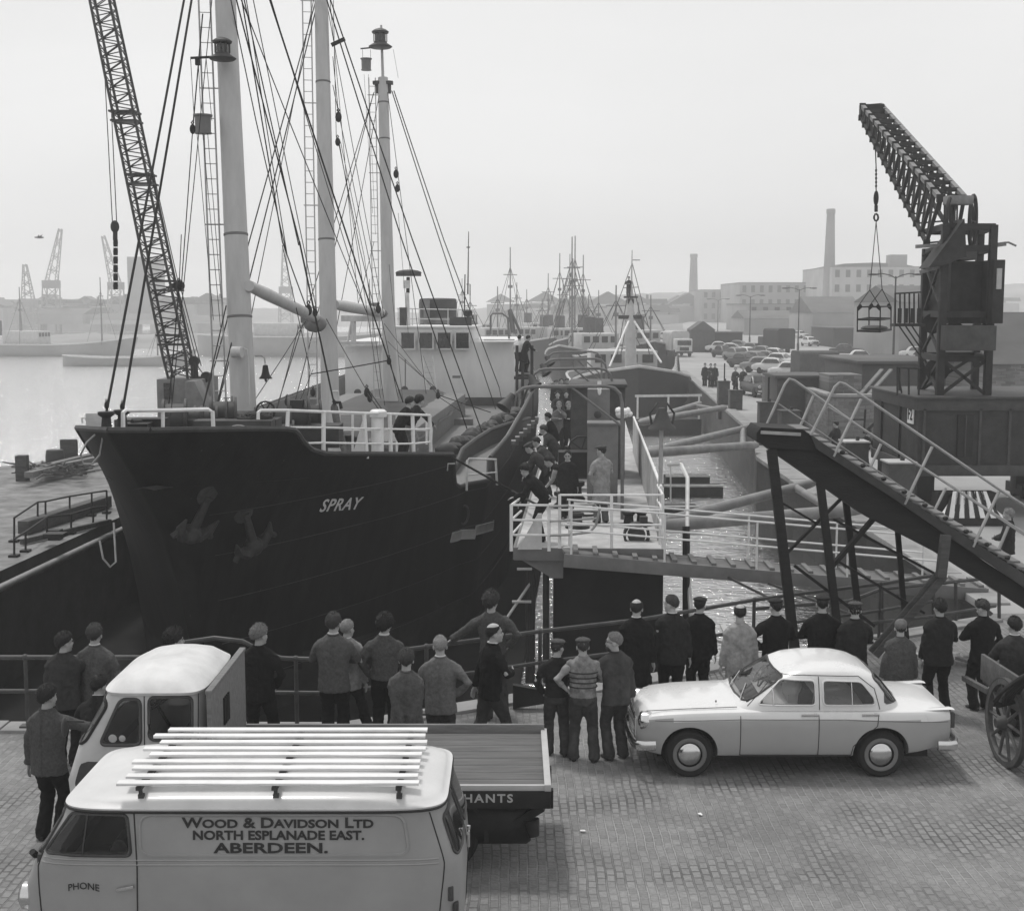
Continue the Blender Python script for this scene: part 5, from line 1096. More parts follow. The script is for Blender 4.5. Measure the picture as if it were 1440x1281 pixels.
seam(m, GH.side(-1, .002), [(.285, .92), (.285, 1.37)], .005); seam(m, GH.side(-1, .002), [(-.62, .95), (-.22, 1.36), (.1, 1.385), (.8, 1.37), (1.0, 1.2), (1.06, .92)], .005); m.build('door_seam', SEAMM, body)
m = MB(); seam(m, lowf, [(-1.8, .75), (-.72, .79), (.6, .79), (1.95, .73)], .006); m.build('waist_line', MIDG, body)
for x in (.16, .93):
    m = MB(); m.beam(lowf(x - .11, .855) + Vector((0, -.02, 0)), lowf(x + .11, .855) + Vector((0, -.02, 0)), .022, .03); m.box(lowf(x + .07, .855) + Vector((0, -.01, 0)), (.04, .03, .04)); m.build('door_handle', CHROME, body, bevel=.004)
for sd in (-1, 1):
    m = MB(); m.lathe([(.13, -.1), (.13, .03), (.115, .05), (.1, .04), (.06, .07), (0, .08)], (-1.93, sd * .53, .70), (-1, 0, .05), 20); m.build('headlight', CHROME, car)
    m = MB(); m.box((2.02, sd * .58, .73), (.06, .1, .22)); m.build('tail_light', DKG, car, bevel=.015)
    m = MB(); m.loft([[Vector((x, sd * (.60 + .06 * math.cos(k * .785)) , .885 - .2 * (x - 1.6) * 0 + h_ * .5 + h_ * .5 * math.sin(k * .785))) for k in range(8)] for x, h_ in ((1.62, .005), (1.8, .02), (1.98, .035), (2.03, .02))]); m.build('tail_fin', CARP, car)
m = MB()
for k in range(7): m.box((-2.0 - .02 * (1 - abs(k - 3) / 3), 0, .45 + k * .035), (.04, .75 - .03 * abs(k - 3), .014))
m.path([Vector((-2.02, -.42, .44)), Vector((-2.05, 0, .42)), Vector((-2.02, .42, .44)), Vector((-2.02, .36, .68)), Vector((-2.04, 0, .72)), Vector((-2.02, -.36, .68))], .02, closed=True); m.build('grille', CHROME, car)
for e, nm in ((-1, 'front_bumper'), (1, 'rear_bumper')):
    m = MB(); rows = []; pl = [(-.76, .28), (-.77, .14), (-.74, .05), (-.6, .0), (-.3, -.03), (0, -.04), (.3, -.03), (.6, 0), (.74, .05), (.77, .14), (.76, .28)]
    for i, (y, b_) in enumerate(pl):
        c = Vector((e * (2.08 - b_), y, .43)); q = pl[min(i + 1, 10)]; p = pl[max(i - 1, 0)]; t_ = Vector((-e * (q[1] - p[1]), q[0] - p[0], 0)).normalized(); nn = Vector((t_.y * e, -t_.x * e, 0))
        rows.append([c + nn * .03 * math.cos(a_) + Vector((0, 0, .065 * math.sin(a_))) for a_ in [j * .628 for j in range(10)]])
    m.loft(rows); m.build(nm, CHROME, car)
m = MB(); m.path([fe(-.5, 1.0) + Vector((-.02, 0, .01)), fe(-.15, 1.12) + Vector((-.02, 0, 0))], .008); m.path([fe(.1, 1.0) + Vector((-.02, 0, .01)), fe(.45, 1.12) + Vector((-.02, 0, 0))], .008); m.build('wiper', CHROME, body)
m = MB(); m.ell((-1.0, -.5, .97), (.012, .012, .02), 6, 4); m.path([Vector((-1.9, -.56, .85)), Vector((-1.4, -.62, .90)), Vector((-.75, -.64, .935))], .006); m.build('bonnet_line', MIDG, body)
# the roofline sits low on this body: settle everything above the waist
def settle(o):
    for ch in [q for q in COL.objects if q.parent == o]:
        for v in ch.data.vertices:
            if v.co.z > .6: v.co.z = .6 + (v.co.z - .6) * .9
        settle(ch)
settle(car)
# ---------------------------------------------------------------- the van
VX, VY = -2.33, 11.62
van = thing('delivery_van', 'grey sign-written delivery van carrying a low roof rack', 'van', (VX, VY, 0))
VB = Shell([(.30, -1.86, 1.84, .78, 8), (.55, -1.94, 1.90, .815, 8), (1.0, -1.93, 1.92, .825, 8), (1.22, -1.84, 1.90, .825, 9), (1.30, -1.79, 1.88, .82, 9), (1.70, -1.54, 1.74, .795, 9)])
m = MB(); VB.mesh(m); vb = m.build('body', VANP, van)
cuts = []
for wx in (-1.15, 1.15):
    for sd in (-1, 1): c_ = MB(); c_.lathe([(0, 0), (.39, 0), (.39, .6), (0, .6)], (wx, sd * .5, .33), (0, sd, 0), 32); cuts.append(c_)
cuts.append(cavity([(.75, -1.8, -.93, .76, 8), (1.22, -1.77, -.93, .77, 8), (1.30, -1.72, -.93, .765, 8), (1.66, -1.5, -.93, .74, 8)])); cuts.append(yprism([(-1.68, 1.335), (-.95, 1.335), (-.97, 1.67), (-1.44, 1.67)], .05)); cuts.append(xprism([(-.68, 1.31), (.68, 1.31), (.64, 1.65), (-.64, 1.65)], .07, -2.4, -1.3))
cut(vb, cuts)
for y in (-.62, .12): seat(van, -1.12, -1.0, y, y + .5, .78, 1.38, SEATM)
steering(van, (-1.38, .36, 1.36), R(-40)); m = MB(); m.box((-1.66, 0, 1.24), (.24, 1.45, .12)); m.build('dashboard', DKG, van, bevel=.03)
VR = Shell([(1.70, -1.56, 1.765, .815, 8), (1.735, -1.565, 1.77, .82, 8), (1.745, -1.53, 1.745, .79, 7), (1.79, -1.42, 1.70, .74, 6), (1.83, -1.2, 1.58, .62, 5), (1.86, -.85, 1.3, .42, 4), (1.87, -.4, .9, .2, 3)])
m = MB(); VR.mesh(m, sub=2); m.build('roof', mat('lit_van_roof', .56, .4, .1, 2, spec=.4, coat=.2), van)  # lighter copy of the side paint, top light put into the colour
m = MB(); trim(m, lambda a, b: Vector((a, b, 1.71)), [Vector((p.x * 1.0, p.y)) for p in ring_pts(0, -1.565, 1.77, .822, 8, N=40)], .012); m.build('drip_rail', SEAMM, van)
vs_n = VB.side(-1, .006)
def vx(px, py):  # a pixel on the near side of the van, in its own frame
    r = ray(px, py); t_ = (VY - .82) / r.y; return (r.x * t_ - VX, CAMZ + r.z * t_)
m = MB(); po = pane(m, vs_n, [(-1.70, 1.325), (-.93, 1.325), (-.96, 1.68), (-1.45, 1.68)], .05); dw = m.build('door_window', CGLASS, vb)
m = MB(); trim(m, vs_n, po, .014); seam(m, VB.side(-1, .012), [(-1.35, 1.33), (-1.30, 1.68)], .008); m.build('window_frame', DKG, dw)
m = MB(); po = pane(m, VB.side(1, .006), [(-1.70, 1.325), (-.93, 1.325), (-.96, 1.68), (-1.45, 1.68)], .05); m.build('door_window', CGLASS, vb)
m = MB(); po = pane(m, VB.end(-1, .006), [(-.70, 1.30), (.70, 1.30), (.66, 1.66), (-.66, 1.66)], .07, nx=18); wn = m.build('windscreen', CGLASS, vb)
m = MB(); trim(m, VB.end(-1, .006), po, .016); m.build('screen_seal', DKG, wn)
for y0, y1 in ((-.70, -.06), (.06, .70)):
    m = MB(); po = pane(m, VB.end(1, .006), [(y0, 1.28), (y1, 1.28), (y1 * .96, 1.63), (y0 * .96, 1.63)], .06); rw_ = m.build('rear_window', GLASS, vb)
    m = MB(); trim(m, VB.end(1, .006), po, .013); m.build('window_frame', DKG, rw_)
m = MB(); seam(m, VB.end(1, .003), [(0, .4), (0, 1.68)], .006); seam(m, VB.end(1, .003), [(-.77, .4), (-.77, 1.2), (-.74, 1.68)], .006); seam(m, VB.side(-1, .003), [(-.90, .42), (-.88, 1.22), (-.90, 1.69)], .006); seam(m, VB.side(-1, .003), [(-1.72, .5), (-1.76, 1.2), (-1.72, 1.32)], .006); m.build('door_seam', SEAMM, vb)
m = MB(); po = rpoly([(-.85, 1.33), (1.45, 1.33), (1.40, 1.675), (-.85, 1.675)], .1, 6); trim(m, VB.side(-1, .0), po, .015); m.build('panel_bead', VANP, vb)
m = MB()
for z in (1.245, 1.285): seam(m, VB.side(-1, .001), [(-1.78, z), (1.7, z)], .009, k=40)
m.build('waist_bead', VANP, vb)
LET = mat('sign_paint', .03, .6, .25, 20)
def sign(body, x0, x1, py, hgt, bend=0, off=.0, caps=0):
    vs_, fs_ = text_mesh(body, hgt * 1.43, offset=off, extrude=.002, caps=caps); a0, a1 = min(v.x for v in vs_), max(v.x for v in vs_); yc = (min(v.y for v in vs_) + max(v.y for v in vs_)) / 2
    (xa, z), (xb, _) = vx(x0, py), vx(x1, py); mb = MB()
    mb.add([(lambda u: VB.side(-1, .006 + v.z)(u, z + v.y - yc + bend * (1 - ((u - (xa + xb) / 2) / ((xb - xa) / 2)) ** 2)))(xa + (xb - xa) * (v.x - a0) / (a1 - a0)) for v in vs_], fs_); mb.build('lettering', LET, vb, smooth=False)
sign('Wood & Davidson Ltd', 255, 525, 1157.5, .086, caps=.8, off=.003); sign('NORTH ESPLANADE EAST.', 271, 512, 1174.5, .076, off=.003); sign('ABERDEEN.', 300, 461, 1192, .084, off=.003); sign('PHONE', 96, 140, 1248, .06, bend=.02)
m = MB(); a = vx(185, 1247); c = VB.side(-1, .03)(*a); m.beam(c + Vector((-.12, 0, -.01)), c + Vector((.03, 0, .02)), .025, .025); m.build('door_handle', CHROME, vb, bevel=.004)
m = MB(); c = VB.end(1, .03)(-.1, 1.2); m.beam(c + Vector((0, -.03, .04)), c + Vector((0, .12, .04)), .03, .03); m.tube(c + Vector((0, 0, -.1)), c + Vector((0, 0, .1)), .015); m.build('door_handle', CHROME, vb)
for z in (.65, .95):
    m = MB(); c = VB.end(1, .01)(-.74, z); m.tube(c - Vector((0, 0, .06)), c + Vector((0, 0, .06)), .025); m.build('hinge', DKG, vb)
m = MB(); c = VB.end(1, .01)(-.70, .78); m.box(c, (.05, .09, .16)); m.build('tail_light', DKG, vb, bevel=.02)
for wx in (-1.15, 1.15):
    for sd in (-1, 1): wheel(van, wx, sd * .69, .33, .33, .18, .14, MIDG, sd)
for sd in (-1, 1): m = MB(); m.lathe([(.12, -.05), (.12, .03), (.08, .06), (0, .07)], (-1.93, sd * .55, .85), (-1, 0, 0), 18); m.build('headlight', CHROME, van)
m = MB(); m.box((-1.99, 0, .45), (.08, 1.6, .12)); m.build('front_bumper', CHROME, van, bevel=.02)
# interior glimpsed wheel and mirror arm
m = MB(); c = VB.side(-1, .05)(-1.80, 1.26); m.tube(c, c + Vector((-.02, -.04, .05)), .03); m.build('door_mirror_stub', BLK, vb)
rk = thing('roof_rack', 'low roof rack of long white slats running along the sign-written van', 'roof rack', (VX, VY, 1.74))
m = MB()
for k in range(9):
    Y = VY - .76 + k * .178; x0 = -1.02 - (0 if k > 2 else 0) + random.uniform(-.06, .06) + .0 * k; x1 = 1.52 + random.uniform(-.015, .015); z = 1.935 + random.uniform(-.006, .006)
    m = MB(); m.path([Vector((VX + x0 + (x1 - x0) * j / 8, Y + random.uniform(-.006, .006), z + random.uniform(-.004, .004))) for j in range(9)], .014, n=8); m.beam((VX + x0, Y + .03, z), (VX + x1, Y + .03, z), .085, .02, up=(0, 0, 1)); m.build('rack_slat', WHITE, rk, world=True)
for x in (-.86, .3, 1.36):
    m = MB(); m.beam((VX + x, VY - .78, 1.9), (VX + x, VY + .78, 1.9), .05, .03, up=(0, 0, 1)); m.build('cross_bar', STEEL, rk, world=True)
    for sd in (-1, 1): m = MB(); m.beam((VX + x, VY + sd * .74, 1.92), (VX + x, VY + sd * .70, 1.80), .03, .02); m.box((VX + x, VY + sd * .70, 1.81), (.05, .04, .04)); m.build('bracket', DKG, rk, world=True)
# ---------------------------------------------------------------- the flatbed lorry
lor = thing('flatbed_lorry', 'flatbed lorry with a rounded pale cab and empty plank bed beyond the van', 'lorry', (-2.2, 14.2, 0))
LB = Shell([(v[0], v[1] + 2.2, v[2] + 2.2, v[3], v[4]) for v in ((.45, -4.70, -3.27, .84, 7), (1.0, -4.74, -3.25, .86, 7), (1.36, -4.62, -3.25, .855, 7), (1.96, -4.28, -3.27, .80, 6))])
m = MB(); LB.mesh(m); cab_ = m.build('cab', LORP, lor)
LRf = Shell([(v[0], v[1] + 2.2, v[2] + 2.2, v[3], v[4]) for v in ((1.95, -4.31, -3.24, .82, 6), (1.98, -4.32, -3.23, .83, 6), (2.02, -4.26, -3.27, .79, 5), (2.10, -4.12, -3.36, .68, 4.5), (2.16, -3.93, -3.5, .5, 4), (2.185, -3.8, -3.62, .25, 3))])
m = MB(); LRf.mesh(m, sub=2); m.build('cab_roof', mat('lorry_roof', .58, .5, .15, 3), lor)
LQ = ([(-2.12, 1.43), (-1.69, 1.43), (-1.69, 1.91), (-1.90, 1.91)], [(-1.60, 1.48), (-1.16, 1.48), (-1.16, 1.93), (-1.60, 1.93)])
cut(cab_, [cavity([(.9, -2.45, -1.1, .78, 7), (1.36, -2.35, -1.1, .79, 7), (1.94, -2.03, -1.1, .74, 6)]), yprism(LQ[0], .07), yprism(LQ[1], .07), xprism([(-.78, 1.42), (-.04, 1.42), (-.04, 1.86), (-.75, 1.86)], .08, -2.8, -1.9), xprism([(.04, 1.42), (.78, 1.42), (.75, 1.86), (.04, 1.86)], .08, -2.8, -1.9)])
for y in (-.68, .1): seat(lor, -1.3, -1.2, y, y + .55, .95, 1.5, SEATM)
steering(lor, (-1.85, .36, 1.5), R(-30)); m = MB(); m.box((-2.15, 0, 1.36), (.3, 1.45, .12)); m.build('dashboard', DKG, lor, bevel=.03)
ls = LB.side(-1, .006)
for q in LQ:
    for fn in (ls, LB.side(1, .006)):
        m = MB(); po = pane(m, fn, q, .07); wn = m.build('window', CGLASS, cab_); m = MB(); trim(m, fn, po, .018); m.build('window_seal', DKG, wn)
for (y0, y1) in ((-.80, -.03), (.03, .80)):
    m = MB(); po = pane(m, LB.end(-1, .008), [(y0, 1.41), (y1, 1.41), (y1 * .97, 1.87), (y0 * .97, 1.87)], .08, nx=20); wn = m.build('windscreen', CGLASS, cab_); m = MB(); trim(m, LB.end(-1, .008), po, .02); m.build('window_seal', BLK, wn)
m = MB(); seam(m, LB.side(-1, .002), [(-1.65, .6), (-1.65, 1.94)], .006); seam(m, LB.side(-1, .002), [(-1.11, .6), (-1.11, 1.94)], .006); m.build('door_seam', SEAMM, cab_)
m = MB(); pane(m, LB.side(-1, .004), [(-2.42, .95), (-2.0, .95), (-2.02, 1.25), (-2.33, 1.25)], .08); m.build('grille', DKG, cab_)
m = MB(); c = Vector((-2.34, -.66, 1.62)); m.path([c, c + Vector((-.16, -.12, .05)), c + Vector((-.16, -.12, -.1))], .012); m.ell(c + Vector((-.16, -.13, -.02)), (.03, .07, .11), 10, 6); m.build('mirror', DKG, cab_)
for x, y in ((-2.0, 1.5), (-1.90, 1.5)):
    m = MB(); c = LB.side(-1, .011)(x + .02, y); m.lathe([(0, 0), (.045 if x < -1.95 else .036, 0), (.04 if x < -1.95 else .03, .004), (0, .004)], c, (0, -1, 0), 16); m.build('tax_disc', PALE, cab_)
m = MB(); m.box((-.96, 0, 1.5), (.05, 1.74, .98)); m.beam((-.96, -.88, 2.0), (-.96, .88, 2.0), .07, .04, up=(0, 0, 1)); hb_ = m.build('headboard', WOODX, lor, bevel=.006)
m = MB()
for k in range(4): m.box((-.93, -.3 + k * .07, 1.62), (.03, .04, .3))
m.build('headboard_slot', BLK, hb_)
m = MB()
for k in range(8): m.box((.8, -.77 + k * .22, .965), (3.52, .214, .045))
m.build('plank_bed', mat('bed_planks', .115, .8, .35, 1.5, bump=.3, stretch=(1, 16, 10)), lor, bevel=.006)
m = MB(); m.box((.8, .9, 1.0), (3.56, .05, .17)); m.build('side_board', WOODX, lor, bevel=.005)
m = MB(); m.box((2.575, 0, .99), (.07, 1.86, .07)); m.box((.8, -.895, .985), (3.5, .04, .06)); m.build('bed_edging', PALE, lor, bevel=.005)
m = MB(); m.box((.8, -.90, .86), (3.6, .05, .19)); m.box((2.58, 0, .86), (.05, 1.8, .19)); sb = m.build('side_raves', BLK, lor, bevel=.005)
vs_, fs_ = text_mesh('HANTS', .125, extrude=.002, offset=.003, spacing=1.25); m = MB(); xw = max(v.x for v in vs_); m.add([Vector((1.95 + v.x * .26 / xw, -.928 - v.z, .875 + v.y)) for v in vs_], fs_); m.build('lettering', PALE, sb, smooth=False)
m = MB()
for y in (-.35, .35): m.box((.2, y, .66), (4.9, .09, .2))
for x in (-.8, .3, 1.3, 2.2): m.box((x, 0, .76), (.08, 1.7, .1))
m.build('chassis', BLK, lor)
for x in (-1.75, 1.45):
    for sd in (-1, 1): wheel(lor, x, sd * .70, .40, .40, .22, .16, STEEL, sd)
m = MB(); m.lathe([(0, -.45), (.27, -.45), (.3, -.4), (.3, .4), (.27, .45), (0, .45)], (1.95, -.55, .55), (1, 0, 0), 18); m.build('fuel_tank', BLK, lor)
m = MB(); m.loft([[Vector((1.45 + (.46 + o) * math.cos(a), y, .40 + (.46 + o) * math.sin(a))) for a in [R(-5 + 10 * k) for k in range(20)]] + [Vector((1.45 + .5 * math.cos(a), y, .40 + .5 * math.sin(a))) for a in [R(-5 + 10 * k) for k in range(19, -1, -1)]] for y, o in ((-.84, 0), (-.56, 0))]); m.build('mudguard', BLK, lor)
m = MB(); m.beam((2.15, -.8, .5), (2.52, -.85, .76), .07, .09); m.tube((2.4, -.86, .62), (2.43, -.88, .45), .09, .06, 10); m.build('tail_lamp', BLK, lor)
# ---------------------------------------------------------------- handcart at the edge of the picture
ct = thing('hand_cart', 'old wooden handcart with spoked wheels and a heap of coiled hose on top', 'cart', G(1412, 1075, 0), R(3))
CW = mat('cart_wood', .10, .8, .4, 2, bump=.3, stretch=(3, 3, 3))
def spoked(x, name='wheel'):
    mb = MB(); c = Vector((x, 0, .57)); ringo = []
    mb.lathe([(.50, -.035), (.57, -.035), (.57, .035), (.50, .035), (.50, -.035)], c, (1, 0, 0), 40, cap=False); w_ = mb.build(name, CW, ct)
    for k in range(10):
        a = k * .628; mb = MB(); mb.tube(c + Vector((0, .07 * math.cos(a), .07 * math.sin(a))), c + Vector((0, .51 * math.cos(a), .51 * math.sin(a))), .026, .02, 7); mb.build('spoke', CW, w_)
    mb = MB(); mb.lathe([(0, -.14), (.06, -.14), (.1, -.04), (.1, .06), (.05, .12), (0, .12)], c, (1, 0, 0), 18); mb.build('hub', DKG, w_)
    mb = MB(); mb.lathe([(.572, -.036), (.585, -.036), (.585, .036), (.572, .036)], c, (1, 0, 0), 40, cap=False); mb.build('iron_tyre', STEEL, w_)
spoked(0); spoked(1.35)
m = MB(); m.tube((-.05, 0, .57), (1.4, 0, .57), .035); m.build('axle', BLK, ct)
m = MB(); m.box((.68, .1, .82), (1.1, 2.0, .06))
m.box((.12, .1, 1.02), (.05, 2.0, .36)); m.box((1.25, .1, 1.02), (.05, 2.0, .36)); m.box((.68, -.9, 1.02), (1.1, .05, .36)); m.build('cart_body', CW, ct, bevel=.01)
for s in (.2, 1.15):
    m = MB(); m.beam((s, -.6, .78), (s, 1.9, .62), .07, .07); m.build('shaft', CW, ct)
hs = thing('hose_coil', 'loose coil of dark hose heaped over the front of the handcart', 'hose', root_mat(ct) @ Vector((.3, -.3, 1.15))); rng = random.Random(21); m = MB()
hc = root_mat(ct) @ Vector((.25, -.2, 1.12))
for k in range(9):
    rx, ry, rz_ = rng.uniform(.32, .42), rng.uniform(.28, .36), rng.uniform(.02, .06)
    m.path([hc + Vector((.08 * k * .5 - .25 + rx * math.cos(j * .45) * .85, ry * .5 * math.sin(j * .45) - .12, .03 * k * .4 + .27 * math.cos(j * .45 + .9))) for j in range(14)], .026, n=6, closed=True)
m.build('coils', BLK, hs, world=True)
m = MB()
cv = root_mat(ct) @ Vector((.95, .2, 1.12)); rng = random.Random(5); [m.ell(cv + Vector((rng.uniform(-.25, .25), rng.uniform(-.45, .5), rng.uniform(-.05, .1))), (.22, .25, .12), 10, 6) for k in range(9)]; o_ = m.build('canvas_bundle', PALE); tag(o_, 'pale canvas bundle lying on the handcart beside the hose', 'bundle')
# ================================================================ PEOPLE
FOLD = bpy.data.textures.new('cloth_folds', 'CLOUDS'); FOLD.noise_scale = .13; FOLD.noise_depth = 2
CREASE = bpy.data.textures.new('cloth_creases', 'CLOUDS'); CREASE.noise_scale = .055; CREASE.noise_depth = 1
def soft(o, vox, it=3, fold=0, fac=.5):
    r = o.modifiers.new('union', 'REMESH'); r.mode = 'VOXEL'; r.voxel_size = vox; r.use_smooth_shade = True
    s = o.modifiers.new('smooth', 'SMOOTH'); s.iterations = it; s.factor = fac
    if fold > .025: d2 = o.modifiers.new('creases', 'DISPLACE'); d2.texture = CREASE; d2.strength = fold * .5; d2.mid_level = .5; d2.texture_coords = 'GLOBAL'
    if fold: d = o.modifiers.new('folds', 'DISPLACE'); d.texture = FOLD; d.strength = fold; d.mid_level = .5; d.texture_coords = 'GLOBAL'
    return o
def cloth(name, g, var=.25, scale=14): return mat('cloth_' + name, g, .92, var, scale, bump=.8, spec=.1, fine=11)
CL = {'black': cloth('black', .012), 'dark': cloth('dark', .022), 'charcoal': cloth('charcoal', .04), 'tweed': cloth('tweed', .085, .28, 30), 'grey': cloth('grey', .125, .25, 26), 'light': cloth('light', .27, .3, 10),
      'sweater': cloth('sweater', .07, .3, 40), 'denim': cloth('denim', .05, .4, 8), 'white': cloth('white', .62, .1), 'blue': cloth('workblue', .055, .4, 6), 'cap': cloth('cap_wool', .075, .35, 30), 'capd': cloth('cap_dark', .03, .3, 30), 'vest': cloth('vest', .20, .45, 12)}
HAIRM = {'dark': mat('dark_hair', .012, .6, .4, 60, spec=.3), 'brown': mat('brown_hair', .035, .6, .4, 60, spec=.3), 'fair': mat('fair_hair', .15, .65, .4, 60), 'grey': mat('grey_hair', .22, .7, .3, 60)}
SHOE = mat('shoe_leather', .015, .4, .3, 10, spec=.4)
def ik(a, c, l1, l2, hint):
    d = c - a; L = min(d.length, (l1 + l2) * .999); u = d.normalized(); c = a + u * L
    k = (l1 * l1 - l2 * l2 + L * L) / (2 * L); hgt = math.sqrt(max(0, l1 * l1 - k * k)); h = Vector(hint); h = h - u * h.dot(u)
    return a + u * k + h.normalized() * hgt, c
ARMS = {  # hand position for the right side (x outwards), elbow hint
    'side': ((.27, .03, .80), (.3, -1, 0)), 'pocket': ((.20, .10, .93), (1, -.7, 0)), 'front': ((.08, .27, 1.12), (1, -.3, -.4)), 'behind': ((.05, -.175, .87), (1, -.25, .1)), 'rail': ((.26, .42, 1.04), (.6, -.3, -.6)),
    'hip': ((.21, .02, 1.0), (1, -.5, 0)), 'out': ((.66, .26, 1.22), (.2, -1, -.3)), 'spread': ((.62, .22, 1.02), (.3, -.8, .2)), 'fold': ((-.02, .24, 1.20), (1, .1, -.5)), 'swing': ((.25, .22, .86), (.3, -1, 0)), 'back': ((.28, -.14, .82), (.2, -1, 0)), 'down': ((.18, .5, .72), (.5, -.5, .3)), 'chin': ((.06, .2, 1.42), (.8, .1, -.8)), 'reach': ((.2, .55, .95), (.5, -.3, -.5))}
def person(label, loc, rz=0, h=1.72, lean=0, roll=0, head=(0, 0), arms=('side', 'side'), feet=((-.10, 0), (.10, 0)), top='suit', tc='black', lc='dark', hair='short', hc='dark', hat=None, collar=None, face=False, bulk=1.05, vox=1.0, group='onlookers', beard=False, glasses=False, sleeve=None, toe=.15):
    k = h / 1.75; rt = thing('person', label, 'person', loc, rz, group); rt.scale = (k, k, k)
    Pv = Vector((0, 0, .95)); u = Vector((math.sin(roll), math.sin(lean) * math.cos(roll), math.cos(lean) * math.cos(roll))); X = Vector((1, 0, 0)); X = (X - u * X.dot(u)).normalized(); F = u.cross(X)
    Pv = Pv - Vector((u.x, u.y, 0)) * .12
    S = Pv + u * .49; N = Pv + u * .545
    yaw, pit = head; hm = Matrix.Rotation(-yaw, 4, 'Z') @ Matrix.Rotation(-pit, 4, 'X') @ Matrix.Rotation(-lean * .45, 4, 'X')
    hc_ = N + (u * .5 + Vector((0, 0, .5))).normalized() * .15 + hm.to_3x3() @ Vector((0, .025, 0)); H3 = hm.to_3x3() * 1.08; H = lambda x, y, z: hc_ + H3 @ Vector((x, y, z))
    # --- body: one continuous skin
    b = MB(); b.tube(N - u * .03, hc_ - Vector((0, 0, .03)), .062, .056, 12)
    b.ell(H(0, -.012, .035), (.076, .097, .092), 18, 12, H3); b.ell(H(0, .022, -.035), (.060, .070, .088), 16, 10, H3); b.ell(H(0, .066, -.098), (.028, .022, .02), 10, 6, H3)
    b.ell(H(0, .094, -.022), (.0135, .02, .028), 8, 6, H3); b.ell(H(0, .076, .028), (.05, .018, .014), 10, 6, H3); b.ell(H(0, .084, -.066), (.024, .014, .012), 8, 6, H3)
    for s in (-1, 1): b.ell(H(s * .078, -.008, -.012), (.012, .024, .034), 8, 6, H3); b.ell(H(s * .042, .06, -.03), (.022, .02, .02), 8, 6, H3)
    b.loft([[Pv + u * d + X * w_ * math.cos(a) + F * dp * math.sin(a) for a in [j * .449 for j in range(14)]] for d, w_, dp in ((-.1, .14, .1), (.1, .14, .1), (.3, .15, .1), (.46, .16, .09), (.55, .07, .06))])
    hips = [Pv + Vector((s * .085, 0, -.04)) for s in (-1, 1)]; fts = [Vector((fx, fy, .08)) for fx, fy in feet]; legs = []
    for hp_, ft in zip(hips, fts):
        kn, an = ik(hp_, ft, .44, .44, (hp_.x * .6, 1, 0)); legs.append((hp_, kn, an)); b.tube(hp_, kn, .075, .05, 10); b.tube(kn, an, .05, .035, 10); b.ell(an + Vector((0, .06, -.03)), (.035, .1, .03), 8, 6)
    arm_pts = []
    for s, key in zip((-1, 1), arms):
        tgt, hint = ARMS[key] if isinstance(key, str) else key
        sh = S + X * s * .172 - u * .05; t_ = Vector((s * tgt[0], tgt[1], tgt[2])); el, wr = ik(sh, t_, .29, .26, (s * hint[0], hint[1], hint[2])); arm_pts.append((sh, el, wr))
        b.tube(sh, el, .05, .04, 10); b.tube(el, wr, .04, .027, 10)
        d = (wr - el).normalized(); n = Vector((-s, .25, -.1)); 
        if key in ('rail', 'spread', 'down', 'reach', 'out'): n = Vector((0, .1, -1))
        if key == 'behind': n = Vector((0, -1, 0)); d = (d + Vector((-s * .8, 0, -.2))).normalized()
        n = (n - d * n.dot(d)).normalized(); w_ = d.cross(n)
        Mh = Matrix((w_, n, d)).transposed(); b.ell(wr + d * .05, (.041, .018, .058), 12, 8, Mh); ths = 1 if w_.dot(Vector((0, 1, .1))) > 0 else -1
        for f in range(4):
            ln = (.036, .042, .039, .030)[f]; b0 = wr + d * .095 + w_ * ths * (.031 - .0205 * f); b1 = b0 + (d + n * .35).normalized() * ln; b2 = b1 + (d * .7 + n * .8).normalized() * ln * .75
            b.tube(b0 - d * .02, b1, .0095, .009, 7); b.tube(b1, b2, .009, .0075, 7)
        t0 = wr + d * .03 + w_ * ths * .034; t1 = t0 + (d + w_ * ths * .8 + n * .3).normalized() * .045; b.tube(t0, t1, .013, .011, 7); b.tube(t1, t1 + (d + n * .4).normalized() * .03, .011, .008, 7)
    soft(b.build('body', SKIN, rt), .0095 * max(1, vox), 2)
    # --- trousers
    t = MB(); t.loft([[Pv + (u if d > 0 else Vector((0, 0, 1))) * d + Vector((w_ * bulk * math.cos(a), dp * bulk * math.sin(a), 0)) for a in [j * .449 for j in range(14)]] for d, w_, dp in ((-.13, .165, .12), (-.06, .176, .13), (.03, .172, .125), (.11, .16, .115), (.16, .158, .112))])
    for hp_, kn, an in legs: t.path([hp_ + Vector((0, 0, .02)), hp_.lerp(kn, .5), kn, kn.lerp(an, .55), an - Vector((0, 0, .005)), an - Vector((0, -.01, .045))], .08, n=12, r_list=[.102 * bulk, .098 * bulk, .082, .08, .084, .09])
    soft(t.build('trousers', CL[lc], rt), .015 * vox, 3, .034)
    for (hp_, kn, an), s in zip(legs, (-1, 1)):
        sm = MB(); q = Matrix.Rotation(-s * toe, 3, 'Z'); fl = [(-.085, .030, .05), (-.06, .04, .075), (0, .042, .085), (.05, .043, .072), (.11, .048, .05), (.16, .04, .042), (.19, .02, .03)]
        sm.loft([[Vector((an.x, an.y, 0)) + q @ Vector((w_ * math.cos(a), y, max(0.002, hh * (.5 + .5 * math.sin(a))))) for a in [j * .628 for j in range(10)]] for y, w_, hh in fl]); sm.build('shoe', SHOE, rt)
    # --- upper garment
    hem = {'suit': -.17, 'sweater': -.04, 'coat': -.5, 'vest': -.02, 'mac': -.4}[top]; j = MB(); bw = bulk * (1.04 if top in ('suit', 'coat', 'mac') else .96)
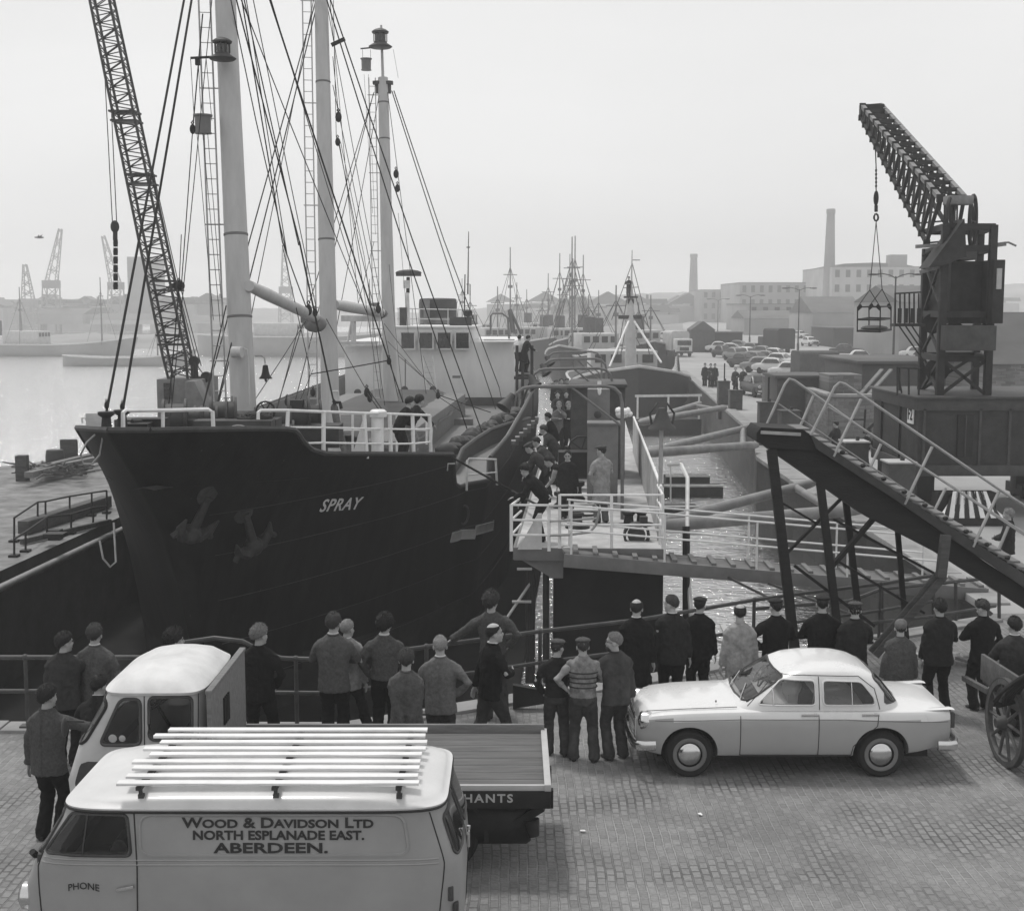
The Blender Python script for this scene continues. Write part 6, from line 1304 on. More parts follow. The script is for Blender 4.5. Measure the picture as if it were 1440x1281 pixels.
    sec = [(hem, .198 if top != 'sweater' else .178, .142 if top != 'sweater' else .132), (hem * .55, .19, .138), (.03, .180, .132), (.12, .176, .128), (.26, .188, .132), (.36, .200, .128), (.425, .200, .114), (.47, .185, .104), (.505, .15, .094), (.535, .108, .084), (.565, .072, .074)]
    if hem < -.3: sec.insert(0, (hem, .225, .165)); sec[1] = (hem * .75, .212, .155)
    j.loft([[(Pv + u * d if d > 0 else Pv + Vector((0, 0, d)) + Vector((u.x, u.y, 0)) * .02) + X * w_ * bw * math.cos(a) + F * dp * bw * math.sin(a) for a in [i * .3491 for i in range(18)]] for d, w_, dp in sec])
    cuff = .9 if top != 'vest' else .62
    for sh, el, wr in arm_pts:
        if top == 'vest': j.ell(sh, (.07, .07, .075), 10, 8); continue
        j.path([sh - X * (.03 if sh.x > 0 else -.03), sh.lerp(el, .25), sh.lerp(el, .6), el, el.lerp(wr, .5), el.lerp(wr, .97)], .06, n=12, r_list=[.072 * bulk, .074 * bulk, .066, .062, .055, .05])
    nm = {'suit': 'jacket', 'sweater': 'sweater', 'coat': 'coat', 'vest': 'pullover', 'mac': 'coat'}[top]
    jk = soft(j.build(nm, CL[tc], rt), .0145 * vox, 4, .03)
    if vox < 1.1 and top in ('suit', 'mac', 'coat'):
        sm = MB(); sm.path([(Pv + u * d if d > 0 else Pv + Vector((0, 0, d))) - F * (dp * bw + .006) for d, w_, dp in sec[:-2]], .003, n=5); sm.build('back_seam', CL[tc], rt)
        for s in (-1, 1): pm = MB(); q = Pv + X * s * .125 * bw - F * (.118 * bw) + Vector((0, 0, -.03)); pm.beam(q + Vector((s * -.035, -.004, 0)), q + Vector((s * .04, .028, .006)), .008, .04); 
    if top == 'vest':
        for d in (.14, .21, .28, .35): sm = MB(); sm.path([Pv + u * d + X * (.178 + .05 * d) * bw * 1.035 * math.cos(a) + F * .1345 * bw * 1.0 * math.sin(a) for a in [i * .2618 for i in range(24)]], .009, n=5, closed=True); sm.build('knit_stripe', CL['charcoal'], jk)
        for sh, el, wr in arm_pts: sv = MB(); sv.path([sh - Vector((0, 0, .02)), sh.lerp(el, .4), el, el.lerp(wr, .45)], .06, n=12, r_list=[.07, .066, .06, .05]); soft(sv.build('shirt_sleeve', CL[sleeve or 'white'], rt), .014 * vox, 3, .014)
    elif top in ('suit', 'mac', 'coat') and vox < 1.5:
        cm = MB(); cm.path([N - u * .005 + X * .069 * math.cos(a) + F * .073 * math.sin(a) + u * (.028 if math.sin(a) < .2 else .028 - .07 * (math.sin(a) - .2)) for a in [i * .3927 for i in range(16)]], .014, n=6, closed=True); cm.build('jacket_collar', CL[tc], rt)
    if collar:
        cm = MB(); cm.path([N + u * .032 + X * .06 * math.cos(a) + F * .062 * math.sin(a) for a in [i * .3927 for i in range(16)]], .013, n=6, closed=True); cm.build('shirt_collar', CL[collar], rt)
    # --- hair and hats
    def hair_shell(m0, m1, thick, front, side, back, rough_):
        rows = []; NA = 60; NR = 17
        for i in range(NR):
            row = []
            for jx in range(NA):
                a = 2 * math.pi * jx / NA; cf = math.cos(a); zl = (side + (front - side) * max(0, cf) ** 1.5 if cf > 0 else side + (back - side) * (-cf) ** 1.2) + .008 * noise.noise(Vector((a * 3, h * 30, 0)))
                ph0 = m0; ph1 = math.acos(max(-1, min(1, zl / .098))); ph = ph0 + (max(ph1, ph0 + .02) - ph0) * i / (NR - 1)
                e = thick * (1 if i < NR - 2 else (.6 if i == NR - 2 else -.3)); 
                d = Vector((math.sin(ph) * math.sin(a), math.sin(ph) * math.cos(a), math.cos(ph))); e += rough_ * noise.noise(d * 9 + Vector((h * 50, 0, 0))) + rough_ * .9 * noise.noise(d * 22)
                row.append(H(d.x * (.078 + e), -.012 + d.y * (.099 + e), .035 + d.z * (.094 + e)))
            rows.append(row)
        m1.loft(rows, cap=False)
        rr = random.Random(int(h * 1e4))
        for q in range(0 if hat or vox > 1.3 else 620):
            i, jx = rr.randrange(1, NR - 1), rr.randrange(NA); p = rows[i][jx]; nrm = (p - hc_).normalized(); tg = nrm.cross(Vector((rr.uniform(-1, 1), rr.uniform(-1, 1), .2))).normalized(); dn = (rows[min(NR - 1, i + 2)][jx] - p); dn = dn.normalized() if dn.length > 1e-5 else tg
            a = p - nrm * .003; b = p + dn * rr.uniform(.012, .038) + nrm * (.004 + rough_ * rr.uniform(.3, 1.6)) + tg * rr.uniform(-.01, .01); m1.add([a - tg * .006, a + tg * .006, b], [(0, 1, 2)])
        return m1
    if hair != 'none' and hat is None or hat:
        hm_ = MB()
        st = {'short': (.02, .014, .055, -.03, -.09, .011), 'curly': (.02, .026, .05, -.05, -.10, .022), 'quiff': (.02, .022, .06, -.03, -.075, .014), 'bald': (.95, .006, .095, -.03, -.085, .004), 'crop': (.02, .006, .055, -.02, -.075, .006)}[hair]
        hair_shell(st[0], hm_, st[1] if not hat else .003, *st[2:]); hm_.build('hair', HAIRM[hc], rt, angle=80)
    if hat == 'flat':
        cm = MB(); cm.ell(H(0, -.004, .088), (.101, .122, .042), 20, 8, H3 @ Matrix.Rotation(R(9), 3, 'X').inverted()); cm.ell(H(0, .03, .082), (.088, .095, .034), 18, 8, H3); cp = cm.build('flat_cap', CL['cap'] if tc not in ('black',) else CL['capd'], rt)
        cm = MB(); cm.ell(H(0, .112, .064), (.072, .05, .009), 16, 6, H3 @ Matrix.Rotation(R(14), 3, 'X').inverted()); cm.build('cap_peak', CL['capd'], cp)
    if hat == 'knit':
        cm = MB(); cm.ell(H(0, -.012, .055), (.093, .113, .092), 20, 12, H3); soft(cm.build('knitted_cap', CL['grey'], rt), .012, 2, .018)
    if face:
        em = MB()
        for s in (-1, 1): em.ell(H(s * .03, .082, .006), (.011, .006, .006), 8, 6, H3); em.ell(H(s * .031, .09, .026), (.018, .005, .005), 8, 5, H3)
        em.ell(H(0, .098, -.067), (.02, .004, .0035), 8, 5, H3); em.build('face_features', HAIRM['dark'], rt)
    if beard: bm_ = MB(); bm_.ell(H(0, .052, -.085), (.05, .05, .045), 14, 8, H3); bm_.build('beard', HAIRM['brown'], rt)
    if glasses:
        gm = MB()
        for s in (-1, 1): gm.path([H(s * .032 + .022 * math.cos(a), .103, .006 + .018 * math.sin(a)) for a in [i * .628 for i in range(10)]], .003, n=4, closed=True); gm.path([H(s * .054, .102, .01), H(s * .076, .0, .006)], .003, n=4)
        gm.build('spectacles', BLK, rt)
    return rt, arm_pts
def stand(label, px, ytop, D, z0=0, **kw):
    p = P(px, ytop, D); lean = kw.pop('bend', 0); ht = kw.pop('h', None) or (p.z - z0 - (.015 if kw.get('hat') else 0)); kw['h'] = ht
    g = Vector((p.x, p.y, z0)); return person(label, g, **kw)
yw = R
C_ = 'onlookers along the quay'
stand('dark-haired man in a dark jacket at the far left railing, head turned right', 88, 893, 17.1, tc='charcoal', lc='black', arms=('side', 'rail'), head=(R(45), 0), face=True, group=C_)
stand('fair-haired man in a pale-creased windcheater beside the left railing', 132, 882, 17.3, tc='tweed', lc='black', hc='brown', arms=('pocket', 'pocket'), group=C_, collar='white')
stand('man in a rough dark jacket stretching his right arm toward the lorry', 64, 968, 14.7, tc='sweater', lc='black', arms=('side', 'out'), head=(R(20), 0), group=C_, rz=R(-10))
stand('stooping dark-haired man with a white collar behind the lorry windscreen', 134, 985, 15.6, h=1.6, tc='dark', lc='black', collar='white', head=(R(30), 0), lean=.25, arms=('front', 'front'), group=C_)
stand('dark-haired youth whose head shows over the lorry cab roof', 243, 889, 17.0, tc='sweater', lc='dark', hair='curly', head=(R(62), 0), face=True, arms=('pocket', 'pocket'), group=C_)
stand('fair curly-quiffed man in a black suit beside the lorry headboard', 363, 883, 17.4, tc='black', lc='black', hair='quiff', hc='fair', head=(R(42), 0), arms=('front', 'pocket'), feet=((-.14, 0), (.2, .0)), group=C_, face=True)
stand('tall man in a tweed jacket and dark trousers, hands out of sight', 468, 866, 17.7, tc='tweed', lc='black', hc='brown', collar='white', head=(R(14), 0), arms=('front', 'front'), group=C_)
stand('man in a pale jacket half hidden behind the tall tweed jacket', 487, 875, 18.1, tc='light', lc='dark', hc='grey', hair='crop', head=(R(35), 0), arms=('side', 'side'), feet=((-.06, .05), (.3, .12)), group=C_, collar='white')
stand('dark curly-haired man in a grey sweater with a white collar showing', 540, 868, 17.9, top='sweater', tc='sweater', lc='black', hair='curly', collar='white', head=(R(18), 0), arms=('pocket', 'front'), group=C_)
stand('man in a dark tweed jacket with his hands clasped behind his back', 571, 917, 16.2, tc='tweed', lc='charcoal', hc='brown', arms=('behind', 'behind'), group=C_, bulk=1.06)
stand('white-haired man in a light grey jacket standing right of the clasped hands', 619, 898, 16.9, tc='grey', lc='charcoal', hair='crop', hc='grey', head=(R(-8), 0), arms=('front', 'hip'), group=C_, collar='white', bulk=1.05)
stand('tousle-haired young man in denims leaning on the railing with arms spread', 693, 835, 19.1, top='sweater', tc='sweater', lc='denim', hair='curly', hc='brown', head=(R(25), 0), arms=('spread', 'hip'), lean=-.08, roll=-.06, feet=((-.08, -.1), (.14, .1)), group=C_)
stand('balding man in a dark overcoat striding past, side-on to the crowd', 690, 880, 17.5, top='suit', tc='black', lc='charcoal', hair='bald', hc='dark', rz=R(-68), head=(R(12), -.12), face=True, arms=('back', 'front'), feet=((-.09, -.28), (.09, .3)), group=C_, lean=.06, collar='white', bulk=1.05)
stand('man in a flat cap and dark dungarees, left of the striped pullover', 783, 900, 17.5, top='sweater', tc='dark', lc='denim', hat='flat', hc='brown', head=(R(35), 0), arms=('pocket', 'front'), bulk=.98, feet=((-.12, .05), (.13, -.02)), group=C_)
vest, _ = stand('man in a flat cap and sleeveless striped pullover seen from behind', 820, 898, 17.3, top='vest', tc='vest', sleeve='light', lc='blue', hat='flat', hc='brown', head=(R(-12), 0), arms=('hip', 'front'), feet=((-.13, 0), (.17, -.03)), group=C_, collar='light', bulk=1.1)
vest.rotation_euler.z = R(-6)
stand('bearded man in spectacles and a boiler suit looking left across the quay', 867, 893, 17.35, top='suit', tc='blue', lc='blue', hair='crop', hc='fair', beard=True, glasses=True, face=True, head=(R(-62), -.05), rz=R(18), arms=('front', 'side'), lean=.06, feet=((-.1, 0), (.13, .04)), group=C_)
stand('bald man in a black overcoat behind the bearded man', 895, 846, 19.0, top='mac', tc='black', lc='black', hair='bald', head=(R(15), 0), glasses=True, arms=('side', 'side'), group=C_, collar='white')
stand('bareheaded man in a dark suit with his face turned left', 946, 840, 19.2, tc='dark', lc='black', hair='crop', hc='brown', head=(R(-52), 0), face=True, arms=('side', 'side'), group=C_, collar='white', bulk=1.06)
stand('man in a dark flat cap tucked behind the dark suit', 984, 841, 19.6, tc='black', lc='black', hat='flat', head=(R(30), 0), arms=('side', 'side'), group=C_)
stand('bald man in a long pale raincoat behind the car bonnet', 1041, 853, 18.9, top='coat', tc='light', lc='charcoal', hair='bald', hc='dark', arms=('side', 'side'), group=C_, head=(R(5), 0))
stand('capped man in black beside the first leg of the steep gangway', 1092, 843, 19.3, tc='black', lc='black', hat='flat', head=(R(-20), 0), arms=('hip', 'front'), group=C_)
stand('broad man in a flat cap and black jacket standing between the trestle legs', 1157, 839, 19.3, tc='black', lc='black', hat='flat', head=(R(12), 0), arms=('front', 'hip'), group=C_, bulk=1.1, collar='light')
stand('man in a dark beret and jacket above the rear of the car roof', 1203, 847, 19.1, tc='dark', lc='black', hair='curly', hat='flat', head=(R(15), 0), arms=('side', 'front'), group=C_, collar='light')
stand('short stout figure in a knitted cap and grey jacket behind the car boot', 1267, 873, 18.5, tc='sweater', lc='dark', hat='knit', head=(R(10), 0), arms=('side', 'side'), group=C_, bulk=1.12)
stand('dark-haired man in a rumpled dark jacket right of the knitted cap', 1323, 846, 19.3, tc='dark', lc='black', head=(R(-8), 0), arms=('side', 'front'), feet=((-.13, 0), (.13, 0)), group=C_, bulk=1.12)
stand('man in black with his head tilted back to look up at the crane', 1384, 846, 19.5, tc='black', lc='black', hc='brown', head=(R(-28), .42), rz=R(12), arms=('front', 'pocket'), face=True, group=C_)
stand('man in a grey jacket at the right edge behind the handcart', 1428, 868, 18.3, h=1.66, tc='charcoal', lc='dark', head=(R(-10), 0), arms=('front', 'front'), group=C_, collar='white')
# on the ship and the dock
W_ = 'people on the ship and dock'
def crew(label, px, py, D, z0, h=1.72, **kw):
    p = P(px, py, D); kw.setdefault('vox', 1.6); kw.setdefault('group', W_); return person(label, Vector((p.x, p.y, z0)), h=h, **kw)
crew('dark-haired man leaning on the bow rail, nearer of the two', 563, 600, 32.2, 2.1, rz=R(-55), lean=.55, top='sweater', tc='black', lc='dark', arms=('fold', 'fold'), head=(R(10), -.1), face=True, hair='quiff')
crew('curly-haired man leaning beside him on the bow rail, nearly hidden', 578, 600, 32.6, 2.1, rz=R(-55), lean=.5, top='sweater', tc='dark', lc='light', arms=('fold', 'reach'), head=(R(5), -.15), face=True, hair='curly')
crew('man in a white shirt high on the access tower beside the bridge', 729, 500, 60.5, 2.95, h=1.68, rz=R(-20), lean=.25, top='sweater', tc='white', lc='black', arms=('rail', 'rail'), vox=2)
crew('man in a long dark coat leaning over the access tower rail', 738, 500, 60, 2.95, h=1.7, rz=R(-60), lean=.35, top='coat', tc='black', lc='black', arms=('rail', 'rail'), vox=2)
crew('man in a dark jacket leaning far out over the front guard rail of the dock', 761, 760, 28.1, 1.0, h=1.78, rz=R(82), lean=.72, tc='black', lc='black', arms=('reach', 'down'), head=(R(35), .1), face=True, hair='quiff', vox=1.2)
crew('grey-haired man bending over the dock edge, behind the man at the guard rail', 765, 690, 33, 1.0, h=1.74, rz=R(75), lean=.8, tc='charcoal', lc='black', arms=('down', 'down'), hc='brown', hat='flat')
crew('crouching man in dark overalls, second in the row along the dock edge', 772, 675, 34.6, 1.0, h=1.68, rz=R(78), lean=.72, tc='blue', lc='dark', arms=('reach', 'reach'), collar='white')
crew('broad man in a worn grey jacket bending in the middle of the dock-edge row', 780, 655, 37, 1.0, h=1.76, rz=R(72), lean=.66, tc='charcoal', lc='charcoal', arms=('rail', 'reach'), bulk=1.12, hc='brown')
crew('man in a dark suit and white collar farthest along the dock-edge row', 779, 640, 41, 1.0, h=1.7, rz=R(66), lean=.4, tc='black', lc='black', arms=('rail', 'rail'), collar='white')
crew('dark figure stooping low with bare forearm over the hatch gear', 797, 700, 31.6, 1.0, h=1.68, rz=R(85), lean=1.05, top='vest', tc='black', sleeve='light', lc='denim', arms=('down', 'down'))
crew('man in a dark open jacket facing the camera beside the capstan', 798, 715, 30.9, 1.0, h=1.6, rz=R(172), tc='dark', lc='dark', collar='white', face=True, arms=('side', 'side'), glasses=True)
crew('man in a pale dust coat and light cap standing on the dock platform', 846, 735, 30.5, 1.0, h=1.77, rz=R(20), top='coat', tc='light', lc='grey', hat='flat', arms=('pocket', 'front'), head=(R(-35), 0), vox=1.1, bulk=1.05)
crew('man in a long grey overcoat facing the camera beside the dark deckhouse', 786, 640, 45, 1.0, h=1.72, rz=R(175), top='coat', tc='grey', lc='dark', hc='grey', arms=('chin', 'fold'), face=True, vox=2)
crew('grey-haired man in a dark coat facing the camera, right of the grey overcoat', 799, 640, 45, 1.0, h=1.72, rz=R(190), top='mac', tc='dark', lc='black', hc='grey', arms=('fold', 'side'), face=True, vox=2)
for px, D, tc, lab in ((784, 50.5, 'charcoal', 'man half hidden behind the grey overcoat'), (796, 50.8, 'dark', 'man half hidden behind the grey-haired man in the dark coat')):
    crew(lab, px, 600, D, 1.0, h=1.7, rz=R(180), tc=tc, lc='dark', arms=('side', 'fold'), vox=2.2)
for px, D, tc, hat, lab in ((782, 58, 'dark', 'flat', 'capped man at the left of the group at the far end of the dock'), (789, 60, 'charcoal', None, 'bareheaded man in grey in the group at the far end of the dock'), (797, 61, 'dark', 'flat', 'tallest man, in the middle of the group at the far end of the dock'), (804, 59, 'black', None, 'man in black in the group at the far end of the dock'), (811, 58, 'dark', 'flat', 'shorter man at the right of the far group by the deckhouse')):
    crew(lab, px, 560, D, 1.0, h=1.7 + .08 * math.sin(px), rz=R(150 + 8 * (px % 7)), tc=tc, lc='dark', hat=hat, arms=('fold', 'side'), vox=2.4)
crew('capped man in dark clothes standing below the brick yard wall', 1175, 640, 49, 0, h=1.72, rz=R(40), tc='dark', lc='dark', hat='flat', arms=('front', 'front'), group='men on the far quay')
crew('dark stooping man by the pale pipe frame near the portal crane', 1214, 640, 46, 0, h=1.72, rz=R(-60), lean=.4, tc='dark', lc='dark', arms=('reach', 'reach'), group='men on the far quay')
crew('man in a dark jacket at the right, beyond the steep gangway handrail', 1416, 800, 28.0, 0, h=1.7, rz=R(60), tc='dark', lc='light', hc='grey', arms=('front', 'front'), group='men on the far quay', vox=1.3)
for px, py, tc, arm, lab in ((991, 544, 'dark', 'side', 'man in a long dark coat, left of three men standing on the far road'), (999, 545, 'charcoal', 'fold', 'middle one of three men standing on the far road'), (1005, 545, 'dark', 'rail', 'man with one arm raised to the marker post on the far road')):
    p = G(px, py, 0); person(lab, p, rz=R(170), top='mac', tc=tc, lc='black', arms=('side', arm), vox=3, group='men on the far quay')
for px, lab in ((1033.5, 'left one of two dark-coated men walking up the quay road'), (1044.5, 'right one of two dark-coated men walking up the quay road')):
    person(lab, G(px, 553, 0), rz=R(185), h=1.75, top='mac', tc='charcoal', lc='black', arms=('front', 'side'), hc='grey', vox=3, group='men on the far quay', face=False)
# ================================================================ BACKGROUND
BRK = brick_mat('yard_brick', .15, .2, .45, .15, var=.3, bump=.3, plane='XZ', msize=.08); BRK2 = brick_mat('yard_brick_side', .13, .18, .45, .15, var=.3, bump=.3, plane='YZ', msize=.08)
FB = mat('far_haze_tone', .24, .9, .3, .08); FB2 = mat('far_building_pale', .34, .9, .25, .1); FROOF = mat('slate_roof', .09, .8, .3, .3); FDK = mat('far_dark', .03, .8, .3, .5)  # FB lightened in tone, putting part of the haze into the colour
def xw(px, D): return (px - 720) / 1850 * D
# yard wall
wl = thing('brick_yard_wall', 'pale brick yard wall with coping on the quay behind the steep gangway', 'wall', (13.3, 55, 0))
m = MB(); m.box((15.2, 55.15, 1.1), (3.8, .3, 2.2)); m.build('wall', BRK, wl, world=True)
m = MB(); a, b = Vector((13.45, 55, 0)), Vector((13.9, 72, 0)); m.box((13.62, 63.5, 1.1), (.3, 17, 2.2), rz=-.026); m.build('wall', BRK2, wl, world=True)
m = MB(); m.box((15.2, 55.15, 2.25), (3.95, .42, .12)); m.box((13.62, 63.5, 2.25), (.42, 17.2, .12), rz=-.026); m.build('coping', CONC, wl, world=True, bevel=.02)
def hut(name, label, cat, x0, x1, ytop, D, dep, m_, roof=None, z0=0, group=None, over=.1):
    zt = P((x0 + x1) / 2, ytop, D).z; X0, X1 = xw(x0, D), xw(x1, D); t_ = thing(name, label, cat, ((X0 + X1) / 2, D, z0), 0, group)
    mb = MB(); mb.box((0, dep / 2, (zt - z0) / 2), (X1 - X0, dep, zt - z0)); w_ = mb.build('walls', m_, t_, bevel=.02)
    if roof == 'flat': mb = MB(); mb.box((0, dep / 2, zt - z0 + .06), (X1 - X0 + over * 2, dep + over * 2, .14)); mb.build('roof', FROOF, t_, bevel=.02)
    if roof and roof != 'flat':
        W2 = (X1 - X0) / 2 + over; rz_ = roof; mb = MB()
        if rz_ > 0: mb.prism([(-W2, 0), (W2, 0), (W2 * .05, rz_), (-W2 * .05, rz_)], dep + 2 * over, (0, dep + over, zt - z0), (1, 0, 0), (0, 0, 1))
        else: mb.prism([(-over, 0), (dep + over, 0), (dep * .5, -rz_)], X1 - X0 + 2 * over, (-W2, 0, zt - z0), (0, 1, 0), (0, 0, 1))
        mb.build('roof', FROOF, t_)
    return t_, X1 - X0, zt - z0
hut('dark_store', 'low dark store with a block-work front inside the brick yard wall', 'store', 1093, 1166, 532, 60, 3, DKG, 'flat')
hut('blockwork_bay', 'pale blockwork bay at the corner of the brick yard', 'wall', 1166, 1212, 527, 58, 2, BRK)
hut('long_dark_shed', 'long low dark shed with a flat roof behind the portal crane', 'shed', 1212, 1330, 511, 66, 8, DKG, 'flat', over=.3)
hut('brick_warehouse', 'dark brick warehouse with a sloping roof at the right edge behind the crane', 'warehouse', 1395, 1560, 512, 62, 12, BRK, -2.4)
lt = thing('leaning_timbers', 'pair of long planks leaning against the long dark shed', 'timber', (xw(1215, 60), 60, 0))
for k in (0, 1): m = MB(); m.beam(P(1205 + k * 12, 560, 57), P(1240 + k * 13, 520, 60), .16, .08); m.build('plank', WOODX, lt, world=True)
pf = thing('pipe_frame', 'pale bent pipe frame standing by the portal crane', 'pipe frame', G(1255, 660, 0))
m = MB(); m.path([P(1257, 650, 44), P(1257, 603, 44), P(1254, 599, 44), P(1240, 599, 44), P(1238, 610, 44)], .05); m.build('bent_pipe', GALV, pf, world=True)
m = MB(); m.path([P(1196, 590, 46), P(1217, 590, 46)], .03); m.tube(P(1217, 576, 46), P(1215, 610, 46), .04); m.build('wall_bracket', BLK, pf, world=True); m = MB(); m.path([P(1220, 604, 45), P(1228, 597, 45), P(1234, 592, 45), P(1236, 600, 45)], .06); m.build('stop_valve', BLK, pf, world=True)
# street lamps
def lamp(px, D, hgt, label, arm):
    t_ = thing('street_lamp', label, 'street lamp', (xw(px, D), D, 0), 0, 'twin-arm street lamps along the quay road'); s = hgt / 8
    m = MB(); m.tube((0, 0, 0), (0, 0, hgt - .1), .11 * s, .06 * s, 8); m.tube((0, 0, 0), (0, 0, 1.1), .16 * s, n=8); m.build('post', STEEL, t_)
    for sd in (-1, 1):
        m = MB(); m.path([Vector((0, 0, hgt - .25)), Vector((sd * arm * .35, 0, hgt)), Vector((sd * arm * .75, 0, hgt + .12)), Vector((sd * arm, 0, hgt + .1))], .045 * s); m.build('arm', STEEL, t_)
        m = MB(); m.ell((sd * (arm + .35), 0, hgt + .05), (.5, .16, .09), 10, 6); m.build('lamp_head', STEEL, t_)
lamp(1255, 110, 8.5, 'nearest twin-arm street lamp, behind the hanging cradle', 1.5); lamp(1121, 174, 8.2, 'twin-arm street lamp rising beside the dark lorry on the quay road', 1.5); lamp(1053, 205, 7.5, 'twin-arm street lamp over the middle of the parked cars', 1.5); lamp(1008, 262, 7.2, 'farthest twin-arm street lamp, right of the short chimney', 1.5)
# chimneys and mills
def chimney(px, ytop, D, w0, w1, label):
    t_ = thing('factory_chimney', label, 'chimney', (xw(px, D), D, 0)); z = P(px, ytop, D).z; m = MB(); m.lathe([(w0, 0), (w0, z * .3), (w1, z - 1.6), (w1 * 1.12, z - 1.4), (w1 * 1.12, z - .2), (w1, z), (w1 * .7, z)], (0, 0, 0), n=16); m.build('shaft', FB, t_)
chimney(973, 358, 520, 1.9, 1.35, 'shorter factory chimney rising in the haze left of the mills'); chimney(1162, 296, 400, 1.9, 1.2, 'tall tapering factory chimney standing beside the big pale mill')
def mill(label, x0, x1, ytop, D, dep, rows, cols, roofk=0, m_=FB):
    t_, W2, Hh = hut('mill_building', label, 'mill', x0, x1, ytop, D, dep, m_, 'flat', group='mills behind the quay road'); k = 0
    for r in range(rows):
        for c in range(cols):
            x = -W2 / 2 + W2 * (c + .5) / cols; z = Hh * (r + .55) / rows; mb = MB(); mb.box((x, -.05, z), (W2 / cols * .42, .12, Hh / rows * .5)); mb.build('window', FDK, t_)
    if roofk: mb = MB(); mb.prism([(-W2 * .5, 0), (W2 * .5, 0), (W2 * .3, roofk), (0, roofk * 1.25), (-W2 * .3, roofk)], dep * .6, (0, dep * .8, Hh), (1, 0, 0), (0, 0, 1)); mb.build('curved_roof', FROOF, t_)
    return t_
mill('big pale mill with a curved gable behind the hanging cradle', 1166, 1300, 376, 395, 40, 4, 9, 1.2, FB2); mill('long flat-topped mill left of the tall chimney', 1038, 1160, 398, 430, 40, 3, 10); mill('lower range of grey works below the tall chimney', 1050, 1180, 428, 300, 30, 2, 8); mill('plain far block at the left end of the mills', 985, 1040, 408, 470, 30, 3, 5)
hut('roof_tank', 'square tank housing standing on the roof of the big pale mill', 'tank', 1247, 1270, 359, 400, 5, FB, z0=17.6)
hut('gabled_shed', 'shed with a pale pitched roof in the middle of the far yard', 'shed', 1140, 1215, 440, 240, 20, FB, -3.0); hut('low_works', 'long low works building across the far end of the quay road', 'works', 1045, 1150, 448, 270, 16, FB, -1.6); hut('goods_shed', 'dark goods shed under the hanging cradle on the far side of the road', 'shed', 1170, 1262, 462, 190, 14, FDK, 'flat'); hut('goods_shed', 'grey warehouse behind the crane machinery, right of the nearest street lamp', 'shed', 1262, 1400, 425, 150, 20, FB, -2.0)
hut('road_hut', 'dark hut with a pointed roof among the parked cars', 'hut', 971, 1004, 464, 170, 4, DKG, 1.1); hut('road_hut', 'long dark hut joined behind the parked cars', 'hut', 1004, 1043, 468, 176, 4, FDK, 'flat')
# parked cars
def mk_car(tone, name, kind):
    t_ = thing('parked_car', kind, 'car', (0, 0, 0)); mm = mat('far_car_' + name, tone, .35, .1, 2, spec=.4)
    m = MB(); rr = []
    for x, w_, zb, zt in ((-2.0, .6, .4, .66), (-1.9, .7, .3, .82), (-1.2, .77, .28, .9), (-.6, .78, .28, .94), (1.0, .78, .28, .94), (1.7, .74, .3, .9), (2.0, .6, .42, .78)): rr.append([Vector((w_ * a, x, zb + (zt - zb) * b)) for a, b in ((-.8, 0), (-1, .2), (-1, .75), (-.85, .98), (0, 1.06), (.85, .98), (1, .75), (1, .2), (.8, 0))])
    m.loft(rr); m.build('body', mm, t_)
    m = MB(); Shell([(.9, -.85, 1.3, .70, 5), (1.2, -.45, 1.1, .64, 5), (1.38, -.15, .9, .57, 4), (1.45, .1, .7, .35, 3)]).mesh(m, N=24, sub=1); m.xf(Matrix(((0, 1, 0, 0), (1, 0, 0, 0), (0, 0, 1, 0), (0, 0, 0, 1)))); m.build('roof', mm, t_)
    m = MB()
    for p in ((-.66, 0), (.66, 0)): pass
    m.add([(-.6, -.80, .98), (.6, -.80, .98), (.5, -.42, 1.32), (-.5, -.42, 1.32)], [(0, 1, 2, 3)]); o1 = m.build('windscreen', GLASS, t_, smooth=False)
    for s in (-1, 1): m = MB(); m.add([(s * .715, -.62, .98), (s * .715, 1.05, .98), (s * .61, .8, 1.33), (s * .61, -.3, 1.33)], [(0, 1, 2, 3)]); m.build('side_window', GLASS, t_, smooth=False)
    m = MB(); m.box((0, -2.03, .45), (1.4, .08, .13)); m.build('bumper', CHROME, t_); m = MB(); m.box((0, -1.99, .62), (.8, .06, .2)); m.build('grille', STEEL, t_)
    for s in (-1, 1): m = MB(); m.lathe([(.11, 0), (.1, .05), (0, .07)], (s * .55, -1.93, .7), (0, -1, 0), 10); m.build('headlight', CHROME, t_)
    for s in (-1, 1):
        for y in (-1.3, 1.15): m = MB(); m.lathe([(0, -.09), (.3, -.09), (.32, 0), (.3, .09), (.16, .1), (0, .1)], (s * .68, y, .32), (s, 0, 0), 16); m.build('wheel', RUBBER, t_)
    return t_
protos = {}
